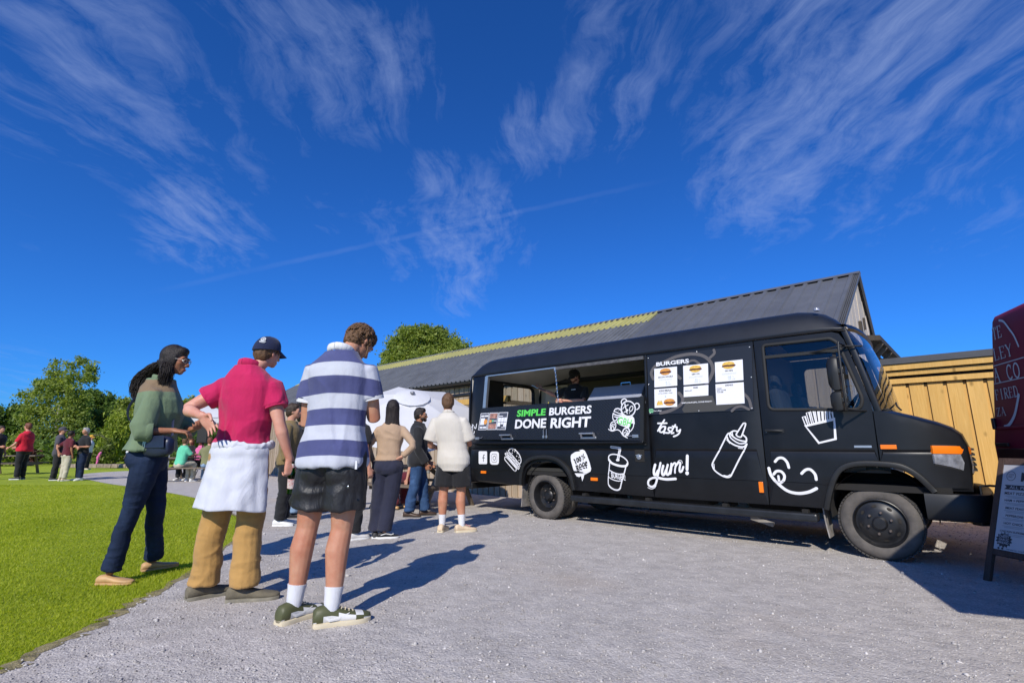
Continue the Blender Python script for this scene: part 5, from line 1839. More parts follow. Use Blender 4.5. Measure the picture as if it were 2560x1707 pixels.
# bonnet and nose
NP = [(4.36, 1.485), (4.47, 1.468), (4.64, 1.41), (4.80, 1.345), (4.91, 1.285), (4.975, 1.215), (5.005, 1.10), (5.01, .92), (4.985, .70)]
rows = []
ys = [.012, .03, .07, .13, .22, .4, .7, W / 2]
ys = ys + [W - y for y in reversed(ys[:-1])]
for y in ys:
    d = min(y, W - y)
    q = 1 - ((y - W / 2) / (W / 2)) ** 2
    e = max(0, 1 - d / .2)
    row = []
    for k, (s, z) in enumerate(NP):
        f = max(0, (s - 4.40) / .62)
        dep = .17 * f * f * e ** 2.0
        row.append((s + .03 * q * f - .085 * e ** 2.4 * f, y + (tf(s, z) * e if y < W / 2 else -tf(s, z) * e), z + .035 * q - .028 * e ** 2 * (1 if k < 6 else 0)))
    rows.append(row)
mb = MB()
mb.rings(rows, False, False, closed=False)
mb.build('bonnet', PAINT, van, smooth=60)
# wiper and scuttle
MB().box((4.43, .8, 1.50), (.08, 1.2, .02), Matrix.Rotation(R(14), 3, 'Y')).build('scuttle', _MATS['rubber'], van)
MB().sweep([(4.55, .28, 1.49), (4.5, .6, 1.55), (4.47, .95, 1.62)], [.009], 6).build('wiper', _MATS['rubber'], van)
# head lamp: amber band over clear lens, wrapping the corner
def wrap(zt0, zb0, zt1, zb1, off, s0=4.755):
    path = [(s0, tf(s0, 1.0) - off), (4.86, tf(4.86, 1.0) - off), (4.93, .125 - off), (4.97 + off * .5, .165 - off * .7), (4.995 + off, .225), (5.01 + off, .30), (5.02 + off, .37)]
    outer, n = [], len(path)
    rs = []
    for i, (s, y) in enumerate(path):
        t = i / (n - 1)
        zt_, zb_ = zt0 + (zt1 - zt0) * t, zb0 + (zb1 - zb0) * min(1, t * 1.6)
        inx, iny = s - .05, y + .05
        rs.append([(s, y, zt_), (s + .004, y - .004, (zt_ + zb_) / 2), (s, y, zb_), (inx, iny, zb_), (inx, iny, zt_)])
    mb = MB()
    mb.rings(rs)
    return mb
hl = wrap(1.046, .955, 1.04, .865, .012).build('headlamp', _MATS['lamp_lens'], van, smooth=40)
wrap(1.126, 1.05, 1.112, 1.045, .014).build('indicator', _MATS['amber'], van, smooth=40)
mb = wrap(1.136, .94, 1.12, .85, .004)
mb.build('lamp_surround', _MATS['rubber'], van, smooth=40)
# grille with slats
gr = MB().box((5.02, W / 2, .99), (.03, W - .8, .26)).build('grille', _MATS['rubber'], van, bevel=.01)
sl = MB().box((0, 0, 0), (.04, W - .84, .02)).mesh('slat', _MATS['trim_black'])
for k in range(5):
    o = link(bpy.data.objects.new('slat', sl))
    o.parent = gr
    o.location = (5.04, W / 2, .89 + k * .05)
# bumper
pts = [(4.64, .03, .56), (4.84, .02, .56), (4.96, .04, .56), (5.04, .11, .56), (5.08, .24, .56), (5.1, .6, .56), (5.11, W / 2, .56)]
pts = pts + [(s, W - y, z) for s, y, z in reversed(pts[:-1])]
MB().sweep(cat_rom(pts, 3), [(.05, .125)], 12, up=(0, 0, 1), sup=4).build('bumper', _MATS['trim_black'], van, smooth=40)
mb = MB()
mb.bar((4.98, .14, .43), (5.08, .24, .43), .1, .06)
mb.build('fog_lamp', _MATS['trim_black'], van, bevel=.01)
MB().sweep([(5.05, .22, .66), (5.05, .22, .75), (5.12, .2, .76), (5.2, .12, .76)], [.011], 6).build('tow_hook', _MATS['trim_black'], van, smooth=50)

# wheel arches, sill, underside
ao = [(.585, .49), (.56, .62), (.50, .76), (.40, .86), (.27, .93), (.09, .955), (-.10, .945), (-.25, .905), (-.36, .82), (-.42, .69), (-.45, .52)]
mb = MB()
mb.sweep([(s, tf(s, z) - .022, z) for s, z in cat_rom(ao, 4)], [(.032, .04)], 8, up=(0, 1, 0), sup=3)
mb.build('wheel_arch', _MATS['trim_black'], van, smooth=50)
af = [(3.81, .47), (3.86, .64), (3.925, .80), (4.01, .90), (4.16, .945), (4.41, .94), (4.53, .905), (4.63, .82), (4.72, .69)]
mb = MB()
mb.sweep([(s, min(tf(s, z), .045) - .022, z) for s, z in cat_rom(af, 4)], [(.03, .04)], 8, up=(0, 1, 0), sup=3)
mb.build('wheel_arch', _MATS['trim_black'], van, smooth=50)
for c, r_ in ((.08, .42), (4.28, .44)):
    m = MB()
    m.rings([[(c + r_ * math.cos(a), y, .45 + r_ * math.sin(a)) for a in np.linspace(-.15, math.pi + .15, 18)] for y in (.03, .55)], False, False, closed=False)
    m.add([(c + r_ * math.cos(a), .55, .45 + r_ * math.sin(a)) for a in np.linspace(-.15, math.pi + .15, 18)], [tuple(range(18))])
    m.build('arch_liner', _MATS['underbody'], van)
MB().box((2.14, .0, .372), (3.17, .15, .085)).build('step_rail', mat('step_metal', (.022, .024, .027), .4, .3, var=.35, vscale=5), van, bevel=.02)
for s in (.75, 1.75, 2.75, 3.6):
    MB().box((s, .2, .42), (.06, .4, .05)).build('step_bracket', _MATS['underbody'], van)
mb = MB()
for yy in (.62, 1.5):
    mb.box((1.6, yy, .56), (6.6, .09, .18))
mb.box((1.6, W / 2, .70), (6.5, W - .1, .06))
mb.build('chassis', _MATS['underbody'], van)
for nm, c, s in (('fuel_tank', (1.9, .5, .52), (1.1, .4, .32)), ('gearbox', (3.2, 1.06, .5), (.9, .4, .35)), ('rear_axle', (0, 1.06, .36), (.16, 1.5, .16)), ('front_axle', (4.25, 1.06, .34), (.12, 1.5, .12)), ('sump', (4.2, 1.06, .55), (.9, .5, .4))):
    MB().box(c, s).build(nm, _MATS['underbody'], van, bevel=.04)
MB().sweep([(2.6, .35, .33), (2.2, .3, .3), (1.7, .32, .31), (1.3, .4, .3)], [.012], 6).build('cable', _MATS['flap_rubber'], van)
MB().bar((2.95, .3, .28), (3.2, .28, .22), .03, .05).build('exhaust_bracket', _MATS['flap_rubber'], van)
MB().box((-1.72, W / 2, .43), (.16, W - .1, .1)).build('rear_step', _MATS['trim_black'], van, bevel=.015)
MB().box((-1.79, .13, .62), (.03, .1, .26)).build('tail_lamp', _MATS['lamp_lens'], van, bevel=.008)
for s, z0, z1, ln in ((3.76, .17, .52, .03), (-.47, .16, .52, -.03)):
    mb = MB()
    mb.rings([[(s + ln * t * t, .05, z1 + (z0 - z1) * t), (s + ln * t * t, .34, z1 + (z0 - z1) * t), (s + .012 + ln * t * t, .34, z1 + (z0 - z1) * t), (s + .012 + ln * t * t, .05, z1 + (z0 - z1) * t)] for t in np.linspace(0, 1, 5)])
    mb.build('mud_flap', _MATS['flap_rubber'], van)

# wheels
def wheel_mesh(kind):
    """Returns meshes for tyre, rim, tread; axle along y, outer face towards -y at y=0."""
    ty = MB()
    ty.lathe([(.225, .02), (.235, .004), (.262, -.006), (.30, -.008), (.328, .006), (.345, .022), (.352, .045), (.353, .1), (.352, .155), (.342, .185), (.30, .208), (.235, .2), (.225, .19)], 44, axis='y', cap=False)
    ri = MB()
    if kind == 'front':
        ri.lathe([(.226, .012), (.232, .0), (.224, -.004), (.214, .012), (.205, .03), (.185, .028), (.155, .008), (.12, -.002), (.085, -.004), (.066, -.006), (.062, -.03), (.05, -.04), (.001, -.042)], 40, axis='y', cap=False)
    else:
        ri.lathe([(.226, .012), (.232, .0), (.224, -.004), (.212, .016), (.2, .07), (.185, .11), (.14, .125), (.09, .13), (.085, .08), (.07, .07), (.055, .045), (.001, .04)], 40, axis='y', cap=False)
    return ty, ri


for kind, spots in (('front', ((4.25, .06), (4.25, W - .06))), ('rear', ((.0, .05), (.0, .29), (.0, W - .05), (.0, W - .29)))):
    for s, y in spots:
        near = y < W / 2
        sg = 1 if near else -1
        wh = empty('wheel', (s, y, .36), 0 if near else math.pi)
        wh.parent = van
        ty, ri = wheel_mesh(kind)
        ty.build('tyre', _MATS['tyre'], wh, smooth=40)
        rim = ri.build('rim', _MATS['wheel_black'], wh, smooth=35)
        if y in (.29, W - .29):
            continue
        # hand holes and studs
        d0 = .018 if kind == 'front' else .118
        mb = MB()
        for k in range(8):
            a = 2 * math.pi * k / 8 + .2
            c = np.array((.166 * math.cos(a), d0 - .004, .166 * math.sin(a)))
            e1 = np.array((-math.sin(a), 0, math.cos(a))) * .024
            e2 = np.array((math.cos(a), .5 if kind == 'front' else 0, math.sin(a))) * .013
            mb.add([c + e1 * math.cos(t) + e2 * math.sin(t) + np.array((0, -.004, 0)) for t in np.linspace(0, 2 * math.pi, 11)[:-1]], [tuple(range(10))])
        mb.build('hand_hole', _MATS['gap_dark'], wh)
        d1 = -.004 if kind == 'front' else .128
        for k in range(6):
            a = 2 * math.pi * k / 6 + .35
            mb = MB()
            mb.lathe([(.014, d1), (.014, d1 - .022), (.008, d1 - .03), (.001, d1 - .03)], 6, (.103 * math.cos(a), 0, .103 * math.sin(a)), 'y')
            mb.build('wheel_nut', _MATS['nut'], wh)
        # tread blocks
        mb = MB()
        nb = 46 if kind == 'rear' else 60
        for k in range(nb):
            a = 2 * math.pi * k / nb
            rot = Matrix.Rotation(-a, 3, 'Y')
            for j, yy in enumerate((.03, .075, .122, .168)):
                aa = a + (.5 * 2 * math.pi / nb if j % 2 else 0)
                rot = Matrix.Rotation(-aa, 3, 'Y')
                w_ = 2 * math.pi * .355 / nb * (.66 if kind == 'rear' else .8)
                mb.box(rot @ Vector((.354, yy, 0)), (.014, .038, w_), rot)
        o = mb.build('tread', _MATS['tread'], wh)

# mirror on its arm
mir = empty('mirror', (4.06, -.16, 1.75))
mir.parent = van
mb = MB()
ml = [(-.055, -.19), (-.07, 0.0), (-.065, .16), (-.04, .2), (.05, .205), (.075, .17), (.07, -.18), (.04, -.205)]
def mirror_body(k, zc, name):
    mb = MB()
    rs = []
    for t, sc_ in ((0, .6), (.02, .86), (.06, 1.0), (.10, 1.0), (.115, .96)):
        rs.append([(-.055 + t * .9 - .0, a * 1.15 * sc_, zc + b * k * sc_) for a, b in ml])
    mb.rings(rs)
    return mb.build(name, _MATS['trim_black'], mir, smooth=45)
mirror_body(.92, .12, 'mirror_housing')
mirror_body(.52, -.165, 'mirror_housing')
mb = MB()
mb.sweep(cat_rom([(.12, .2, .43), (.09, -.02, .44), (.08, -.06, .38), (.08, -.06, -.2), (.1, 0, -.26), (.24, .2, -.27)], 4), [.011], 7)
mb.sweep([(.26, .2, .42), (.06, .1, .43), (-.25, .19, .40)], [.009], 6)
mb.build('mirror_arm', _MATS['trim_black'], mir, smooth=50)
for zc in (.14, -.16):
    MB().box((.06, -.03, zc), (.07, .05, .05)).build('mirror_clamp', _MATS['trim_black'], mir, bevel=.008)
MB().box((.2, .2, -.26), (.05, .05, .14)).build('mirror_bracket', _MATS['trim_black'], mir, bevel=.01)

# things standing on the counter inside the hatch
VF = np.array((math.cos(VAN_YAW), math.sin(VAN_YAW), 0))
VI = np.array((-VF[1], VF[0], 0))
VO = np.array((.486, 8.04, 0))


def vw(s, y, z):
    return tuple(VO + VF * s + VI * y + np.array((0, 0, z)))


hood = empty('grill_hood', vw(1.03, .55, 1.64), VAN_YAW, 'closed blue grey steel grill lid behind the serving hatch', 'grill')
mb = MB()
mb.prism([(-.1, 0), (-.08, .20), (.10, .42), (.42, .42), (.46, 0)], -.48, .46, lambda a, b, h: (h + (.03 if a > 0 and h < 0 else 0), a, b))
mb.build('lid', _MATS['steel_hood'], hood, bevel=.012, fixn=True)
mb = MB()
mb.sweep([(.02, .16, .41), (.02, .16, .465), (.18, .16, .465), (.18, .16, .41)], [.009], 6)
mb.build('handle', _MATS['chrome'], hood)


def squeeze_bottle(s, y, col, label):
    b = empty('sauce_bottle', vw(s, y, 1.64), 0, label, 'bottle', 'sauce bottles on the van counter')
    mb = MB()
    mb.lathe([(.028, 0), (.03, .01), (.03, .13), (.026, .145), (.012, .15)], 14)
    mb.build('body', mat('bottle_' + col, {'red': (.62, .02, .015), 'yellow': (.75, .55, .02), 'white': (.75, .74, .68)}[col], .4), b, smooth=40)
    MB().lathe([(.014, .15), (.007, .18), (.002, .205)], 10).build('nozzle', _MATS['bottle_' + ('white' if col == 'white' else col)], b, smooth=40)


squeeze_bottle(-.10, .3, 'yellow', 'yellow mustard bottle nearest the window on the van counter')
squeeze_bottle(.06, .32, 'white', 'white sauce bottle between the mustard and the ketchup on the counter')
squeeze_bottle(.15, .34, 'red', 'red ketchup bottle beside the hanging hatch chain')
rk = empty('tray_rack', vw(-.04, .12, 1.64), VAN_YAW, 'small white wire tray rack leaning at the counter edge', 'rack')
for k in range(3):
    MB().box((-.05 + k * .06, 0, .08), (.035, .16, .012), Matrix.Rotation(R(40), 3, 'X')).build('rail', _MATS['paper_white'], rk)
tb = empty('steel_tub', vw(.87, .3, 1.64), 0, 'shiny steel tub beside the grill lid on the van counter', 'tub')
MB().lathe([(.06, 0), (.075, .1), (.08, .105), (.07, .1), (.055, .01), (.001, .008)], 18).build('bowl', _MATS['chrome'], tb, smooth=40)
MB().box((0, 0, .085), (.09, .07, .05)).build('napkins', _MATS['paper_white'], tb)
# ============================================================ PEOPLE: builder
PENDING_SKIN = []


def vnoise(P, seed=0):
    """Smooth value noise on an (n, 3) array, range about -1..1."""
    P = np.asarray(P, float) + seed * 17.31
    i = np.floor(P)
    f = P - i
    f = f * f * (3 - 2 * f)
    out = np.zeros(len(P))
    for dx in (0, 1):
        for dy in (0, 1):
            for dz in (0, 1):
                q = i + np.array((dx, dy, dz))
                h = np.sin(q @ np.array((127.1, 311.7, 74.7))) * 43758.5453
                h = h - np.floor(h)
                w = (f[:, 0] if dx else 1 - f[:, 0]) * (f[:, 1] if dy else 1 - f[:, 1]) * (f[:, 2] if dz else 1 - f[:, 2])
                out += w * h
    return out * 2 - 1


def fuse(mb, name, mats, parent, vox, smooth=4, post=None):
    """One continuous surface out of overlapping volumes (applied at the end in one go)."""
    o = mb.build(name, mats, parent, fixn=True)
    r = o.modifiers.new('fuse', 'REMESH')
    r.mode = 'VOXEL'
    r.voxel_size = vox
    r.use_smooth_shade = True
    s = o.modifiers.new('relax', 'SMOOTH')
    s.factor = .5
    s.iterations = smooth if vox > .0075 else smooth * 2
    PENDING_SKIN.append((o, post))
    return o


def flush_skin():
    dg = bpy.context.evaluated_depsgraph_get()
    dg.update()
    done = []
    for o, post in PENDING_SKIN:
        done.append((o, post, bpy.data.meshes.new_from_object(o.evaluated_get(dg))))
    for o, post, me in done:
        old = o.data
        o.modifiers.clear()
        o.data = me
        me.name = old.name
        if not me.materials:
            for m in old.materials:
                me.materials.append(m)
        bpy.data.meshes.remove(old)
        n = len(me.vertices)
        if post and n:
            co = np.zeros(n * 3, np.float32)
            nr = np.zeros(n * 3, np.float32)
            me.vertices.foreach_get('co', co)
            me.vertex_normals.foreach_get('vector', nr)
            co = co.reshape(-1, 3).astype(float)
            nr = nr.reshape(-1, 3).astype(float)
            res = post(co, nr, me)
            if res is not None:
                me.vertices.foreach_set('co', res.astype(np.float32).ravel())
        me.polygons.foreach_set('use_smooth', [True] * len(me.polygons))
        me.update()
    PENDING_SKIN.clear()


def folds(amp, fx, fz, seed, lo=None, hi=None, amp2=None, diag=0.0):
    """Cloth creases: ridged noise pushed along the normals; stronger between lo and hi."""
    def post(co, nr, me):
        q = np.stack([co[:, 0] * fx + diag * co[:, 2], co[:, 1] * fx, co[:, 2] * fz + diag * co[:, 0] * fx * .4], 1)
        w = vnoise(q + .6 * vnoise(q * .7, seed + 3)[:, None], seed)
        r1 = 1 - np.abs(w) * 2.0
        w2 = vnoise(q * 2.3, seed + 5)
        d = 1.5 * amp * (.7 * np.clip(r1, -.5, 1) + .3 * w2)
        if amp2 is not None:
            m = np.clip((co[:, 2] - lo) / (hi - lo + 1e-9), 0, 1)
            d = d * (1 - m) * (amp2 / amp) + d * m
        return co + nr * d[:, None]
    return post


SKIN_TONES = {'fair': (.56, .31, .21), 'warm': (.5, .26, .16), 'tan': (.36, .18, .10), 'brown': (.27, .135, .075), 'pink': (.6, .32, .235)}
for kk, c in SKIN_TONES.items():
    mat('skin_' + kk, c, .5, col2=tuple(x * y for x, y in zip(c, (.84, .64, .6))), vscale=7, bump=.08, bscale=140, spec=.35, sss=.08)
mat('lip', (.36, .1, .085), .4)
mat('eye_white', (.7, .68, .64), .25)
mat('iris', (.02, .013, .01), .2)
mat('sole_white', (.72, .72, .7), .6)
mat('sole_cream', (.6, .52, .36), .7)
mat('sole_dark', (.03, .028, .026), .8)
mat('sock', (.74, .74, .76), .9, bump=.5, bscale=160, stretch=(1, 1, 5))


def cloth(name, col, rough=.85, var=.12, fine=350, sheen=.15):
    return mat(name, col, rough, var=var, vscale=5, bump=.22, bscale=fine, sheen=sheen, spec=.25, crease=.09)


def hair_mat(name, col, col2):
    return mat(name, col, .5, col2=col2, vscale=14, bump=.4, bscale=42, stretch=(5, 5, 1), spec=.3)


hair_mat('hair_black', (.012, .009, .008), (.028, .02, .017))
hair_mat('hair_brown', (.075, .04, .02), (.16, .085, .04))
hair_mat('hair_dark', (.03, .02, .014), (.06, .04, .026))
hair_mat('hair_grey', (.3, .29, .28), (.42, .4, .38))
hair_mat('hair_red', (.12, .04, .025), (.2, .075, .04))


def rotz(v, a):
    c, s = math.cos(a), math.sin(a)
    return np.array((v[0] * c - v[1] * s, v[0] * s + v[1] * c, v[2]))


MALE = [(.79, .13, .095, -.01), (.86, .172, .115, -.012), (.94, .172, .118, -.01), (1.03, .158, .108, .0), (1.13, .162, .11, .008), (1.25, .178, .12, .01), (1.35, .185, .118, .006), (1.40, .172, .108, -.002), (1.44, .138, .094, -.01), (1.475, .098, .078, -.012), (1.505, .07, .066, -.008), (1.53, .06, .062, -.006)]
FEMALE = [(.79, .13, .095, -.012), (.86, .178, .122, -.014), (.94, .172, .115, -.01), (1.04, .135, .095, .0), (1.13, .138, .1, .006), (1.24, .155, .118, .018), (1.34, .155, .108, .008), (1.39, .138, .092, -.002), (1.43, .108, .078, -.008), (1.465, .076, .064, -.008), (1.50, .053, .054, -.004)]


class Person:
    def __init__(self, label, loc, h=1.78, yaw=0.0, head_yaw=None, pitch=0.0, roll=0.0, sex='m', lean=(0, 0), J=None, skin='fair', vox=.008, group=None,
                 foot_yaw=None, hands=True, bulk=1.0, seat=None, name='person', head_k=1.0):
        self.k = k = h / 1.78
        self.hk = k * head_k
        z0 = gzf(*loc) if seat is None else seat
        self.root = empty(name, (loc[0], loc[1], z0), 0, label, 'person', group)
        self.yaw, self.sex, self.vox, self.skin = yaw, sex, vox, skin
        self.hy = yaw if head_yaw is None else head_yaw
        self.pitch, self.roll = pitch, roll
        self.bulk = bulk
        self.lean = np.array((lean[0], lean[1], 0.0))
        fem = sex == 'f'
        sw = .155 if fem else .182
        hw = .09
        b = lambda x, y, z: rotz((x * k, y * k, z * k), yaw)
        D = {}
        for s, n in ((-1, 'L'), (1, 'R')):
            D['hip' + n] = b(s * hw, 0, .90)
            D['knee' + n] = b(s * (hw + .01), .015, .49)
            D['ank' + n] = b(s * (hw + .015), -.02, .085)
            sh = b(s * sw, -.008, 1.395 if not fem else 1.375)
            D['sh' + n] = sh
            D['el' + n] = b(s * (sw + .06), -.02, 1.14)
            D['wr' + n] = b(s * (sw + .075), .04, .89)
        D['head'] = b(0, .02, 1.655)
        D['neck'] = b(0, -.006, 1.50)
        for n in D:
            if n[:2] in ('sh', 'he', 'ne', 'el', 'wr'):
                f = min(1.15, max(0, (D[n][2] / k - .93) / .55)) if n[:2] in ('sh', 'he', 'ne') else .9
                D[n] = D[n] + self.lean * f
        for n, v in (J or {}).items():
            D[n] = np.array(v, float)
        self.J = D
        self.fy = foot_yaw or (yaw + R(8), yaw - R(8))
        self.dir_hand = {}
        self.hand_opt = {'L': {}, 'R': {}}
        self.pelvis = None

    def sit(self, hip_z, knee_f=.42, foot_f=.40, spread=.12, up=0.0):
        """Lower the trunk onto a seat: thighs forward, shins down."""
        k = self.k
        dz = .90 * k - hip_z
        for n in self.J:
            if n[:4] not in ('knee', 'ankL', 'ankR'):
                self.J[n] = self.J[n] - np.array((0, 0, dz))
        for s, n in ((-1, 'L'), (1, 'R')):
            self.J['knee' + n] = rotz((s * spread * k, knee_f * k, hip_z + .03 + up), self.yaw)
            self.J['ank' + n] = rotz((s * spread * k, foot_f * k, .085 * k), self.yaw)
        self.pelvis = np.array((0, 0, -dz))
        return self

    # ---- volumes
    def torso(self, mb, z0, z1, off, table=None, n=22, flare=0.0, sup=2.3):
        k = self.k
        T = table or (MALE if self.sex == 'm' else FEMALE)
        T = np.array(T)
        zs = [z0] + [t[0] for t in T if z0 < t[0] < z1] + [z1]
        rs = []
        f = np.array((-math.sin(self.yaw), math.cos(self.yaw), 0))
        r = np.array((math.cos(self.yaw), math.sin(self.yaw), 0))
        base = self.pelvis if self.pelvis is not None else np.zeros(3)
        for z in zs:
            rx = np.interp(z, T[:, 0], T[:, 1]) * (self.bulk if z < 1.40 else 1 + (self.bulk - 1) * max(0, (1.5 - z) / .1)) + off
            ry = np.interp(z, T[:, 0], T[:, 2]) * (1 + (self.bulk - 1) * 1.3 if z < 1.35 else 1) + off
            fl = flare * max(0, (1.1 - z) / .3)
            c = f * np.interp(z, T[:, 0], T[:, 3]) * k + np.array((0, 0, z * k)) + self.lean * min(1.1, max(0, (z - .93) / .55)) + base
            ring = []
            for i in range(n):
                a = 2 * math.pi * i / n
                ca, sa = math.cos(a), math.sin(a)
                ca = math.copysign(abs(ca) ** (2 / sup), ca)
                sa = math.copysign(abs(sa) ** (2 / sup), sa)
                ring.append(c + r * ca * (rx + fl) * k + f * sa * (ry + fl) * k)
            rs.append(ring)
        mb.rings(rs)

    def along(self, pts, t):
        """Point at fraction t of a polyline given by joints."""
        P = [np.array(p) for p in pts]
        L = [np.linalg.norm(P[i + 1] - P[i]) for i in range(len(P) - 1)]
        d = t * sum(L)
        for i, l in enumerate(L):
            if d <= l or i == len(L) - 1:
                return P[i] + (P[i + 1] - P[i]) * min(1, d / l)
            d -= l

    def arm(self, mb, n, off=0.0, t1=1.0, rad=(.058, .05, .047, .039, .042, .03, .025), flat=False, n_=14):
        k = self.k * (.9 if self.sex == 'f' else 1)
        sh, el, wr = self.J['sh' + n], self.J['el' + n], self.J['wr' + n]
        ts = [0, .16, .33, .5, .62, .85, 1.0]
        rad = tuple(rad) + (rad[-1],) * (7 - len(rad))
        inner = sh + (self.J['neck'] - sh) * .5 - np.array((0, 0, .035 * k))
        pts, rr = [inner], [(rad[0] * .72 + off) * k]
        rad = (rad[0] * .92,) + rad[1:]
        for t, r_ in zip(ts, rad):
            if t <= t1 + 1e-6:
                pts.append(self.along((sh, el, wr), t))
                rr.append((r_ + off) * k)
        if t1 < 1 and t1 not in ts:
            pts.append(self.along((sh, el, wr), t1))
            rr.append((np.interp(t1, ts, rad) + off) * k)
        mb.sweep(pts, rr, n_, round0=True, round1=not flat)

    def leg(self, mb, n, off=0.0, t1=1.0, rad=(.092, .086, .076, .06, .065, .048, .037), flat=False):
        k = self.k
        hp, kn, an = self.J['hip' + n], self.J['knee' + n], self.J['ank' + n]
        ts = [0, .2, .36, .5, .64, .85, 1.0]
        rad = tuple(rad) + (rad[-1],) * (7 - len(rad))
        f = np.array((-math.sin(self.fy[n == 'R']), math.cos(self.fy[n == 'R']), 0))
        pts, rr = [], []
        for t, r_ in zip(ts, rad):
            if t <= t1 + 1e-6:
                p = self.along((hp, kn, an), t)
                if .55 < t < .8:
                    p = p - f * .012 * k
                pts.append(p)
                rr.append((r_ + off) * k)
        if t1 < 1 and t1 not in ts:
            pts.append(self.along((hp, kn, an), t1))
            rr.append((np.interp(t1, ts, rad) + off) * k)
        mb.sweep(pts, rr, 14, round0=True, round1=not flat)

    def hand(self, mb, n, d, pn, curl=.5, spread=.13, thumb=.5, sc=1.0):
        """Palm, four unequal fingers with bends, thumb from the side of the palm."""
        k = self.k * sc * (.92 if self.sex == 'f' else 1.0)
        w = self.J['wr' + n]
        d = np.array(d, float)
        d /= np.linalg.norm(d)
        pn = np.array(pn, float)
        pn = pn - (pn @ d) * d
        pn /= np.linalg.norm(pn)
        s = np.cross(d, pn) * (1 if n == 'R' else -1)
        P = lambda a, b, c: w + (d * a + s * b + pn * c) * k
        mb.sweep([P(-.02, 0, 0), P(.02, 0, 0), P(.055, 0, 0), P(.092, 0, 0)], [(.026 * k, .02 * k), (.034 * k, .017 * k), (.041 * k, .016 * k), (.04 * k, .012 * k)], 12, up=pn, sup=2.6, round1=True)
        for b0, L, r_ in ((.031, .072, .0092), (.0105, .080, .0095), (-.0105, .075, .009), (-.031, .058, .008)):
            p = P(.086, b0, 0)
            pts = [P(.06, b0 * .8, 0), p]
            rr = [r_ * k, r_ * k]
            ang = curl * .35
            sp = b0 * spread / .031
            for seg, fl in ((.46, .9), (.30, 1.5), (.24, 1.1)):
                ang += curl * fl * .75
                dv = d * math.cos(ang) + pn * math.sin(ang) + s * sp * math.cos(ang)
                p = p + dv * L * seg * k
                pts.append(p)
                rr.append(r_ * k * (.96 if seg > .4 else .88 if seg > .27 else .78))
            mb.sweep(pts, rr, 8, round1=True)
        t0 = P(.022, .026, .004)
        t1 = t0 + (d * .55 + s * .75 + pn * (.2 + thumb * .3)) * .042 * k
        t2 = t1 + (d * .85 + s * (.35 - thumb * .6) + pn * (.15 + thumb * .5)) * .032 * k
        t3 = t2 + (d * .9 + s * (.15 - thumb * .7) + pn * (.1 + thumb * .6)) * .024 * k
        mb.sweep([P(.01, .012, 0), t0, t1, t2, t3], [.016 * k, .0155 * k, .0125 * k, .011 * k, .009 * k], 8, round1=True)

    def head_frame(self):
        H = Matrix.Rotation(self.hy, 3, 'Z') @ Matrix.Rotation(self.pitch, 3, 'X') @ Matrix.Rotation(self.roll, 3, 'Y')
        c = Vector(self.J['head'])
        k = self.hk
        return lambda x, y, z: tuple(c + H @ Vector((x * k, y * k, z * k))), H

    def head(self, mb, beard=False):
        F, H = self.head_frame()
        k = self.hk
        fem = self.sex == 'f'
        E = lambda c, r: mb.ell(F(*c), tuple(x * k for x in r), H, 16, 12)
        E((0, -.012, .022), (.074, .094, .096))
        E((0, .022, -.012), (.066, .072, .088))
        E((0, .03, -.05), (.054 if not fem else .05, .058, .055))
        E((0, .062, -.086), (.026, .024, .022))
        for s in (-1, 1):
            E((s * .034, .055, -.012), (.026, .03, .028))
            E((s * .03, .079, .026), (.026, .014, .010))
            mb.ell(F(s * .074, -.002, -.008), tuple(x * k for x in (.009, .02, .032)), H @ Matrix.Rotation(s * R(18), 3, 'Z'), 10, 8)
            E((s * .012, .098, -.034), (.009, .011, .009))
        mb.sweep([F(0, .086, .02), F(0, .1, -.008), F(0, .111, -.03)], [.008 * k, .010 * k, .0125 * k], 8, round0=True, round1=True)
        E((0, .086, -.062), (.022, .012, .009))
        E((0, .083, -.073), (.02, .012, .008))
        nk = self.J['neck']
        lo = nk - np.array((0, 0, .05 * k))
        mb.sweep([lo, nk, np.array(F(0, -.022, -.07)), np.array(F(0, -.015, -.02))], [(.07 * k if not fem else .058 * k), (.06 * k if not fem else .05 * k), (.056 * k if not fem else .047 * k), .05 * k], 14)

    def body(self, arms=True, legs=True, head=True, hands=True, leg_scale=.78, torso_off=-.012):
        mb = MB()
        self.torso(mb, .79, 1.525, torso_off - .008)
        if head:
            self.head(mb)
        for n in 'LR':
            if arms:
                self.arm(mb, n)
                if hands and n in self.dir_hand:
                    self.hand(mb, n, *self.dir_hand[n], **self.hand_opt[n])
                else:
                    d = self.J['wr' + n] - self.J['el' + n]
                    d = d / np.linalg.norm(d)
                    pn = rotz((-1 if n == 'R' else 1, .3, 0), self.yaw)
                    self.hand(mb, n, d, pn, .45)
            if legs:
                self.leg(mb, n, 0, rad=tuple(x * leg_scale for x in (.078, .077, .072, .06, .065, .048, .037)))
        if self.pelvis is None:
            pass
        return fuse(mb, 'body', _MATS['skin_' + self.skin], self.root, self.vox * .85, 3)

    # ---- clothing
    def shirt(self, m, name='shirt', hem=.88, off=.016, sleeve=.36, srad=None, flare=.0, post=None, sleeve_off=.022, top=1.515, cuff=False, vox=None):
        mb = MB()
        self.torso(mb, hem, top, off, flare=flare)
        rad = srad or (.066, .062, .062, .056, .052, .044, .04)
        for n in 'LR':
            self.arm(mb, n, sleeve_off - .012, sleeve, rad, flat=True)
        o = fuse(mb, name, m, self.root, vox or self.vox, 3, post or folds(.006, 7, 4, 3))
        return o

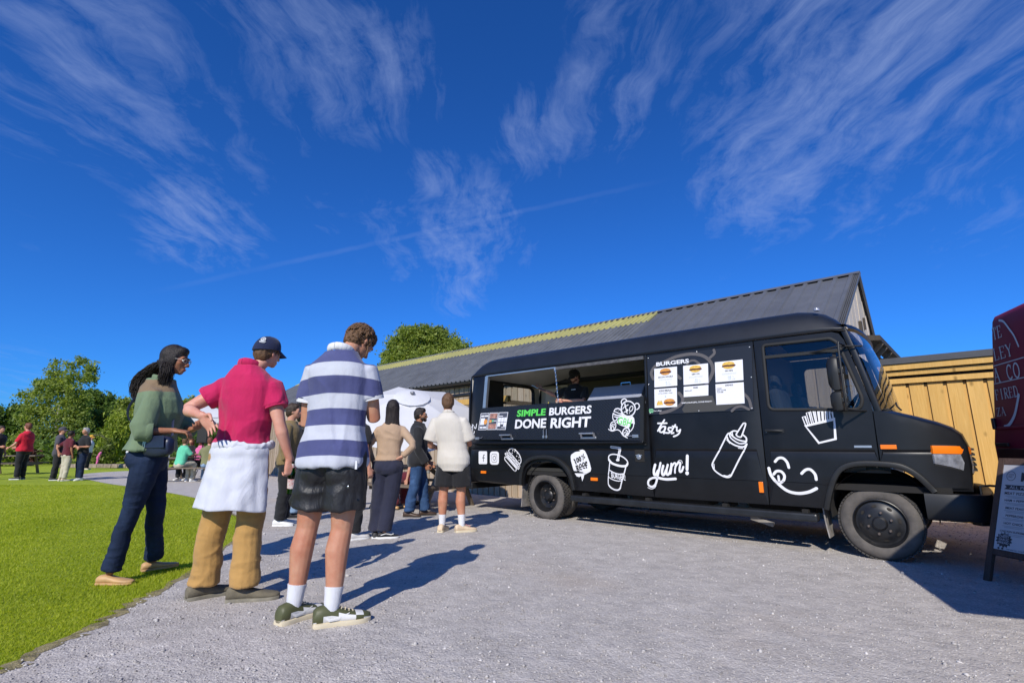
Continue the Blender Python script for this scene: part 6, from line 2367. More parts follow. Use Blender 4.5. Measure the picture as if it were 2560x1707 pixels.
    def trousers(self, m, name='trousers', t1=.985, off=.012, rad=None, waist=1.0, post=None, vox=None):
        mb = MB()
        self.torso(mb, .80, waist, off * .9)
        f = np.array((-math.sin(self.yaw), math.cos(self.yaw), 0))
        r = np.array((math.cos(self.yaw), math.sin(self.yaw), 0))
        k = self.k
        base = self.pelvis if self.pelvis is not None else np.zeros(3)
        for s in (-1, 1):
            mb.ell(tuple(base + (r * s * .075 - f * (.06 if self.bulk > .95 else .035)) * k + np.array((0, 0, (.89 if self.bulk > .95 else .80) * k))), (.09 * k + off * .5, .085 * k + off * .5, .095 * k), None, 14, 10)
        rad = rad or (.098, .094, .084, .07, .068, .062, .06)
        for n in 'LR':
            self.leg(mb, n, off, t1, rad, flat=True)
        return fuse(mb, name, m, self.root, vox or self.vox, 3, post or folds(.006, 6, 13, 9, .2 * k, .8 * k, .011))

    def collar(self, m, r=.066, z=1.52, h=.022, th=.010, name='collar'):
        k = self.k
        c = np.array((0, 0, z * k)) + self.lean * 1.0 + rotz((0, -.008 * k, 0), self.yaw)
        pts = []
        for i in range(21):
            a = -math.pi / 2 + (2 * math.pi) * i / 20
            tilt = -.022 * math.sin(a)
            pts.append(c + rotz((r * 1.02 * k * math.cos(a), r * .98 * k * math.sin(a), tilt * k), self.yaw))
        mb = MB()
        mb.sweep(pts, [(th * k, h * k)], 8, up=(0, 0, 1), sup=2.6)
        return mb.build(name, m, self.root, smooth=60)

    def shoe(self, n, upper, sole, L=.27, W_=.048, hh=.085, pitch=0.0, name='shoe', paint=None, sole_h=.028, lift=0.0, base=None):
        """Lofted upper on a separate sole; heel behind the ankle, toe along the foot direction."""
        k = self.k
        a = self.fy[n == 'R']
        an = self.J['ank' + n]
        gz_ = (an[2] - .085 * k) + lift
        d = np.array((-math.sin(a), math.cos(a), 0))
        s = np.array((math.cos(a), math.sin(a), 0))
        o = np.array((an[0], an[1], gz_))
        cp, sp = math.cos(pitch), math.sin(pitch)
        toe = .18 * k
        def M(t, x, z):
            tt = t - toe
            return o + d * (toe + tt * cp + z * sp) + s * x + np.array((0, 0, -tt * sp + z * cp))
        t0, t1 = -.3 * L * k, .7 * L * k
        S = [(0.0, .62, .78, 1.0), (.05, .80, .93, 1.0), (.16, .84, 1.0, 1.0), (.30, .80, .98, .8), (.42, .82, .80, .6), (.56, .95, .62, .4), (.72, 1.0, .5, .2), (.86, .9, .42, .1), (.95, .66, .36, 0), (1.0, .36, .28, 0)]
        M.wd = lambda t: W_ * k * np.interp(t / (L * k) + .3, [q_[0] for q_ in S], [q_[1] for q_ in S])
        rows, srows = [], []
        for u, w, hgt_, _ in S:
            t = t0 + (t1 - t0) * u
            w *= W_ * k
            hgt_ *= hh * k
            ring, sring = [], []
            for i in range(14):
                b = 2 * math.pi * i / 14
                cx, cz = math.cos(b), math.sin(b)
                x = w * math.copysign(abs(cx) ** .75, cx) * (1 if cz < .2 else 1 - .1 * max(0, cz))
                z = hgt_ * (.5 + .5 * math.copysign(abs(cz) ** .8, cz))
                ring.append(M(t, x, sole_h * k * .6 + z))
                xs_ = (w + .004 * k) * math.copysign(abs(cx) ** .6, cx)
                zs_ = sole_h * k * (.5 + .5 * math.copysign(abs(cz) ** .35, cz))
                sring.append(M(t, xs_, zs_))
            rows.append(ring)
            srows.append(sring)
        mb = MB()
        mb.rings(rows)
        if paint:
            mats_, fn = paint
            nf = len(mb.f)
            for fi in range(nf):
                c = np.mean([mb.v[i] for i in mb.f[fi]], axis=0) - o
                t, x, z = (c @ d) / (L * k), c @ s, c[2] / k
                mb.mi[fi] = fn(t, x, z)
            up = mb.build(name, mats_, self.root, smooth=55)
        else:
            up = mb.build(name, upper, self.root, smooth=55)
        sb = MB()
        sb.rings(srows)
        sb.build('sole', sole, up, smooth=45)
        return up, M

    def socks(self, z0=.03, z1=.2, r=.041, m=None):
        for n in 'LR':
            k = self.k
            an, kn = self.J['ank' + n], self.J['knee' + n]
            p1 = an + (kn - an) * (z1 - .085) / (.49 - .085)
            mb = MB()
            pts = [an - np.array((0, 0, .05 * k)), an, an + (p1 - an) * .35, an + (p1 - an) * .7, p1]
            mb.sweep(pts, [.03 * k, (r - .004) * k, (r + .001) * k, (r + .004) * k, (r + .009) * k], 14)
            o = mb.build('sock', m or _MATS['sock'], self.root, smooth=60)

    # ---- hair and headgear
    def hair(self, m, style='short', seed=1, name='hair'):
        F, H = self.head_frame()
        k = self.hk
        mb = MB()
        E = lambda c, r: mb.ell(F(*c), tuple(x * k for x in r), H, 18, 12)
        rng = np.random.default_rng(seed)
        if style in ('short', 'curly', 'messy'):
            E((0, -.024, .034), (.083, .097, .099))
            E((0, -.05, -.01), (.076, .066, .085))
            E((0, .03, .082), (.062, .052, .045))
            for s in (-1, 1):
                E((s * .066, -.018, .012), (.016, .045, .05))
        elif style == 'long':
            E((0, -.022, .03), (.085, .1, .1))
            E((0, -.055, -.03), (.08, .06, .1))
        elif style in ('pony', 'bob'):
            E((0, -.02, .032), (.083, .1, .098))
            E((0, -.05, -.02), (.074, .064, .085))
            E((0, .04, .078), (.058, .044, .04))
            for s in (-1, 1):
                E((s * .064, -.002, -.0), (.02, .05, .07))
            if style == 'bob':
                E((0, -.045, -.06), (.082, .07, .08))
        amp = {'short': .004, 'curly': .007, 'messy': .006, 'long': .003, 'pony': .0012, 'bob': .004}[style]
        o = fuse(mb, name, m, self.root, self.vox * .8, 2, folds(amp * k, 34 if style != 'curly' else 42, 20 if style != 'curly' else 42, seed))
        if style in ('curly', 'messy'):
            lb = MB()
            for i in range(240 if style == 'curly' else 120):
                v = rng.normal(0, 1, 3)
                v[2] = abs(v[2]) * .9 - .25
                v /= np.linalg.norm(v)
                if v[1] > .55 and v[2] < .35:
                    continue
                p = np.array((v[0] * .082, v[1] * .096 - .022, v[2] * .1 + .028))
                t = np.cross(v, rng.normal(0, 1, 3))
                t /= np.linalg.norm(t)
                t2 = np.cross(v, t)
                pts, rr = [], []
                q = rng.random() * 6.28
                for j in range(6):
                    a = q + j * .95
                    pp = p + v * (.002 + .011 * math.sin(j * .6)) + (t * math.cos(a) + t2 * math.sin(a)) * .013 + t * j * .004 - np.array((0, 0, .003 * j))
                    pts.append(F(*pp))
                    rr.append((.0075 - .0009 * j) * k)
                lb.sweep(pts, rr, 5, round1=False)
            lb.build('curls', m, o, smooth=80)
        return o

    def tail(self, m, start, pts, r0, n=46, wav=.012, seed=2, name='ponytail', parent=None, end=.35):
        """A hanging lock: many wavy tapering strands round a centre line (joined: one part)."""
        rng = np.random.default_rng(seed)
        P = cat_rom([start] + list(pts), 5)
        mb = MB()
        m_ = len(P)
        for i in range(n):
            a = rng.random() * 6.28
            rr_ = math.sqrt(rng.random())
            ph, fr = rng.random() * 6.28, .35 + rng.random() * .7
            L = int(m_ * (.75 + .25 * rng.random()))
            line, rad = [], []
            for j in range(max(4, L)):
                t = j / (m_ - 1)
                w = r0 * (.45 + 1.0 * math.sin(math.pi * min(1, t * .8 + .12)) ** .8) * (1 - (1 - end) * t * t)
                dx = math.cos(a) * rr_ * w + wav * (.3 + t) * math.sin(ph + j * fr)
                dy = math.sin(a) * rr_ * w + wav * (.3 + t) * math.cos(ph * 1.3 + j * fr)
                line.append(P[j] + np.array((dx, dy, wav * .4 * math.sin(ph + j))))
                rad.append(max(.0013, r0 * .045 * (1 - .55 * t)))
            mb.sweep(line, rad, 5)
        return mb.build(name, m, parent or self.root, smooth=80)

    def cap(self, m, back=False, emblem=None, brim_len=.075):
        F, H = self.head_frame()
        k = self.hk
        sg = -1 if back else 1
        mb = MB()
        rows = []
        for j in range(9):
            ph = (math.pi / 2) * j / 8
            rows.append([F(.093 * math.cos(ph) ** .75 * math.cos(a), -.02 + (.115 * math.cos(ph) ** .75) * math.sin(a), .018 + .022 * math.sin(a) * math.cos(ph) + .122 * math.sin(ph)) for a in np.linspace(0, 2 * math.pi, 29)[:-1]])
        mb.rings(rows)
        o = mb.build('cap', m, self.root, smooth=60)
        b = MB()
        up, dn = [], []
        n = 13
        for t in (0, .35, .7, 1):
            row = []
            for i in range(n):
                a = math.pi * (.14 + .72 * i / (n - 1))
                x = .092 * math.cos(a) * (1 - .12 * t)
                y = sg * (.108 * math.sin(a) + brim_len * t * math.sin(a) ** .7) - .012
                z = .042 - .05 * (x / .092) ** 2 * (.35 + .4 * t) - .028 * t
                row.append((x, y, z))
            up.append(row)
        rows = [[F(*p) for p in r_] for r_ in up] + [[F(p[0], p[1], p[2] - .006) for p in r_] for r_ in reversed(up)]
        b.rings(rows + [rows[0]], False, False, closed=False)
        b.build('brim', m, o, smooth=50)
        mb = MB()
        mb.ell(F(0, -.02, .141), (.008 * k, .008 * k, .005 * k), H, 8, 5)
        mb.build('button', m, o, smooth=60)
        return o, F

    def glasses(self, m, lens=None, parent=None):
        F, H = self.head_frame()
        k = self.hk
        mb = MB()
        for s in (-1, 1):
            ring = [F(s * .032 + .021 * math.cos(a), .101 - .006 * abs(math.cos(a)), .004 + .017 * math.sin(a)) for a in np.linspace(0, 2 * math.pi, 19)]
            mb.sweep(ring, [.0022 * k], 5)
            mb.sweep([F(s * .057, .097, .01), F(s * .072, .06, .012), F(s * .078, .0, .01), F(s * .078, -.02, -.006)], [.0024 * k], 5)
        mb.sweep([F(-.01, .106, .008), F(0, .108, .012), F(.01, .106, .008)], [.002 * k], 5)
        g_ = mb.build('glasses', m, self.root, smooth=60)
        if lens:
            lb = MB()
            for s in (-1, 1):
                lb.add([F(s * .032 + .02 * math.cos(a), .099, .004 + .016 * math.sin(a)) for a in np.linspace(0, 2 * math.pi, 15)[:-1]], [tuple(range(14))])
            lb.build('lens', lens, g_)
        return g_

    def face(self, brow='hair_black', lips=True):
        F, H = self.head_frame()
        k = self.hk
        for s in (-1, 1):
            mb = MB().ell(F(s * .031, .079, .006), (.0125 * k, .0115 * k, .0085 * k), H, 12, 8)
            e = mb.build('eye', _MATS['eye_white'], self.root, smooth=80)
            MB().ell(F(s * .031, .0895, .006), (.006 * k, .003 * k, .006 * k), H, 10, 6).build('iris', _MATS['iris'], e, smooth=80)
            mb = MB().sweep([F(s * .014, .093, .024), F(s * .03, .095, .03), F(s * .05, .083, .024)], [.0035 * k, .004 * k, .002 * k], 6)
            mb.build('eyebrow', _MATS[brow], self.root, smooth=80)
        if lips:
            mb = MB()
            mb.sweep([F(-.021, .09, -.066), F(-.008, .0975, -.0625), F(.008, .0975, -.0625), F(.021, .09, -.066)], [.002 * k, .0045 * k, .0045 * k, .002 * k], 6)
            mb.sweep([F(-.019, .089, -.069), F(0, .0965, -.0725), F(.019, .089, -.069)], [.002 * k, .0055 * k, .002 * k], 6)
            mb.build('lips', _MATS['lip'], self.root, smooth=80)
# ============================================================ PEOPLE: the queue
def stripe_cloth():
    m = bpy.data.materials.new('rugby_stripe')
    m.use_nodes = True
    g = NT(m.node_tree)
    co = g.n('ShaderNodeTexCoord').outputs['Object']
    x, y, z = g.n('ShaderNodeSeparateXYZ', {0: co}).outputs
    wob = g.m('MULTIPLY', g.m('SUBTRACT', g.noise(co, 3.0, 3), .5), .016)
    zz = g.m('ADD', g.m('ADD', z, wob), g.m('MULTIPLY', g.m('POWER', g.m('ABSOLUTE', g.m('SUBTRACT', x, .02)), 2.0), .35))
    acc = None
    for c, hw_ in ((1.622, .053), (1.422, .057), (1.222, .052), (1.03, .05)):
        k = g.maprange(g.m('ABSOLUTE', g.m('SUBTRACT', zz, c)), hw_ - .003, hw_ + .001, 1, 0)
        acc = k if acc is None else g.m('MAXIMUM', acc, k)
    nz = g.noise(co, 9, 5, .6)
    white = g.mix(g.maprange(nz, .3, .7), (.5, .515, .57), (.43, .44, .5))
    navy = g.mix(g.maprange(nz, .3, .7), (.075, .083, .2), (.058, .064, .155))
    c = g.mix(acc, white, navy)
    cr = g.noise(g.n('ShaderNodeMapping', {'Vector': co, 'Rotation': (.2, .4, .1), 'Scale': (1.3, 1.3, .5)}).outputs[0], 8, 3, .5, 1.5)
    b = g.n('ShaderNodeBump', {'Height': g.m('ABSOLUTE', g.m('SUBTRACT', cr, .5)), 'Strength': .16, 'Distance': .04})
    p = g.n('ShaderNodeBsdfPrincipled', {'Base Color': c, 'Roughness': .9, 'Normal': b.outputs[0], 'Specular IOR Level': .2, 'Sheen Weight': .15})
    g.n('ShaderNodeOutputMaterial', {'Surface': p.outputs[0]})
    return m


def denim(name, a, b, fade):
    m = bpy.data.materials.new(name)
    m.use_nodes = True
    g = NT(m.node_tree)
    co = g.n('ShaderNodeTexCoord').outputs['Object']
    n1 = g.noise(g.n('ShaderNodeMapping', {'Vector': co, 'Scale': (1, 1, .5)}).outputs[0], 7, 5, .6)
    n2 = g.noise(g.n('ShaderNodeMapping', {'Vector': co, 'Scale': (8, 8, 1)}).outputs[0], 30, 4, .7)
    c = g.mix(g.maprange(g.m('ADD', g.m('MULTIPLY', n1, .75), g.m('MULTIPLY', n2, .25)), .38, .68), a, b)
    c = g.mix(g.maprange(n1, .6, .8, 0, fade), c, tuple(min(1, x * 2.2) for x in b))
    cr = g.noise(g.n('ShaderNodeMapping', {'Vector': co, 'Rotation': (.3, .5, .2), 'Scale': (.8, .8, 1.6)}).outputs[0], 9, 3, .5, 1.4)
    bp = g.n('ShaderNodeBump', {'Height': g.m('ADD', g.m('MULTIPLY', n2, .12), g.m('ABSOLUTE', g.m('SUBTRACT', cr, .5))), 'Strength': .22, 'Distance': .03})
    p = g.n('ShaderNodeBsdfPrincipled', {'Base Color': c, 'Roughness': .85, 'Normal': bp.outputs[0], 'Specular IOR Level': .25})
    g.n('ShaderNodeOutputMaterial', {'Surface': p.outputs[0]})
    _MATS[name] = m
    return m


denim('denim_dark', (.006, .012, .032), (.014, .028, .068), .15)
denim('denim_blue', (.02, .05, .12), (.045, .095, .2), .3)
denim('denim_light', (.13, .2, .3), (.24, .34, .46), .4)
cloth('pink_pique', (.47, .012, .085))
cloth('white_sweat', (.56, .57, .63), var=.08)
cloth('khaki_twill', (.42, .24, .075), var=.14)
mat('black_nylon', (.017, .017, .019), .5, var=.25, vscale=6, bump=.12, bscale=60, spec=.4, crease=.14)
cloth('sage_linen', (.145, .2, .115), var=.12)
cloth('sheer_yoke', (.2, .135, .075), .6)
cloth('beige_knit', (.42, .29, .19), var=.08)
cloth('navy_wool', (.022, .024, .045))
cloth('charcoal', (.018, .018, .02))
cloth('cream_linen', (.58, .54, .47), var=.06)
cloth('black_cotton', (.014, .014, .016))
cloth('khaki_shirt', (.2, .14, .06))
cloth('navy_cap', (.012, .018, .055))
cloth('red_cotton', (.55, .012, .035))
cloth('maroon_cotton', (.1, .012, .022))
cloth('slate_cotton', (.065, .06, .075))
cloth('white_cotton', (.66, .66, .67), var=.05)
cloth('stone_chino', (.5, .45, .34))
cloth('mint_cotton', (.12, .52, .32))
cloth('olive_cotton', (.19, .19, .09))
cloth('rose_cotton', (.6, .13, .3))
cloth('teal_cotton', (.01, .14, .11))
cloth('mustard_cotton', (.6, .33, .04))
mat('navy_leather', (.014, .02, .05), .38, var=.2, vscale=8, spec=.5)
mat('tan_leather', (.5, .3, .13), .55, var=.15, vscale=14)
mat('olive_suede', (.14, .12, .08), .9, var=.25, vscale=16, bump=.2, bscale=200)
mat('brown_leather', (.06, .035, .022), .5)
mat('shoe_white', (.68, .67, .64), .5)
mat('shoe_olive', (.075, .08, .03), .55)
mat('shoe_beige', (.6, .46, .31), .6, var=.2, vscale=20)
mat('shoe_black', (.014, .014, .015), .6)
mat('shoe_grey', (.22, .2, .15), .8, var=.3, vscale=16)
mat('thread_white', (.62, .64, .66), .7)
m = glass('bottle_glass', (.02, .32, .04), .05)
QG = 'people queueing at the van'

# --- man in the striped shirt, nearest
p = Person('tall person in a navy and white striped polo and black shorts, head bowed', (-1.147, 3.276), 1.94, R(-10), R(-34), R(-44), 0, 'm', head_k=.9, bulk=.88,
           J=dict(head=(.085, .12, 1.745), neck=(.025, .03, 1.635), shL=(-.168, 0, 1.515), shR=(.178, .0, 1.51), elL=(-.212, .05, 1.17), wrL=(-.07, .33, 1.24),
                  elR=(.232, .05, 1.215), wrR=(.13, .33, 1.30), ankL=(-.178, .0, .09), kneeL=(-.15, .035, .50), ankR=(.075, -.07, .09), kneeR=(.082, -.0, .50)),
           skin='warm', vox=.0074, foot_yaw=(R(-32), R(-64)), group=QG)
p.dir_hand = {'L': ((.55, .6, .3), (.5, -.3, .8)), 'R': ((-.6, .55, .3), (-.5, -.3, .8))}
p.body(leg_scale=1)
STR = stripe_cloth()
p.shirt(STR, hem=.838, off=.03, sleeve=.275, srad=(.068, .069, .071), flare=.03, post=folds(.007, 9, 3.2, 3, .9, 1.3, .013, .4))
mb = MB()
for n, sh, el in (('L', p.J['shL'], p.J['elL']), ('R', p.J['shR'], p.J['elR'])):
    c = p.along((p.J['sh' + n], p.J['el' + n], p.J['wr' + n]), .272)
    d = (el - sh) / np.linalg.norm(el - sh)
    p_ = MB().sweep([c - d * .012, c + d * .012], [.0855, .086], 20).build('sleeve_cuff', _MATS['white_cotton'], p.root, smooth=40)
    MB().sweep([c - d * .018, c - d * .012], [.0845, .0855], 20).build('cuff_stripe', _MATS['navy_cap'], p.root, smooth=40)
p.collar(_MATS['white_cotton'], .068, 1.522, .024, .012)
MB().box((.195, -.152, .925), (.012, .012, .05)).build('hem_tab', _MATS['white_cotton'], p.root)
p.trousers(_MATS['black_nylon'], 'shorts', t1=.365, off=.014, rad=(.096, .100, .104, .105, .1, .1, .1), waist=.875, post=folds(.006, 8, 9, 12, .62, .95, .012))
MB().lathe([(.006, 0), (.006, -.003), (.003, -.004), (.001, -.004)], 10, (.165, -.19, .80), 'y').build('popper', _MATS['chrome'], p.root)
p.hair(_MATS['hair_brown'], 'curly', 4)
F, H = p.head_frame()
MB().sweep([F(.078, .03, -.02), F(.082, .05, -.05), F(.076, .07, -.085), F(.07, .085, -.075)], [.006, .005, .004, .002], 6).build('loose_curl', _MATS['hair_brown'], p.root)
p.face('hair_brown', False)
p.socks(.03, .205, .043)


def sneaker_paint(t, x, z):
    if z < .035:
        return 0
    if t < -.12 and z > .03:
        return 1 if z < .085 else 1
    if t > .58:
        return 1
    if .18 < t < .44 and z > .062:
        return 1
    if -.12 <= t < .1 and z > .068:
        return 1
    if .42 < t < .58 and z < .05:
        return 1
    return 0


for n in 'LR':
    up, M = p.shoe(n, None, _MATS['sole_cream'], .30, .052, .092, paint=([_MATS['shoe_white'], _MATS['shoe_olive']], sneaker_paint), sole_h=.034, name='sneaker')
    for sx in (-1, 1):
        mb = MB()
        line = [(-.05, .045, .058), (-.01, .047, .036), (.04, .047, .04), (.1, .036, .064)]
        mb.sweep([M(t, sx * (M.wd(t) * (1 - .25 * max(0, z - .04) / .04) + .0005), z + .012) for t, x, z in line], [(.002, .003), (.002, .010), (.002, .009), (.002, .002)], 6, up=(0, 0, 1))
        mb.build('side_flash', _MATS['shoe_white'], up)
    for k_ in range(4):
        mb = MB()
        mb.sweep([M(.055 + k_ * .022, -.02, .098 - k_ * .009), M(.06 + k_ * .022, 0, .104 - k_ * .009), M(.055 + k_ * .022, .02, .098 - k_ * .009)], [.004], 5)
        mb.build('lace', _MATS['sole_cream'], up)
phone = MB().box((0, 0, 0), (.072, .15, .008), Matrix.Rotation(R(35), 3, 'X')).build('phone', _MATS['trim_black'], None, bevel=.006)
phone.location = (-1.147 + .03, 3.276 + .42, 1.41)
tag(phone, 'dark phone held in front of the person in the striped polo', 'phone')

# --- man in the pink polo with a sweatshirt tied round the waist
q = Person('person in a bright pink polo and navy cap, white sweatshirt tied round the waist', (-1.988, 3.732), 1.92, R(-14), R(-27), R(-8), 0, 'm', head_k=.86,
           J=dict(head=(.10, .045, 1.745), neck=(.035, .0, 1.62), shL=(-.168, .0, 1.47), shR=(.18, -.005, 1.47), elL=(-.38, -.10, 1.305), wrL=(-.17, -.25, 1.25),
                  elR=(.285, -.03, 1.175), wrR=(.345, .04, .945), ankL=(-.185, .04, .09), kneeL=(-.16, .05, .50), ankR=(.135, -.03, .09), kneeR=(.115, .02, .50)),
           skin='pink', vox=.0074, foot_yaw=(R(-42), R(-74)), group=QG, bulk=.97)
q.dir_hand = {'L': ((.72, -.02, -.68), (-.2, -.97, -.1)), 'R': ((.06, .05, -1), (-.75, .6, 0))}
q.hand_opt = {'L': dict(curl=.22, spread=.2), 'R': dict(curl=.95, spread=.05, thumb=.9)}
q.body()
q.shirt(_MATS['pink_pique'], hem=.955, off=.018, sleeve=.26, srad=(.07, .068, .068), flare=0.0, post=folds(.008, 9, 6, 21, 1.05, 1.4, .014, .5))
q.collar(_MATS['pink_pique'], .068, 1.52, .026, .012)
for n in 'LR':
    c = q.along((q.J['sh' + n], q.J['el' + n], q.J['wr' + n]), .258)
    d = (q.J['el' + n] - q.J['sh' + n])
    d = d / np.linalg.norm(d)
    MB().sweep([c - d * .012, c + d * .012], [.084, .084], 20).build('sleeve_cuff', _MATS['pink_pique'], q.root, smooth=40)
q.trousers(_MATS['khaki_twill'], 'trousers', t1=.992, off=.010, rad=(.094, .09, .083, .076, .073, .074, .08), waist=.92, post=folds(.0045, 7, 14, 31, .08, .5, .009, .4))
# sweatshirt: a draped sheet round the back, a waist roll and the hanging pouch of the body
rng = np.random.default_rng(9)
rows = []
for z in np.linspace(1.06, .60, 16):
    t = (1.06 - z) / .46
    row = []
    for a in np.linspace(R(178), R(362), 34):
        rx = .205 + .058 * t ** .9
        ry = .15 + .06 * t ** .9
        w = .006 * math.sin(a * 9 + 3 * t) * (.25 + t) + .005 * math.sin(a * 17 - 4 * t + 1) * t + .005 * math.sin(22 * t + 2.2 * math.sin(a * 2.3) + a) * (.3 + .7 * math.sin(math.pi * t)) * math.sin(a * 3 + 1)
        w += .012 * math.exp(-((t - .13) / .05) ** 2) - .008 * math.exp(-((t - .22) / .05) ** 2)
        row.append(rotz(((rx + w) * math.cos(a), (ry + w) * math.sin(a), 0), q.yaw) + np.array((.015 - .02 * t, -.012, z - .018 * math.sin(a * 1.0 + .4) * t + .006 * math.sin(a * 5) * t)))
    rows.append(row)
mb = MB()
mb.rings(rows, False, False, closed=False)
o = mb.build('tied_sweatshirt', _MATS['white_sweat'], q.root, smooth=80)
sm = o.modifiers.new('thick', 'SOLIDIFY')
sm.thickness = .012
ss = o.modifiers.new('sub', 'SUBSURF')
ss.levels = ss.render_levels = 1
mb = MB()
ring = [rotz((.212 * math.cos(a), .158 * math.sin(a), 0), q.yaw) + np.array((.015, -.01, 1.045 + .010 * math.sin(a * 3))) for a in np.linspace(0, 2 * math.pi, 41)]
mb.sweep(ring, [(.015, .03)], 10, up=(0, 0, 1))
fuse(mb, 'sweatshirt_roll', _MATS['white_sweat'], q.root, .008, 2, folds(.006, 20, 20, 5))
q.hair(_MATS['hair_brown'], 'short', 5)
cap_o, F = q.cap(_MATS['navy_cap'])
mb = MB()
def capsurf(a, b, off=.004):
    ph = (b - .018) / .122
    rr = math.sqrt(max(0.05, 1 - min(.98, ph) ** 2)) ** .75
    t = R(-56) + a / .1
    x, y = (.093 * rr + off) * math.cos(t), -.02 + (.115 * rr + off) * math.sin(t)
    return F(x, y, b)
for e in (ribbon([(.018 * math.cos(t), .088 + .016 * math.sin(t)) for t in np.linspace(0, 2 * math.pi, 12)[:-1]], .006, True), ribbon([(-.006, .09), (.004, .094), (.006, .084), (-.004, .08)], .006), ribbon([(-.024, .066), (.024, .066)], .005), ribbon([(-.018, .057), (.018, .057)], .004)):
    mb.add([capsurf(v[0], v[1]) for v in e[0]], e[1])
mb.build('cap_emblem', _MATS['thread_white'], cap_o)
q.face('hair_brown', False)
for n in 'LR':
    q.shoe(n, _MATS['olive_suede'], _MATS['shoe_grey'], .31, .054, .085, sole_h=.03)
# beer bottle in the right hand
hb = q.J['wr' + 'R']
bt = empty('beer_bottle', (-1.988 + .352, 3.732 + .095, gzf(-1.988, 3.732) + .70), 0, 'green glass beer bottle held low by the person in the pink polo', 'bottle')
bt.rotation_euler = (R(12), R(4), 0)
MB().lathe([(.001, 0), (.029, .002), (.0305, .01), (.0305, .13), (.027, .15), (.016, .18), (.0135, .2), (.0132, .228), (.0145, .23), (.0145, .238), (.012, .24)], 20).build('glass_body', _MATS['bottle_glass'], bt, smooth=40)
MB().lathe([(.001, .004), (.027, .006), (.027, .10), (.001, .101)], 16).build('beer', mat('beer_green', (.02, .14, .015), .2), bt, smooth=40)
MB().lathe([(.0312, .045), (.0312, .115)], 20, cap=False).build('label', mat('bottle_label', (.62, .64, .6), .5, col2=(.5, .2, .2), vscale=60), bt, smooth=40)
MB().lathe([(.0143, .195), (.0147, .225)], 14, cap=False).build('neck_label', _MATS['bottle_label'], bt, smooth=40)

# --- woman in the sage shirt
w = Person('person with a long dark ponytail and clear glasses in a sage shirt and dark jeans', (-3.03, 4.27), 1.90, R(-62), R(-84), R(-8), 0, 'f', head_k=1.02,
           J=dict(head=(.075, .02, 1.785), neck=(.012, -.0, 1.62), elR=(.065, -.245, 1.165), wrR=(.26, -.13, 1.175), elL=(.13, .2, 1.2), wrL=(.30, .04, 1.19),
                  kneeR=(-.035, -.085, .52), ankR=(-.115, -.10, .09), kneeL=(.02, .13, .52), ankL=(-.055, .30, .105)),
           skin='tan', vox=.0074, foot_yaw=(R(-40), R(-88)), group=QG)
w.dir_hand = {'R': ((.95, .25, -.12), (.2, .2, -.95)), 'L': ((.7, -.55, .1), (.3, -.5, .8))}
w.hand_opt = {'R': dict(curl=.55), 'L': dict(curl=.7)}
w.body()
o = w.shirt(_MATS['sage_linen'], hem=.955, off=.046, sleeve=.70, srad=(.064, .07, .076, .08, .076, .07), flare=.03, sleeve_off=.018, post=folds(.010, 7, 4, 41, 1.0, 1.45, .015, .6))
# sheer yoke over the shoulders: faces near the top get the yoke material
def yoke(co, nr, me, w=w):
    res = folds(.007, 6, 3.5, 41, 1.0, 1.45, .012, .6)(co, nr, me)
    me.materials.append(_MATS['sheer_yoke'])
    c = np.zeros(len(me.polygons) * 3, np.float32)
    me.polygons.foreach_get('center', c)
    c = c.reshape(-1, 3)
    f = np.array((-math.sin(w.yaw), math.cos(w.yaw)))
    m_ = (c[:, 2] > 1.492 + .05 * np.clip(c[:, :2] @ f, -1, .1)) & (c[:, 2] < 1.60)
    me.polygons.foreach_set('material_index', m_.astype(np.int32))
    return res
PENDING_SKIN[-1] = (o, yoke)
mb = MB()
ring = [rotz((.068 * math.cos(a), .066 * math.sin(a) - .006, 0), w.yaw) + np.array((.008, 0, 1.61 - .02 * math.sin(a))) for a in np.linspace(-math.pi * .45, math.pi * 1.45, 20)]
mb.sweep(ring, [(.010, .026)], 8, up=(0, 0, 1), sup=2.6)
mb.build('collar', _MATS['sage_linen'], w.root, smooth=60)
c = w.along((w.J['shR'], w.J['elR'], w.J['wrR']), .71)
d = (w.J['wrR'] - w.J['elR']) / np.linalg.norm(w.J['wrR'] - w.J['elR'])
MB().sweep([c - d * .03, c - d * .01, c + d * .015], [.083, .09, .078], 18).build('rolled_cuff', _MATS['sage_linen'], w.root, smooth=60)
w.trousers(_MATS['denim_dark'], 'jeans', t1=.985, off=.008, rad=(.096, .085, .068, .054, .052, .052, .06), waist=1.02, post=folds(.003, 8, 20, 51, .12, .7, .005))
mb = MB()
for sx in (.4, .62):
    pts = [rotz((.19 * math.cos(R(-90) + sx * s_), .14 * math.sin(R(-90) + sx * s_), 0), w.yaw) for s_ in (0, 1)]
mb.sweep([rotz(v, w.yaw) + np.array((0, 0, z)) for v, z in (((.02, -.168, 0), .985), ((.05, -.172, 0), .955), ((.09, -.165, 0), .95), ((.13, -.148, 0), .975))], [.0022], 5)
mb.build('pocket_stitching', mat('stitch', (.14, .12, .1), .8), w.root)
F, H = w.head_frame()
hcap = w.hair(_MATS['hair_black'], 'pony', 6)
w.tail(_MATS['hair_black'], F(0, -.10, -.04), [F(-.02, -.155, -.10), F(-.03, -.22, -.19), F(-.01, -.215, -.29), F(0, -.18, -.37)], .058, 420, .015, 3)
w.tail(_MATS['hair_black'], F(.07, -.02, -.03), [F(.085, .01, -.10), F(.08, .015, -.19), F(.07, .03, -.28), F(.06, .02, -.35)], .042, 260, .014, 4, name='side_tress')
MB().sweep([F(0, -.098, -.02), F(0, -.105, -.055)], [.034, .034], 14).build('hair_tie', _MATS['hair_black'], w.root)
w.glasses(mat('clear_frame', (.4, .36, .33), .3))
w.face('hair_black', True)
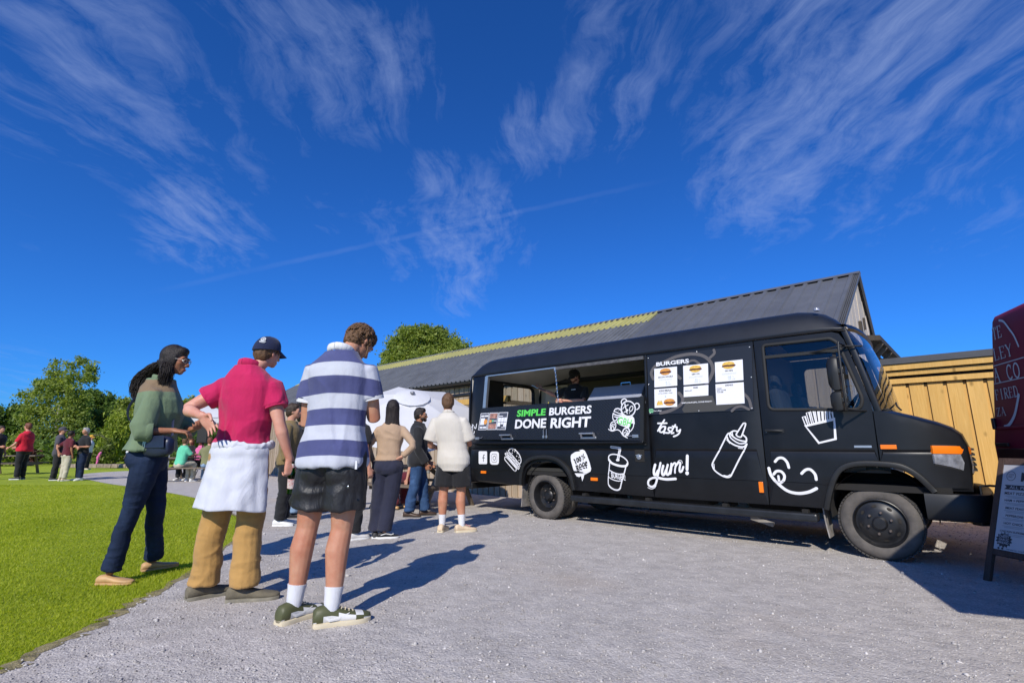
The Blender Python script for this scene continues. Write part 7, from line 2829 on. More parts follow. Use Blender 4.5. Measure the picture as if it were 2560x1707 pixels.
for n in 'LR':
    w.shoe(n, _MATS['tan_leather'], _MATS['tan_leather'], .255, .044, .058, sole_h=.018, name='loafer')
bag = empty('shoulder_bag', (-3.03 + .20, 4.27 - .20, gzf(-3.03, 4.27) + 1.07), R(-20), 'navy blue shoulder bag hanging at the front of the person in the sage shirt', 'bag')
mb = MB()
for x_, s_ in ((-.15, .75), (-.12, .95), (0, 1.0), (.10, .9), (.14, .55)):
    pass
mb.rings([[(x_, .05 * s_ * math.copysign(abs(math.cos(a)) ** .7, math.cos(a)), -.02 + .085 * s_ * math.copysign(abs(math.sin(a)) ** .7, math.sin(a)) + (.03 if x_ < 0 else -.03) * 0) for a in np.linspace(0, 2 * math.pi, 17)[:-1]] for x_, s_ in ((-.125, .72), (-.118, .95), (-.03, 1.02), (.07, .96), (.125, .72), (.135, .4))])
bo = mb.build('bag_body', _MATS['navy_leather'], bag, smooth=50)
for yy in (-.056, -.052):
    pass
MB().prism([(-.12, .06), (.11, .065), (.125, -.03), (-.12, -.035)], -.057, -.05, lambda a, b, h: (a, h, b)).build('bag_flap', _MATS['navy_leather'], bag, bevel=.003, fixn=True)
for xx in (-.105, -.085):
    MB().box((xx, -.0595, .0), (.008, .004, .11)).build('zip', _MATS['chrome'], bag)
mb = MB()
rel = lambda v: tuple((Matrix.Rotation(R(20), 3, 'Z') @ (Vector(v) + Vector((-3.03, 4.27, gzf(-3.03, 4.27))) - bag.location)))
st = [(.12, -.22, 1.12), (-.02, -.225, 1.22), (-.13, -.16, 1.33), (-.175, -.03, 1.46), (-.125, .10, 1.56), (-.01, .14, 1.55), (.10, .06, 1.42), (.2, -.08, 1.25), (.27, -.17, 1.13)]
mb.sweep([rel(v) for v in cat_rom(st, 5)], [(.011, .0025)], 6, up=(0, 0, 1))
mb.build('bag_strap', _MATS['navy_leather'], bag, smooth=60)

# --- woman in beige, hand on hip
b_ = Person('person with long straight dark hair in a beige top and navy trousers, hand on hip', (-1.53, 6.30), 1.66, R(4), R(14), R(4), 0, 'f',
            J=dict(elR=(.33, -.09, 1.09), wrR=(.185, -.07, .955), elL=(-.25, -.02, 1.08), wrL=(-.215, .08, .90), ankR=(-.0, -.03, .08), kneeR=(.045, .01, .45), ankL=(-.115, .02, .08), kneeL=(-.09, .02, .45)),
            skin='fair', vox=.0105, foot_yaw=(R(10), R(-72)), group=QG, lean=(.02, 0))
b_.dir_hand = {'R': ((-.75, .1, -.55), (-.4, .5, .5)), 'L': ((.1, .4, -.9), (1, .2, 0))}
b_.body()
b_.shirt(_MATS['beige_knit'], hem=.97, off=.016, sleeve=.97, srad=(.058, .054, .05, .045, .045, .04, .036), sleeve_off=.016, post=folds(.004, 9, 9, 61, 1.0, 1.3, .006, .8))
b_.trousers(_MATS['navy_wool'], t1=.985, off=.014, rad=(.102, .096, .088, .082, .082, .08, .08), waist=1.04, post=folds(.004, 7, 7, 62, .2, .8, .007))
b_.hair(_MATS['hair_black'], 'long', 8)
F, H = b_.head_frame()
mb = MB()
rs = []
for y, z, wx, wy in ((-.02, .08, .07, .08), (-.035, .02, .088, .088), (-.05, -.07, .088, .07), (-.075, -.16, .092, .05), (-.098, -.25, .098, .036), (-.108, -.33, .092, .028), (-.115, -.42, .088, .024), (-.118, -.475, .07, .012)):
    rs.append([F(wx * math.cos(t), y + wy * math.sin(t), z + (.02 * math.sin(t * 3 + 1) if z < -.36 else 0)) for t in np.linspace(0, 2 * math.pi, 25)[:-1]])
mb.rings(rs)
fuse(mb, 'long_hair', _MATS['hair_black'], b_.root, .008, 2, folds(.0035, 60, 3, 4))
def skate_paint(t, x, z):
    return 0
for n in 'LR':
    up, M = b_.shoe(n, _MATS['shoe_black'], _MATS['sole_white'], .265, .046, .068, sole_h=.03, name='skate_shoe')
    for sx in (-1, 1):
        MB().sweep([M(-.04, sx * .045, .05), M(.02, sx * .047, .066), M(.08, sx * .044, .052), (M(.11, sx * .04, .06))], [(.002, .005)], 5, up=(0, 0, 1)).build('side_stripe', _MATS['shoe_white'], up)

# --- man in the dark jacket, facing the hatch
j = Person('bearded person in a charcoal jacket and blue jeans facing right with a drink in hand', (-1.55, 8.40), 1.74, R(-82), R(-86), R(0), 0, 'm',
           J=dict(elR=(.03, -.215, 1.07), wrR=(.17, -.17, .83), elL=(.0, .24, 1.09), wrL=(.16, .2, .85)), skin='tan', vox=.0105, foot_yaw=(R(-70), R(-95)), group=QG)
j.J['ankL'] = np.array((.12, .10, .08))
j.J['ankR'] = np.array((-.10, -.09, .08))
j.J['kneeL'] = np.array((.09, .10, .48))
j.J['kneeR'] = np.array((-.02, -.09, .48))
j.dir_hand = {'R': ((.25, .05, -.95), (.3, .9, .1))}
j.hand_opt['R'] = dict(curl=.75)
j.body()
j.shirt(_MATS['charcoal'], 'jacket', hem=.80, off=.034, sleeve=.96, srad=(.074, .07, .066, .062, .06, .056, .052), flare=.02, post=folds(.006, 7, 5, 71, .8, 1.3, .009, .4))
j.collar(_MATS['charcoal'], .072, 1.515, .03, .014)
j.trousers(_MATS['denim_blue'], 'jeans', rad=(.098, .09, .08, .072, .07, .072, .076), post=folds(.005, 6, 13, 72, .1, .6, .010))
j.hair(_MATS['hair_black'], 'short', 9)
F, H = j.head_frame()
mb = MB()
for c_, r_ in (((0, .075, -.082), (.034, .03, .03)), ((.045, .035, -.062), (.018, .04, .03)), ((-.045, .035, -.062), (.018, .04, .03)), ((.022, .096, -.052), (.014, .006, .006)), ((-.022, .096, -.052), (.014, .006, .006))):
    mb.ell(F(*c_), tuple(x_ * j.k for x_ in r_), H, 12, 8)
fuse(mb, 'beard', _MATS['hair_black'], j.root, .007, 1, folds(.002, 40, 40, 3))
j.glasses(_MATS['iris'])
j.face('hair_black', False)
for n in 'LR':
    j.shoe(n, _MATS['brown_leather'], _MATS['sole_dark'], .29, .05, .09, name='boot')
gl = empty('drink_glass', (-1.55 + .20, 8.40 - .14, .69), 0, 'small clear glass of drink held by the bearded person', 'glass')
MB().lathe([(.001, 0), (.028, .001), (.034, .1), (.032, .1), (.026, .006), (.001, .005)], 16).build('tumbler', glass('clear_glass', (.85, .87, .88)), gl, smooth=40)
MB().lathe([(.001, .006), (.025, .008), (.029, .06), (.001, .062)], 14).build('drink', mat('pale_drink', (.5, .42, .36), .2), gl, smooth=40)

# --- man in the cream shirt
c_ = Person('person with short brown hair in a loose cream shirt, black shorts and white socks', (-.775, 6.78), 1.79, R(-6), R(-2), R(-4), 0, 'm', lean=(-.085, .0),
            J=dict(elL=(-.33, .0, 1.10), wrL=(-.24, .22, 1.06), elR=(.20, .02, 1.12), wrR=(.19, .26, 1.12), ankL=(-.135, .02, .085), kneeL=(-.13, .03, .49), ankR=(.125, -.02, .085), kneeR=(.105, .02, .49)),
            skin='warm', vox=.0105, foot_yaw=(R(-10), R(-66)), group=QG)
c_.body(leg_scale=1)
c_.shirt(_MATS['cream_linen'], hem=.765, off=.034, sleeve=.47, srad=(.074, .08, .086, .094, .094), flare=.012, post=folds(.005, 6, 3, 81, .8, 1.3, .008, .5))
c_.collar(_MATS['cream_linen'], .068, 1.515, .026, .012)
c_.trousers(_MATS['black_cotton'], 'shorts', t1=.40, off=.016, rad=(.105, .112, .118, .12, .1, .1, .1), waist=.95, post=folds(.006, 7, 8, 82))
c_.hair(_MATS['hair_brown'], 'short', 11)
c_.face('hair_brown', False)
F, H = c_.head_frame()
MB().sweep([F(-.078, .05, .03), F(-.08, .0, .03), F(-.075, -.05, .02)], [.004], 5).build('glasses_arm', _MATS['trim_black'], c_.root)
c_.socks(.03, .22, .042)
for n in 'LR':
    up, M = c_.shoe(n, _MATS['shoe_beige'], _MATS['sole_cream'], .29, .05, .085, sole_h=.034, name='sneaker')
    for k_ in range(3):
        MB().sweep([M(.055 + k_ * .025, -.02, .09 - k_ * .009), M(.06 + k_ * .025, 0, .097 - k_ * .009), M(.055 + k_ * .025, .02, .09 - k_ * .009)], [.005], 5).build('lace', mat('pink_lace', (.6, .25, .22), .7), up)

# --- three half hidden people in the queue
g1 = Person('person in a khaki shirt and white trainers half hidden behind the pink polo', tuple(px_ground(648, 1206)[:2]), 1.72, R(-78), sex='m', skin='fair', vox=.014, group=QG)
g1.body()
g1.shirt(_MATS['khaki_shirt'], hem=.86, off=.03, sleeve=.9, srad=(.072, .07, .066, .06, .058, .054, .05))
g1.trousers(_MATS['black_cotton'])
g1.hair(_MATS['hair_dark'], 'short', 12)
for n in 'LR':
    g1.shoe(n, _MATS['shoe_white'], _MATS['sole_white'], .29, .05, .085, name='trainer')
g2 = Person('person in a black tee and pale jeans half hidden between the pink and striped polos', tuple(px_ground(676, 1188)[:2]), 1.70, R(-70), sex='m', skin='tan', vox=.014, group=QG)
g2.body()
g2.shirt(_MATS['black_cotton'], hem=.88, off=.024, sleeve=.4)
g2.trousers(_MATS['denim_light'], 'jeans', rad=(.1, .094, .084, .076, .074, .074, .078))
g2.hair(_MATS['hair_black'], 'messy', 13)
for n in 'LR':
    g2.shoe(n, _MATS['shoe_black'], _MATS['sole_dark'], .29, .05, .085)
g3 = Person('person in black trousers and white trainers hidden behind the striped polo', tuple(px_ground(806, 1238)[:2]), 1.64, R(-40), sex='m', skin='fair', vox=.014, group=QG)
g3.body()
g3.shirt(_MATS['charcoal'], hem=.88, off=.024, sleeve=.4)
g3.trousers(_MATS['black_cotton'])
g3.hair(_MATS['hair_dark'], 'short', 14)
for n in 'LR':
    g3.shoe(n, _MATS['shoe_white'], _MATS['sole_white'], .29, .05, .09, name='trainer')

# --- the server inside the van
sx, sy = .10, .80
sp_ = vw(sx, sy, .78)
s_ = Person('bearded server in a black cap and black tee working inside the van', (sp_[0], sp_[1]), 1.64, R(165), R(122), R(-26), 0, 'm', seat=.78, skin='fair', vox=.010)
k = s_.k
def vloc(s, y, z):
    a = np.array(vw(s, y, z))
    return a - np.array((sp_[0], sp_[1], .78))
s_.J['elR'] = vloc(sx - .32, sy - .12, 1.98)
s_.J['wrR'] = vloc(sx - .52, sy - .26, 2.10)
s_.J['elL'] = vloc(sx + .26, sy - .12, 1.86)
s_.J['wrL'] = vloc(sx - .04, sy - .30, 1.87)
s_.body()
s_.shirt(_MATS['black_cotton'], hem=.88, off=.026, sleeve=.4)
s_.trousers(_MATS['black_cotton'])
s_.hair(_MATS['hair_dark'], 'short', 15)
s_.cap(_MATS['black_cotton'])
s_.face('hair_dark', True)
F, H = s_.head_frame()
mb = MB()
for cc, r_ in (((0, .075, -.08), (.032, .028, .028)), ((.044, .035, -.06), (.018, .04, .03)), ((-.044, .035, -.06), (.018, .04, .03))):
    mb.ell(F(*cc), tuple(x_ * k for x_ in r_), H, 12, 8)
fuse(mb, 'beard', _MATS['hair_red'], s_.root, .008, 1)
for n in 'LR':
    s_.shoe(n, _MATS['shoe_black'], _MATS['sole_dark'])
a = vloc(sx + .08, sy - .165, 2.06)
MB().box(tuple(a), (.09, .006, .012), Matrix.Rotation(VAN_YAW, 3, 'Z')).build('shirt_print', _MATS['thread_white'], s_.root)
to = empty('steel_spatula', vw(sx - .60, sy - .34, 2.14), VAN_YAW, 'flat steel spatula held up by the server', 'spatula')
MB().box((0, 0, 0), (.16, .05, .008), Matrix.Rotation(R(25), 3, 'Y')).build('blade', _MATS['aluminium'], to)
MB().bar((.07, 0, -.03), (.2, .02, -.08), .02, .02).build('grip', _MATS['trim_black'], to)

# ============================================================ PEOPLE: on the far lawn
LG = 'people chatting on the far lawn'


def far(label, px, h, yaw, top, bot, hair, skin='fair', sex='m', head_yaw=None, J=None, style='short', cap=None, shoe='shoe_black', sole='sole_white', bulk=1.0, group=LG, sleeve=.42, hem=.87, vox=.024, pitch=0.0, lean=(0, 0), xy=None):
    o = Person(label, tuple(xy if xy is not None else px_ground(*px)[:2]), h, R(yaw), None if head_yaw is None else R(head_yaw), R(pitch), 0, sex, lean, J, skin, vox, group, bulk=bulk)
    o.body()
    o.shirt(_MATS[top], hem=hem, off=.028, sleeve=sleeve)
    o.trousers(_MATS[bot])
    if hair:
        o.hair(_MATS[hair], style, 3)
    if cap:
        o.cap(_MATS[cap])
    for n in 'LR':
        o.shoe(n, _MATS[shoe], _MATS[sole])
    return o


far('heavier person in a red tee and black trousers looking left on the lawn', (42, 1101), 1.92, 98, 'red_cotton', 'black_cotton', 'hair_red', 'pink', head_yaw=88, bulk=1.22,
    J=dict(elL=(-.05, -.32, 1.18), wrL=(-.32, -.24, 1.06), elR=(-.1, .33, 1.2), wrR=(-.36, .12, 1.08)))
far('person in a dark cap and slate tee facing right on the lawn', (122, 1103), 1.76, -55, 'slate_cotton', 'charcoal', 'hair_red', 'fair', head_yaw=-75, cap='slate_cotton', hem=.80)
far('person in a maroon tee and stone chinos with hand on hip on the lawn', (144, 1104), 1.63, -25, 'maroon_cotton', 'stone_chino', 'hair_black', 'tan', J=dict(elL=(-.34, -.06, 1.06), wrL=(-.2, -.1, .92)), shoe='shoe_beige')
far('grey haired person in a black tee and grey jeans with arms folded on the lawn', (179, 1103), 1.74, 150, 'black_cotton', 'denim_dark', 'hair_grey', 'warm', head_yaw=165, shoe='shoe_white',
    J=dict(elR=(-.26, -.12, 1.08), wrR=(.05, -.28, 1.05), elL=(.27, -.1, 1.1), wrL=(.02, -.27, 1.1)))
far('person in a white shirt and mustard hat walking behind the arms folded person', (197, 1078), 1.66, -70, 'white_cotton', 'charcoal', 'hair_dark', 'fair', cap='mustard_cotton', sleeve=.85, shoe='shoe_beige')
far('small person in pink top and trousers bending at the back of the lawn', (222, 1070), .95, -60, 'rose_cotton', 'rose_cotton', 'hair_dark', 'fair', 'f', lean=(.12, 0), style='bob', group='far walkers')
far('distant person in pale jeans walking near the willow', (291, 1071), 1.55, -60, 'white_cotton', 'denim_light', 'hair_dark', 'fair', 'f', style='bob', group='far walkers', shoe='shoe_white')
far('person in a white tee and black sleeveless jacket at the left edge of the picture', (-22, 1101), 1.82, -90, 'charcoal', 'black_cotton', 'hair_dark', 'fair', sleeve=.3, J=dict(elR=(.1, -.25, 1.15), wrR=(.3, -.2, 1.1)))
# ============================================================ PARASOL, GAZEBO, TABLES, SIGN, PIZZA VAN
mat('canvas_white', (.74, .74, .76), .8, var=.05, vscale=2, bump=.08, bscale=30)
m = _MATS['canvas_white']
g = m.node_tree
pr = [n for n in g.nodes if n.type == 'BSDF_PRINCIPLED'][0]
tr = g.nodes.new('ShaderNodeBsdfTranslucent')
tr.inputs[0].default_value = (.72, .72, .74, 1)
mx = g.nodes.new('ShaderNodeMixShader')
mx.inputs[0].default_value = .3
out = [n for n in g.nodes if n.type == 'OUTPUT_MATERIAL'][0]
g.links.new(pr.outputs[0], mx.inputs[1])
g.links.new(tr.outputs[0], mx.inputs[2])
g.links.new(mx.outputs[0], out.inputs[0])
mat('pole_grey', (.3, .3, .31), .4, .6)

# tilted white parasol behind the queue
PY = 9.7
px_ = at(1026, PY)
par = empty('parasol', (px_, PY, 0), 0, 'big white parasol tilted towards the camera in front of the barn', 'parasol')
N8 = 8
Rr, Hh = 1.36, .46
tilt = Matrix.Rotation(R(31), 3, 'X') @ Matrix.Rotation(R(7), 3, 'Y')
hub = Vector((0, .1, zt(986, PY)))
for i in range(N8):
    a0, a1 = 2 * math.pi * (i + .5) / N8, 2 * math.pi * (i + 1.5) / N8
    rows = []
    for t in np.linspace(.06, 1, 8):
        row = []
        for u in np.linspace(0, 1, 5):
            a = a0 + (a1 - a0) * u
            rc = Rr * t * (math.cos(math.pi / N8) / math.cos(a - (a0 + a1) / 2))
            sag = -.05 * math.sin(math.pi * u) * t
            z = -Hh * (t ** 1.25) + sag * .6
            row.append(hub + tilt @ Vector((rc * math.cos(a), rc * math.sin(a), z)))
        rows.append(row)
    mb = MB()
    mb.rings(rows, False, False, closed=False)
    mb.build('canopy_panel', _MATS['canvas_white'], par, smooth=70)
    rb = MB()
    rb.sweep([hub + tilt @ Vector((Rr * t * math.cos(a0), Rr * t * math.sin(a0), -Hh * t ** 1.25 - .012)) for t in (.04, .3, .6, .98)], [.010], 5)
    rb.build('rib', _MATS['pole_grey'], par)
mb = MB()
rows = []
for t in (.10, .20, .26):
    rows.append([hub + tilt @ Vector((Rr * t * math.cos(a), Rr * t * math.sin(a), -Hh * t ** 1.25 + .035)) for a in np.linspace(0, 2 * math.pi, 17)[:-1]])
mb.rings(rows, True, False)
mb.build('vent_cap', _MATS['canvas_white'], par, smooth=70)
MB().ell(hub + tilt @ Vector((0, 0, .05)), (.05, .05, .03), None, 12, 8).build('finial', _MATS['pole_grey'], par, smooth=60)
dv = tilt @ Vector((0, 0, -1))
el = hub + dv * .75
MB().sweep([hub, el], [.022], 10).build('mast', _MATS['pole_grey'], par, smooth=50)
MB().sweep([el, (el.x, el.y, 0)], [.024], 10).build('pole', _MATS['pole_grey'], par, smooth=50)
MB().lathe([(.001, 0), (.28, 0), (.28, .05), (.05, .09), (.04, .3), (.001, .3)], 20, (el.x, el.y, 0)).build('base', _MATS['trim_black'], par, smooth=40)


def picnic(x, y, rz, label, group=None, L=1.75):
    t = empty('picnic_table', (x, y, gzf(x, y)), rz, label, 'picnic table', group)
    tm = MB().box((0, 0, 0), (L, .135, .038)).mesh('slat', _MATS['table_wood'])
    for k in range(5):
        o = link(bpy.data.objects.new('slat', tm))
        o.parent = t
        o.location = (0, -.30 + k * .15, .735)
    for s in (-1, 1):
        for k in range(2):
            o = link(bpy.data.objects.new('slat', tm))
            o.parent = t
            o.location = (0, s * (.66 + k * .14), .44)
    for e in (-1, 1):
        x_ = e * (L / 2 - .25)
        for s in (-1, 1):
            MB().bar((x_, s * .28, .715), (x_, s * .70, .0), .04, .09, up=(1, 0, 0)).build('leg', _MATS['table_wood'], t)
        MB().bar((x_ + .045, -.80, .40), (x_ + .045, .80, .40), .04, .09).build('seat_beam', _MATS['table_wood'], t)
        MB().bar((x_ + .045, -.34, .695), (x_ + .045, .34, .695), .04, .05).build('top_beam', _MATS['table_wood'], t)
        MB().bar((x_, 0, .42), (x_ * .25, 0, .70), .04, .07).build('brace', _MATS['table_wood'], t)
    return t


def at_px(u, Y):
    return at(u * 1.08844, Y)


picnic(at(1065, 9.75), 9.75, R(-32), 'weathered picnic table between the beige top and the cream shirt, by the barn')
seat1 = Person('seated person in a teal top and maroon trousers behind the jacket at the picnic table', (at(1048, 9.2), 9.2), 1.7, R(60), sex='f', skin='fair', vox=.014)
seat1.sit(.55)
seat1.body()
seat1.shirt(_MATS['teal_cotton'], hem=.92, off=.02, sleeve=.4)
seat1.trousers(_MATS['maroon_cotton'])
seat1.hair(_MATS['hair_brown'], 'bob', 4)
for n in 'LR':
    seat1.shoe(n, _MATS['tan_leather'], _MATS['sole_dark'], .25, .044, .06, name='sandal')

# white gazebo over a far picnic table, loudspeaker on its stand
GX, GY = at(505, 18.5), 18.5
gaz = empty('gazebo', (GX, GY, 0), R(14), 'white pop up gazebo over the far picnic table', 'gazebo')
hw_ = 1.45
zt_, zb_, za_ = 2.12, 1.93, 2.62
for sx, sy in ((-1, -1), (1, -1), (1, 1), (-1, 1)):
    MB().box((sx * hw_ * .97, sy * hw_ * .97, zb_ / 2), (.045, .045, zb_)).build('leg', _MATS['pole_grey'], gaz)
cn = [(-hw_, -hw_), (hw_, -hw_), (hw_, hw_), (-hw_, hw_)]
for i in range(4):
    a, b = cn[i], cn[(i + 1) % 4]
    rows = []
    for t in np.linspace(0, 1, 6):
        z = zt_ + (za_ - zt_) * (t ** .8)
        sc_ = (1 - t) + .02
        rows.append([(a[0] * sc_ + (b[0] - a[0]) * sc_ * u, a[1] * sc_ + (b[1] - a[1]) * sc_ * u, z - .05 * math.sin(math.pi * u) * (1 - t)) for u in np.linspace(0, 1, 6)])
    MB().rings(rows, False, False, closed=False).build('roof_panel', _MATS['canvas_white'], gaz, smooth=60)
    rows = [[(a[0] + (b[0] - a[0]) * u, a[1] + (b[1] - a[1]) * u, zt_ - .05 * math.sin(math.pi * u) - d * (1 + .15 * math.sin(u * 19))) for u in np.linspace(0, 1, 13)] for d in (0, .2)]
    MB().rings(rows, False, False, closed=False).build('valance', _MATS['canvas_white'], gaz, smooth=60)
    MB().bar((a[0] * .97, a[1] * .97, zt_ - .1), (b[0] * .97, b[1] * .97, zt_ - .1), .03, .03).build('truss', _MATS['pole_grey'], gaz)
spk = empty('loudspeaker', (at(516, 17.3), 17.3, 0), R(10), 'black loudspeaker on a stand under the white gazebo', 'speaker')
MB().prism([(-.17, -.16), (.17, -.16), (.12, .16), (-.12, .16)], 1.22, 1.84, lambda a, b, h: (a, b, h)).build('cabinet', _MATS['trim_black'], spk, bevel=.02, fixn=True)
MB().box((0, -.165, 1.52), (.29, .012, .54)).build('grille', _MATS['rubber'], spk)
MB().sweep([(0, 0, .35), (0, 0, 1.24)], [.02], 8).build('pole', _MATS['trim_black'], spk)
for a in (R(30), R(150), R(270)):
    MB().sweep([(0, 0, .55), (.42 * math.cos(a), .42 * math.sin(a), .01)], [.012], 6).build('leg', _MATS['trim_black'], spk)
TX, TY = at(500, 17.0), 17.0
picnic(TX, TY, R(4), 'far picnic table with seated people under the white gazebo', L=1.9)


def seated(label, x, y, yaw, top, bot, hair, skin='fair', sex='m', style='short', h=1.72, lean=(0, 0)):
    o = Person(label, (x, y), h, R(yaw), None, 0, 0, sex, lean, None, skin, .022, 'people seated under the gazebo')
    o.sit(.55)
    f = np.array((-math.sin(R(yaw)), math.cos(R(yaw)), 0))
    r_ = np.array((math.cos(R(yaw)), math.sin(R(yaw)), 0))
    for s, n in ((-1, 'L'), (1, 'R')):
        o.J['el' + n] = r_ * s * .25 + f * .16 + np.array((0, 0, .84))
        o.J['wr' + n] = r_ * s * .12 + f * .40 + np.array((0, 0, .84))
    o.body()
    o.shirt(_MATS[top], hem=.88, off=.028, sleeve=.45)
    o.trousers(_MATS[bot])
    o.hair(_MATS[hair], style, 4)
    for n in 'LR':
        o.shoe(n, _MATS['shoe_white'], _MATS['sole_white'])
    return o


seated('seated person in a mint green tee with their back to the lawn', at(466, 16.3), 16.3, -22, 'mint_cotton', 'stone_chino', 'hair_brown', lean=(.03, .05))
seated('seated person in an olive shirt leaning on the far picnic table', at(533, 16.3), 16.3, 25, 'olive_cotton', 'denim_light', 'hair_red', 'pink', lean=(-.04, .06))
seated('seated person in a bright pink top across the far picnic table', at(512, 17.7), 17.7, 170, 'rose_cotton', 'charcoal', 'hair_black', 'tan', 'f', 'bob')
seated('seated person in a black top at the far side of the far picnic table', at(488, 17.7), 17.7, 185, 'black_cotton', 'charcoal', 'hair_brown', 'warm', 'f', 'bob')
# low table frames standing on the lawn behind the red tee
o = picnic(at(52, 21.0), 21.0, R(20), 'dark picnic table on the lawn behind the person in the red tee')
for ch in o.children:
    pass

# flue pipe and timber rail seen through the van's rear window
rail = empty('timber_rail', tuple(BP + BB * .2 - BN * 1.0), BA, 'timber rail along the barn seen through the rear window of the van', 'rail')
MB().bar((-1.6, 0, 2.08), (1.2, 0, 2.08), .1, .12).build('beam', _MATS['fresh_board'], rail)
for x in (-1.2, .9):
    MB().bar((x, 0, 2.04), (x, 1.5, 2.04), .06, .09).build('bracket', _MATS['table_wood'], rail)
pf = empty('folded_awning_arm', tuple(BP + BB * .2 - BN * 1.0 + np.array((0, 0, 2.23))), BA, 'black metal arm with a flanged end lying on the timber rail', 'metal arm')
MB().sweep([(-1.5, 0, 0), (.25, 0, .02)], [.045], 10).build('tube', _MATS['trim_black'], pf, smooth=40)
MB().lathe([(.045, .2), (.09, .4), (.13, .5), (.13, .53), (.001, .53)], 14, (0, 0, .02), 'x').build('flange', _MATS['trim_black'], pf, smooth=40)
for a in (R(45), R(135), R(225), R(315)):
    MB().box((.54, .1 * math.cos(a), .02 + .1 * math.sin(a)), (.02, .025, .025)).build('bolt', _MATS['chrome'], pf)

# ---- maroon pizza van at the right edge
PA = np.array((5.08, 5.32))
PD = np.array((-.38, -.925))
PD = PD / np.linalg.norm(PD)
pv_yaw = math.atan2(PD[1], PD[0])
mat('maroon_paint', (.23, .007, .036), .5, var=.1, vscale=2, spec=.25)
mat('maroon_dark', (.035, .004, .012), .35)
mat('sign_silver', (.66, .66, .68), .6)
pv = empty('pizza_van', (PA[0], PA[1], 0), pv_yaw, 'maroon pizza van with silver serif lettering at the right edge', 'food van')
# local x runs towards the photographer along the lettered side, local y into the body
Lp, Wp = 5.3, 2.0
prof_ = [(.0, .38), (.0, 1.15), (.008, 1.3), (.015, 1.7), (.025, 2.25), (.032, 2.38), (.05, 2.425), (.12, 2.45), (.5, 2.46), (Wp / 2, 2.47)]
full_ = prof_ + [(Wp - y, z) for y, z in reversed(prof_[:-1])]
rows = []
for s, ins in ((0.0, .03), (.008, .012), (.025, .003), (.06, 0), (.9, 0), (Lp - .1, 0), (Lp, .05)):
    rows.append([(s - .05 + max(0, z - 1.15) * .30 * max(0, 1 - s / 1.6), min(max(y, 0) + ins, Wp / 2) if y <= Wp / 2 else max(y - ins, Wp / 2), z - ins * .5) for y, z in full_])
mb = MB()
mb.rings(rows)
mb.build('body', _MATS['maroon_paint'], pv, smooth=50)


def pmap(a, b):
    return (a, np.interp(b, [p_[1] for p_ in prof_], [p_[0] for p_ in prof_]) - .004, b)


SS = _MATS['sign_silver']


def serif(chars, a0, b0, a1, b1):
    """Roman capitals from strokes: thick stems, thin hairlines, slab serifs."""
    G_ = {'I': [('T', .5, 0, .5, 1)], 'E': [('T', .2, 0, .2, 1), ('H', .2, 1, .85, 1), ('H', .2, .52, .68, .52), ('H', .2, 0, .9, 0), ('V', .85, .8, .85, 1), ('V', .9, 0, .9, .22)],
          'L': [('T', .25, 0, .25, 1), ('H', .25, 0, .9, 0), ('V', .9, 0, .9, .24)], 'Y': [('T', .1, 1, .5, .48), ('H2', .9, 1, .5, .48), ('T', .5, 0, .5, .48)],
          'A': [('H2', .08, 0, .5, 1), ('T', .5, 1, .9, 0), ('H', .24, .36, .75, .36)], 'C': 'arc', 'O': 'ring', 'F': [('T', .2, 0, .2, 1), ('H', .2, 1, .88, 1), ('H', .2, .52, .7, .52), ('V', .88, .78, .88, 1)],
          'R': [('T', .2, 0, .2, 1), ('B', .2, .5, .85, 1), ('T', .45, .5, .92, 0)], 'D': [('T', .2, 0, .2, 1), ('B', .2, 0, .92, 1)], 'Z': [('H', .12, 1, .88, 1), ('T', .85, 1, .15, 0), ('H', .12, 0, .9, 0), ('V', .12, .8, .12, 1), ('V', .9, 0, .9, .22)], 'T': [('T', .5, 0, .5, 1), ('H', .08, 1, .92, 1), ('V', .08, .8, .08, 1), ('V', .92, .8, .92, 1)]}
    n = len(chars)
    cw = (a1 - a0) / n
    h = b1 - b0
    mb = MB()
    for i, ch in enumerate(chars):
        if ch == ' ':
            continue
        X = lambda u: a0 + (i + .06 + .88 * u) * cw
        Yv = lambda v: b0 + v * h
        def st(pts, w, sm=False, closed=False):
            V, F = ribbon([(X(u), Yv(v)) for u, v in pts], w, closed, sm)
            b = len(mb.v)
            mb.add([pmap(*v) for v in V], F)
        th, tn = .15 * h, .055 * h
        d = G_[ch]
        if d == 'ring':
            st([(.5 + .42 * math.cos(t), .5 + .5 * math.sin(t)) for t in np.linspace(0, 2 * math.pi, 14)[:-1]], th * .8, True, True)
        elif d == 'arc':
            st([(.52 + .42 * math.cos(t), .5 + .5 * math.sin(t)) for t in np.linspace(R(48), R(312), 12)], th * .8, True)
            st([(.82, .72), (.82, .98)], tn)
        else:
            for k, u0, v0, u1, v1 in d:
                if k == 'B':
                    c = (v0 + v1) / 2
                    st([(u0, v1)] + [(u0 + (u1 - u0) * (.45 + .55 * math.cos(t)), c + (v1 - v0) / 2 * math.sin(t)) for t in np.linspace(R(85), R(-85), 8)] + [(u0, v0)], tn * 1.7, True)
                else:
                    st([(u0, v0), (u1, v1)], {'T': th, 'H': tn, 'H2': tn * 1.2, 'V': tn * 1.3}[k])
                    if k == 'T':
                        for u, v in ((u0, v0), (u1, v1)):
                            if v in (0, 1):
                                st([(u - .16, v), (u + .16, v)], tn)
    return mb


SGN = []


def plinestroke(pts, w):
    V, F = ribbon(pts, w, False, True)
    return MB().add([pmap(*v) for v in V], F)


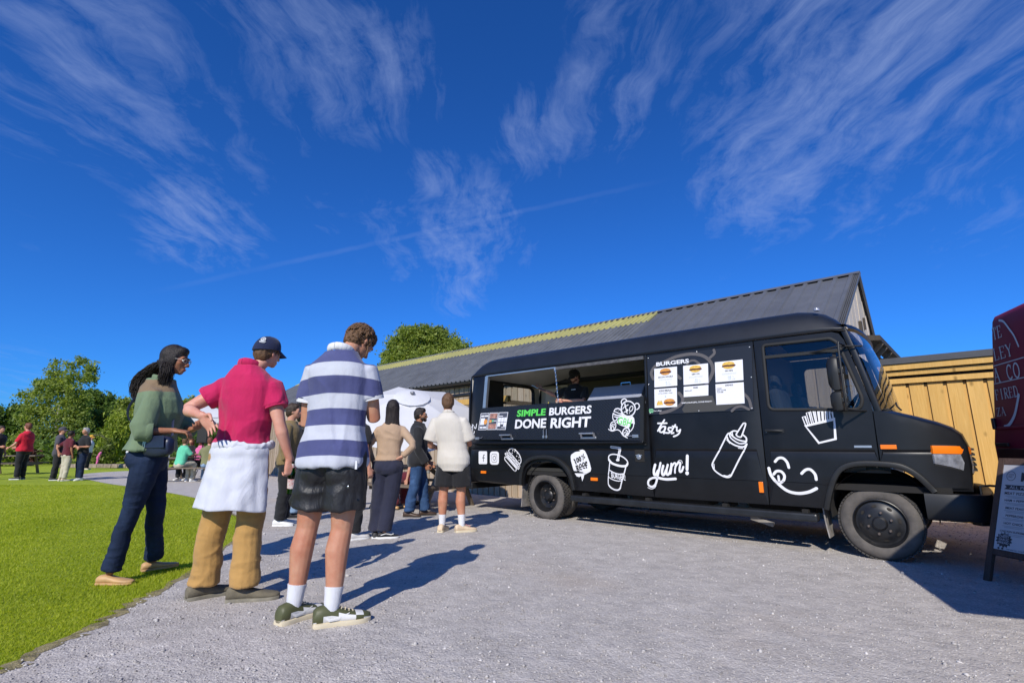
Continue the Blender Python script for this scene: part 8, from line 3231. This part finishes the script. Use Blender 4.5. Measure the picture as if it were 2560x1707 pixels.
for txt, a0, b0, a1, b1 in (('TE', .315, 2.195, .505, 2.31), ('LEY', .262, 1.985, .635, 2.1), ('A CO', .2, 1.765, .70, 1.902), ('FIRED', .16, 1.59, .60, 1.688), ('ZA', .125, 1.425, .31, 1.505)):
    serif(txt, a0, b0, a1, b1).build('lettering', SS, pv)
for pts, w in (([(.235, 1.933), (.8, 1.933)], .009), ([(.19, 1.753), (.8, 1.752)], .009), ([(.487, 2.362), (.567, 2.33), (.649, 2.237), (.706, 2.161), (.75, 2.05)], .022), ([(.241, 1.312), (.314, 1.322), (.413, 1.378), (.491, 1.45), (.6, 1.6)], .035)):
    plinestroke(pts, w).build('swirl', SS, pv)
MB().box((2.65, -.004, 1.30), (5.1, .014, .03)).build('rubbing_strip', _MATS['maroon_paint'], pv, bevel=.012)
MB().box((2.6, -.002, .8), (5.1, .03, .6)).build('lower_panel', _MATS['maroon_dark'], pv, bevel=.01)
MB().box((.21, -.03, 1.135), (.24, .02, .035)).build('handle', _MATS['trim_black'], pv, bevel=.006)
MB().box((.06, -.004, 1.35), (.05, .03, .12)).build('tail_lamp', _MATS['maroon_dark'], pv, bevel=.01)
for s, y in ((.95, .12), (4.2, .12), (.95, Wp - .12), (4.2, Wp - .12)):
    wh = empty('wheel', (s, y, .31), 0)
    wh.parent = pv
    MB().lathe([(.19, -.09), (.28, -.09), (.31, -.05), (.31, .05), (.28, .09), (.19, .09)], 28, axis='y').build('tyre', _MATS['tyre'], wh, smooth=40)
    MB().lathe([(.19, -.085), (.12, -.06), (.001, -.07)], 24, axis='y', cap=False).build('rim', _MATS['wheel_black'], wh, smooth=40)
# added out-of-view hatch, hinge and struts, shaped to shade yard and sign
MB().bar((2.6, .05, 2.10), (5.0, .05, 2.10), .02, .03).build('hatch_hinge', _MATS['trim_black'], pv)
aw = MB().prism([(2.6, 0.02), (5.0, 0.02), (5.0, -.95), (3.35, -.95), (2.6, -.36)], 2.06, 2.10, lambda a, b, h: (a, b, h - .02 * b))
aw.build('added_shade_hatch', _MATS['maroon_paint'], pv, bevel=.006, fixn=True)
for s in (3.5, 4.85):
    MB().sweep([(s, .03, 1.55), (s, -.8, 2.13)], [.012], 6).build('shade_hatch_strut', _MATS['pole_grey'], pv)

# ---- A-board menu in front of it
LB = np.array((4.03, 4.56))
bd = np.array((.10, -1.0))
bd = bd / np.linalg.norm(bd)
bn = np.array((-bd[1], bd[0]))          # towards +x (lean direction)
a_yaw = math.atan2(bd[1], bd[0])
zb0 = gzf(*LB)
ab = empty('menu_board_stand', (LB[0], LB[1], zb0), a_yaw, 'dark wooden A board with a printed pizza menu beside the maroon van', 'sign')
wood('board_frame', (.1, .062, .048), (.06, .038, .03), .1, False)
lean_ = R(20.5)
Wb, Hb = .66, 1.08


def amap(a, b, off=0.0):
    """a across the board, b up the board face; local x across, local y away from the reader."""
    return (a, b * math.sin(lean_) - off * math.cos(lean_), b * math.cos(lean_) + off * math.sin(lean_))


def abar(a0, b0, a1, b1, w, th, name):
    mb = MB()
    p0, p1 = Vector(amap(a0, b0)), Vector(amap(a1, b1))
    mb.bar(p0, p1, w, th, up=Vector(amap(0, 0, 1.0)))
    return mb.build(name, _MATS['board_frame'], ab, bevel=.004)


abar(.025, .0, .025, Hb, .05, .035, 'leg')
abar(Wb - .025, .0, Wb - .025, Hb, .05, .035, 'leg')
abar(.05, Hb - .03, Wb - .05, Hb - .03, .06, .034, 'frame_rail')
abar(.05, .255, Wb - .05, .255, .05, .033, 'frame_rail')
for a in (.03, Wb - .03):
    mb = MB()
    mb.bar(amap(a, Hb - .02, -.03), (a, .72, 0), .045, .03)
    mb.build('back_leg', _MATS['board_frame'], ab)
pn = MB()
pn.prism([(.045, .27), (Wb - .045, .27), (Wb - .045, Hb - .055), (.045, Hb - .055)], -.006, .012, lambda a, b, h: amap(a, b, h))
pan = pn.build('panel', mat('menu_paper', (.45, .445, .45), .5, var=.06, vscale=4), ab, fixn=True)
ink = mat('menu_ink', (.035, .035, .04), .6)
am = lambda a, b, o=.0135: amap(a, b, o)


def ablock(a0, b0, a1, b1, m_=None, off=.0135):
    MB().add([am(a0, b0, off), am(a1, b0, off), am(a1, b1, off), am(a0, b1, off)], [(0, 1, 2, 3)]).build('print', m_ or ink, pan)


text('MENU', pan, 'lettering', ink, (.2, .875, .5, .955), am, bold=.02)
V_, F_ = ribbon([(.12 + .035 * math.cos(t), .92 + .04 * math.sin(t)) for t in np.linspace(0, 2 * math.pi, 14)[:-1]], .004, True)
MB().add([am(*v) for v in V_], F_).build('print', ink, pan)
text('WOOD\nFIRED', pan, 'lettering', ink, (.098, .905, .142, .94), am)
MB().add([am(a, b) for a, b in ((.075, .80), (.095, .82), (.075, .84), (.6, .84), (.58, .82), (.6, .80))], [(0, 1, 2, 3, 4, 5)]).build('print', ink, pan)
text('ALL PIZZAS', pan, 'lettering', _MATS['menu_paper'], (.12, .808, .34, .832), lambda a, b: am(a, b, .015))
ablock(.285, .79, .335, .862, mat('tape', (.2, .24, .36), .5), .017)
for c, (a0, a1, items) in enumerate(((.075, .29, ('MEAT PIZZAS', 'HAM + PEPPER', 'MEAT FEAST', 'PEPPERONI', 'HOT CHICK', 'CHICKEN SUPREME')), (.34, .56, ('VEGGIE', 'MARGHERITA', 'GARDEN', 'BLUE', 'GOATS CHEESE', 'SIDES')))):
    b = .755
    for k, s_t in enumerate(items):
        hh = .032 if k == 0 else .02
        text(s_t, pan, 'lettering', ink, (a0 + .01, b, a1 - .01, b + hh), am, bold=.01, align='c')
        for l in range(2):
            ablock(a0 + .02 + .02 * l, b - .016 - l * .012, a1 - .02 - .02 * l, b - .011 - l * .012, _MATS['grey_ink'], .0136)
        b -= .066 if k else .06
st_ = []
for k in range(28):
    a = 2 * math.pi * k / 28
    r_ = .068 if k % 2 else .052
    st_.append((.125 + r_ * 1.0 * math.cos(a), .365 + r_ * math.sin(a)))
MB().add([am(*v) for v in st_], [tuple(range(28))]).build('print', ink, pan)
for k, t_ in enumerate(('CHEESY', 'GARLIC', 'BREAD')):
    text(t_, pan, 'lettering', _MATS['menu_paper'], (.085, .382 - k * .025, .165, .401 - k * .025), lambda a, b: am(a, b, .015), bold=.01)
for k in range(6):
    ablock(.34, .41 - k * .02, .42, .415 - k * .02, _MATS['grey_ink'])
    ablock(.46, .41 - k * .02, .56, .415 - k * .02, _MATS['grey_ink'])
ablock(.435, .30, .442, .42, ink)
text('www.valleypizza.co', pan, 'lettering', ink, (.15, .285, .45, .30), am)
for a in (.09, .12):
    MB().add([am(a + .009 * math.cos(t), .292 + .009 * math.sin(t)) for t in np.linspace(0, 2 * math.pi, 11)[:-1]], [tuple(range(10))]).build('print', ink, pan)
flush_text()
flush_skin()
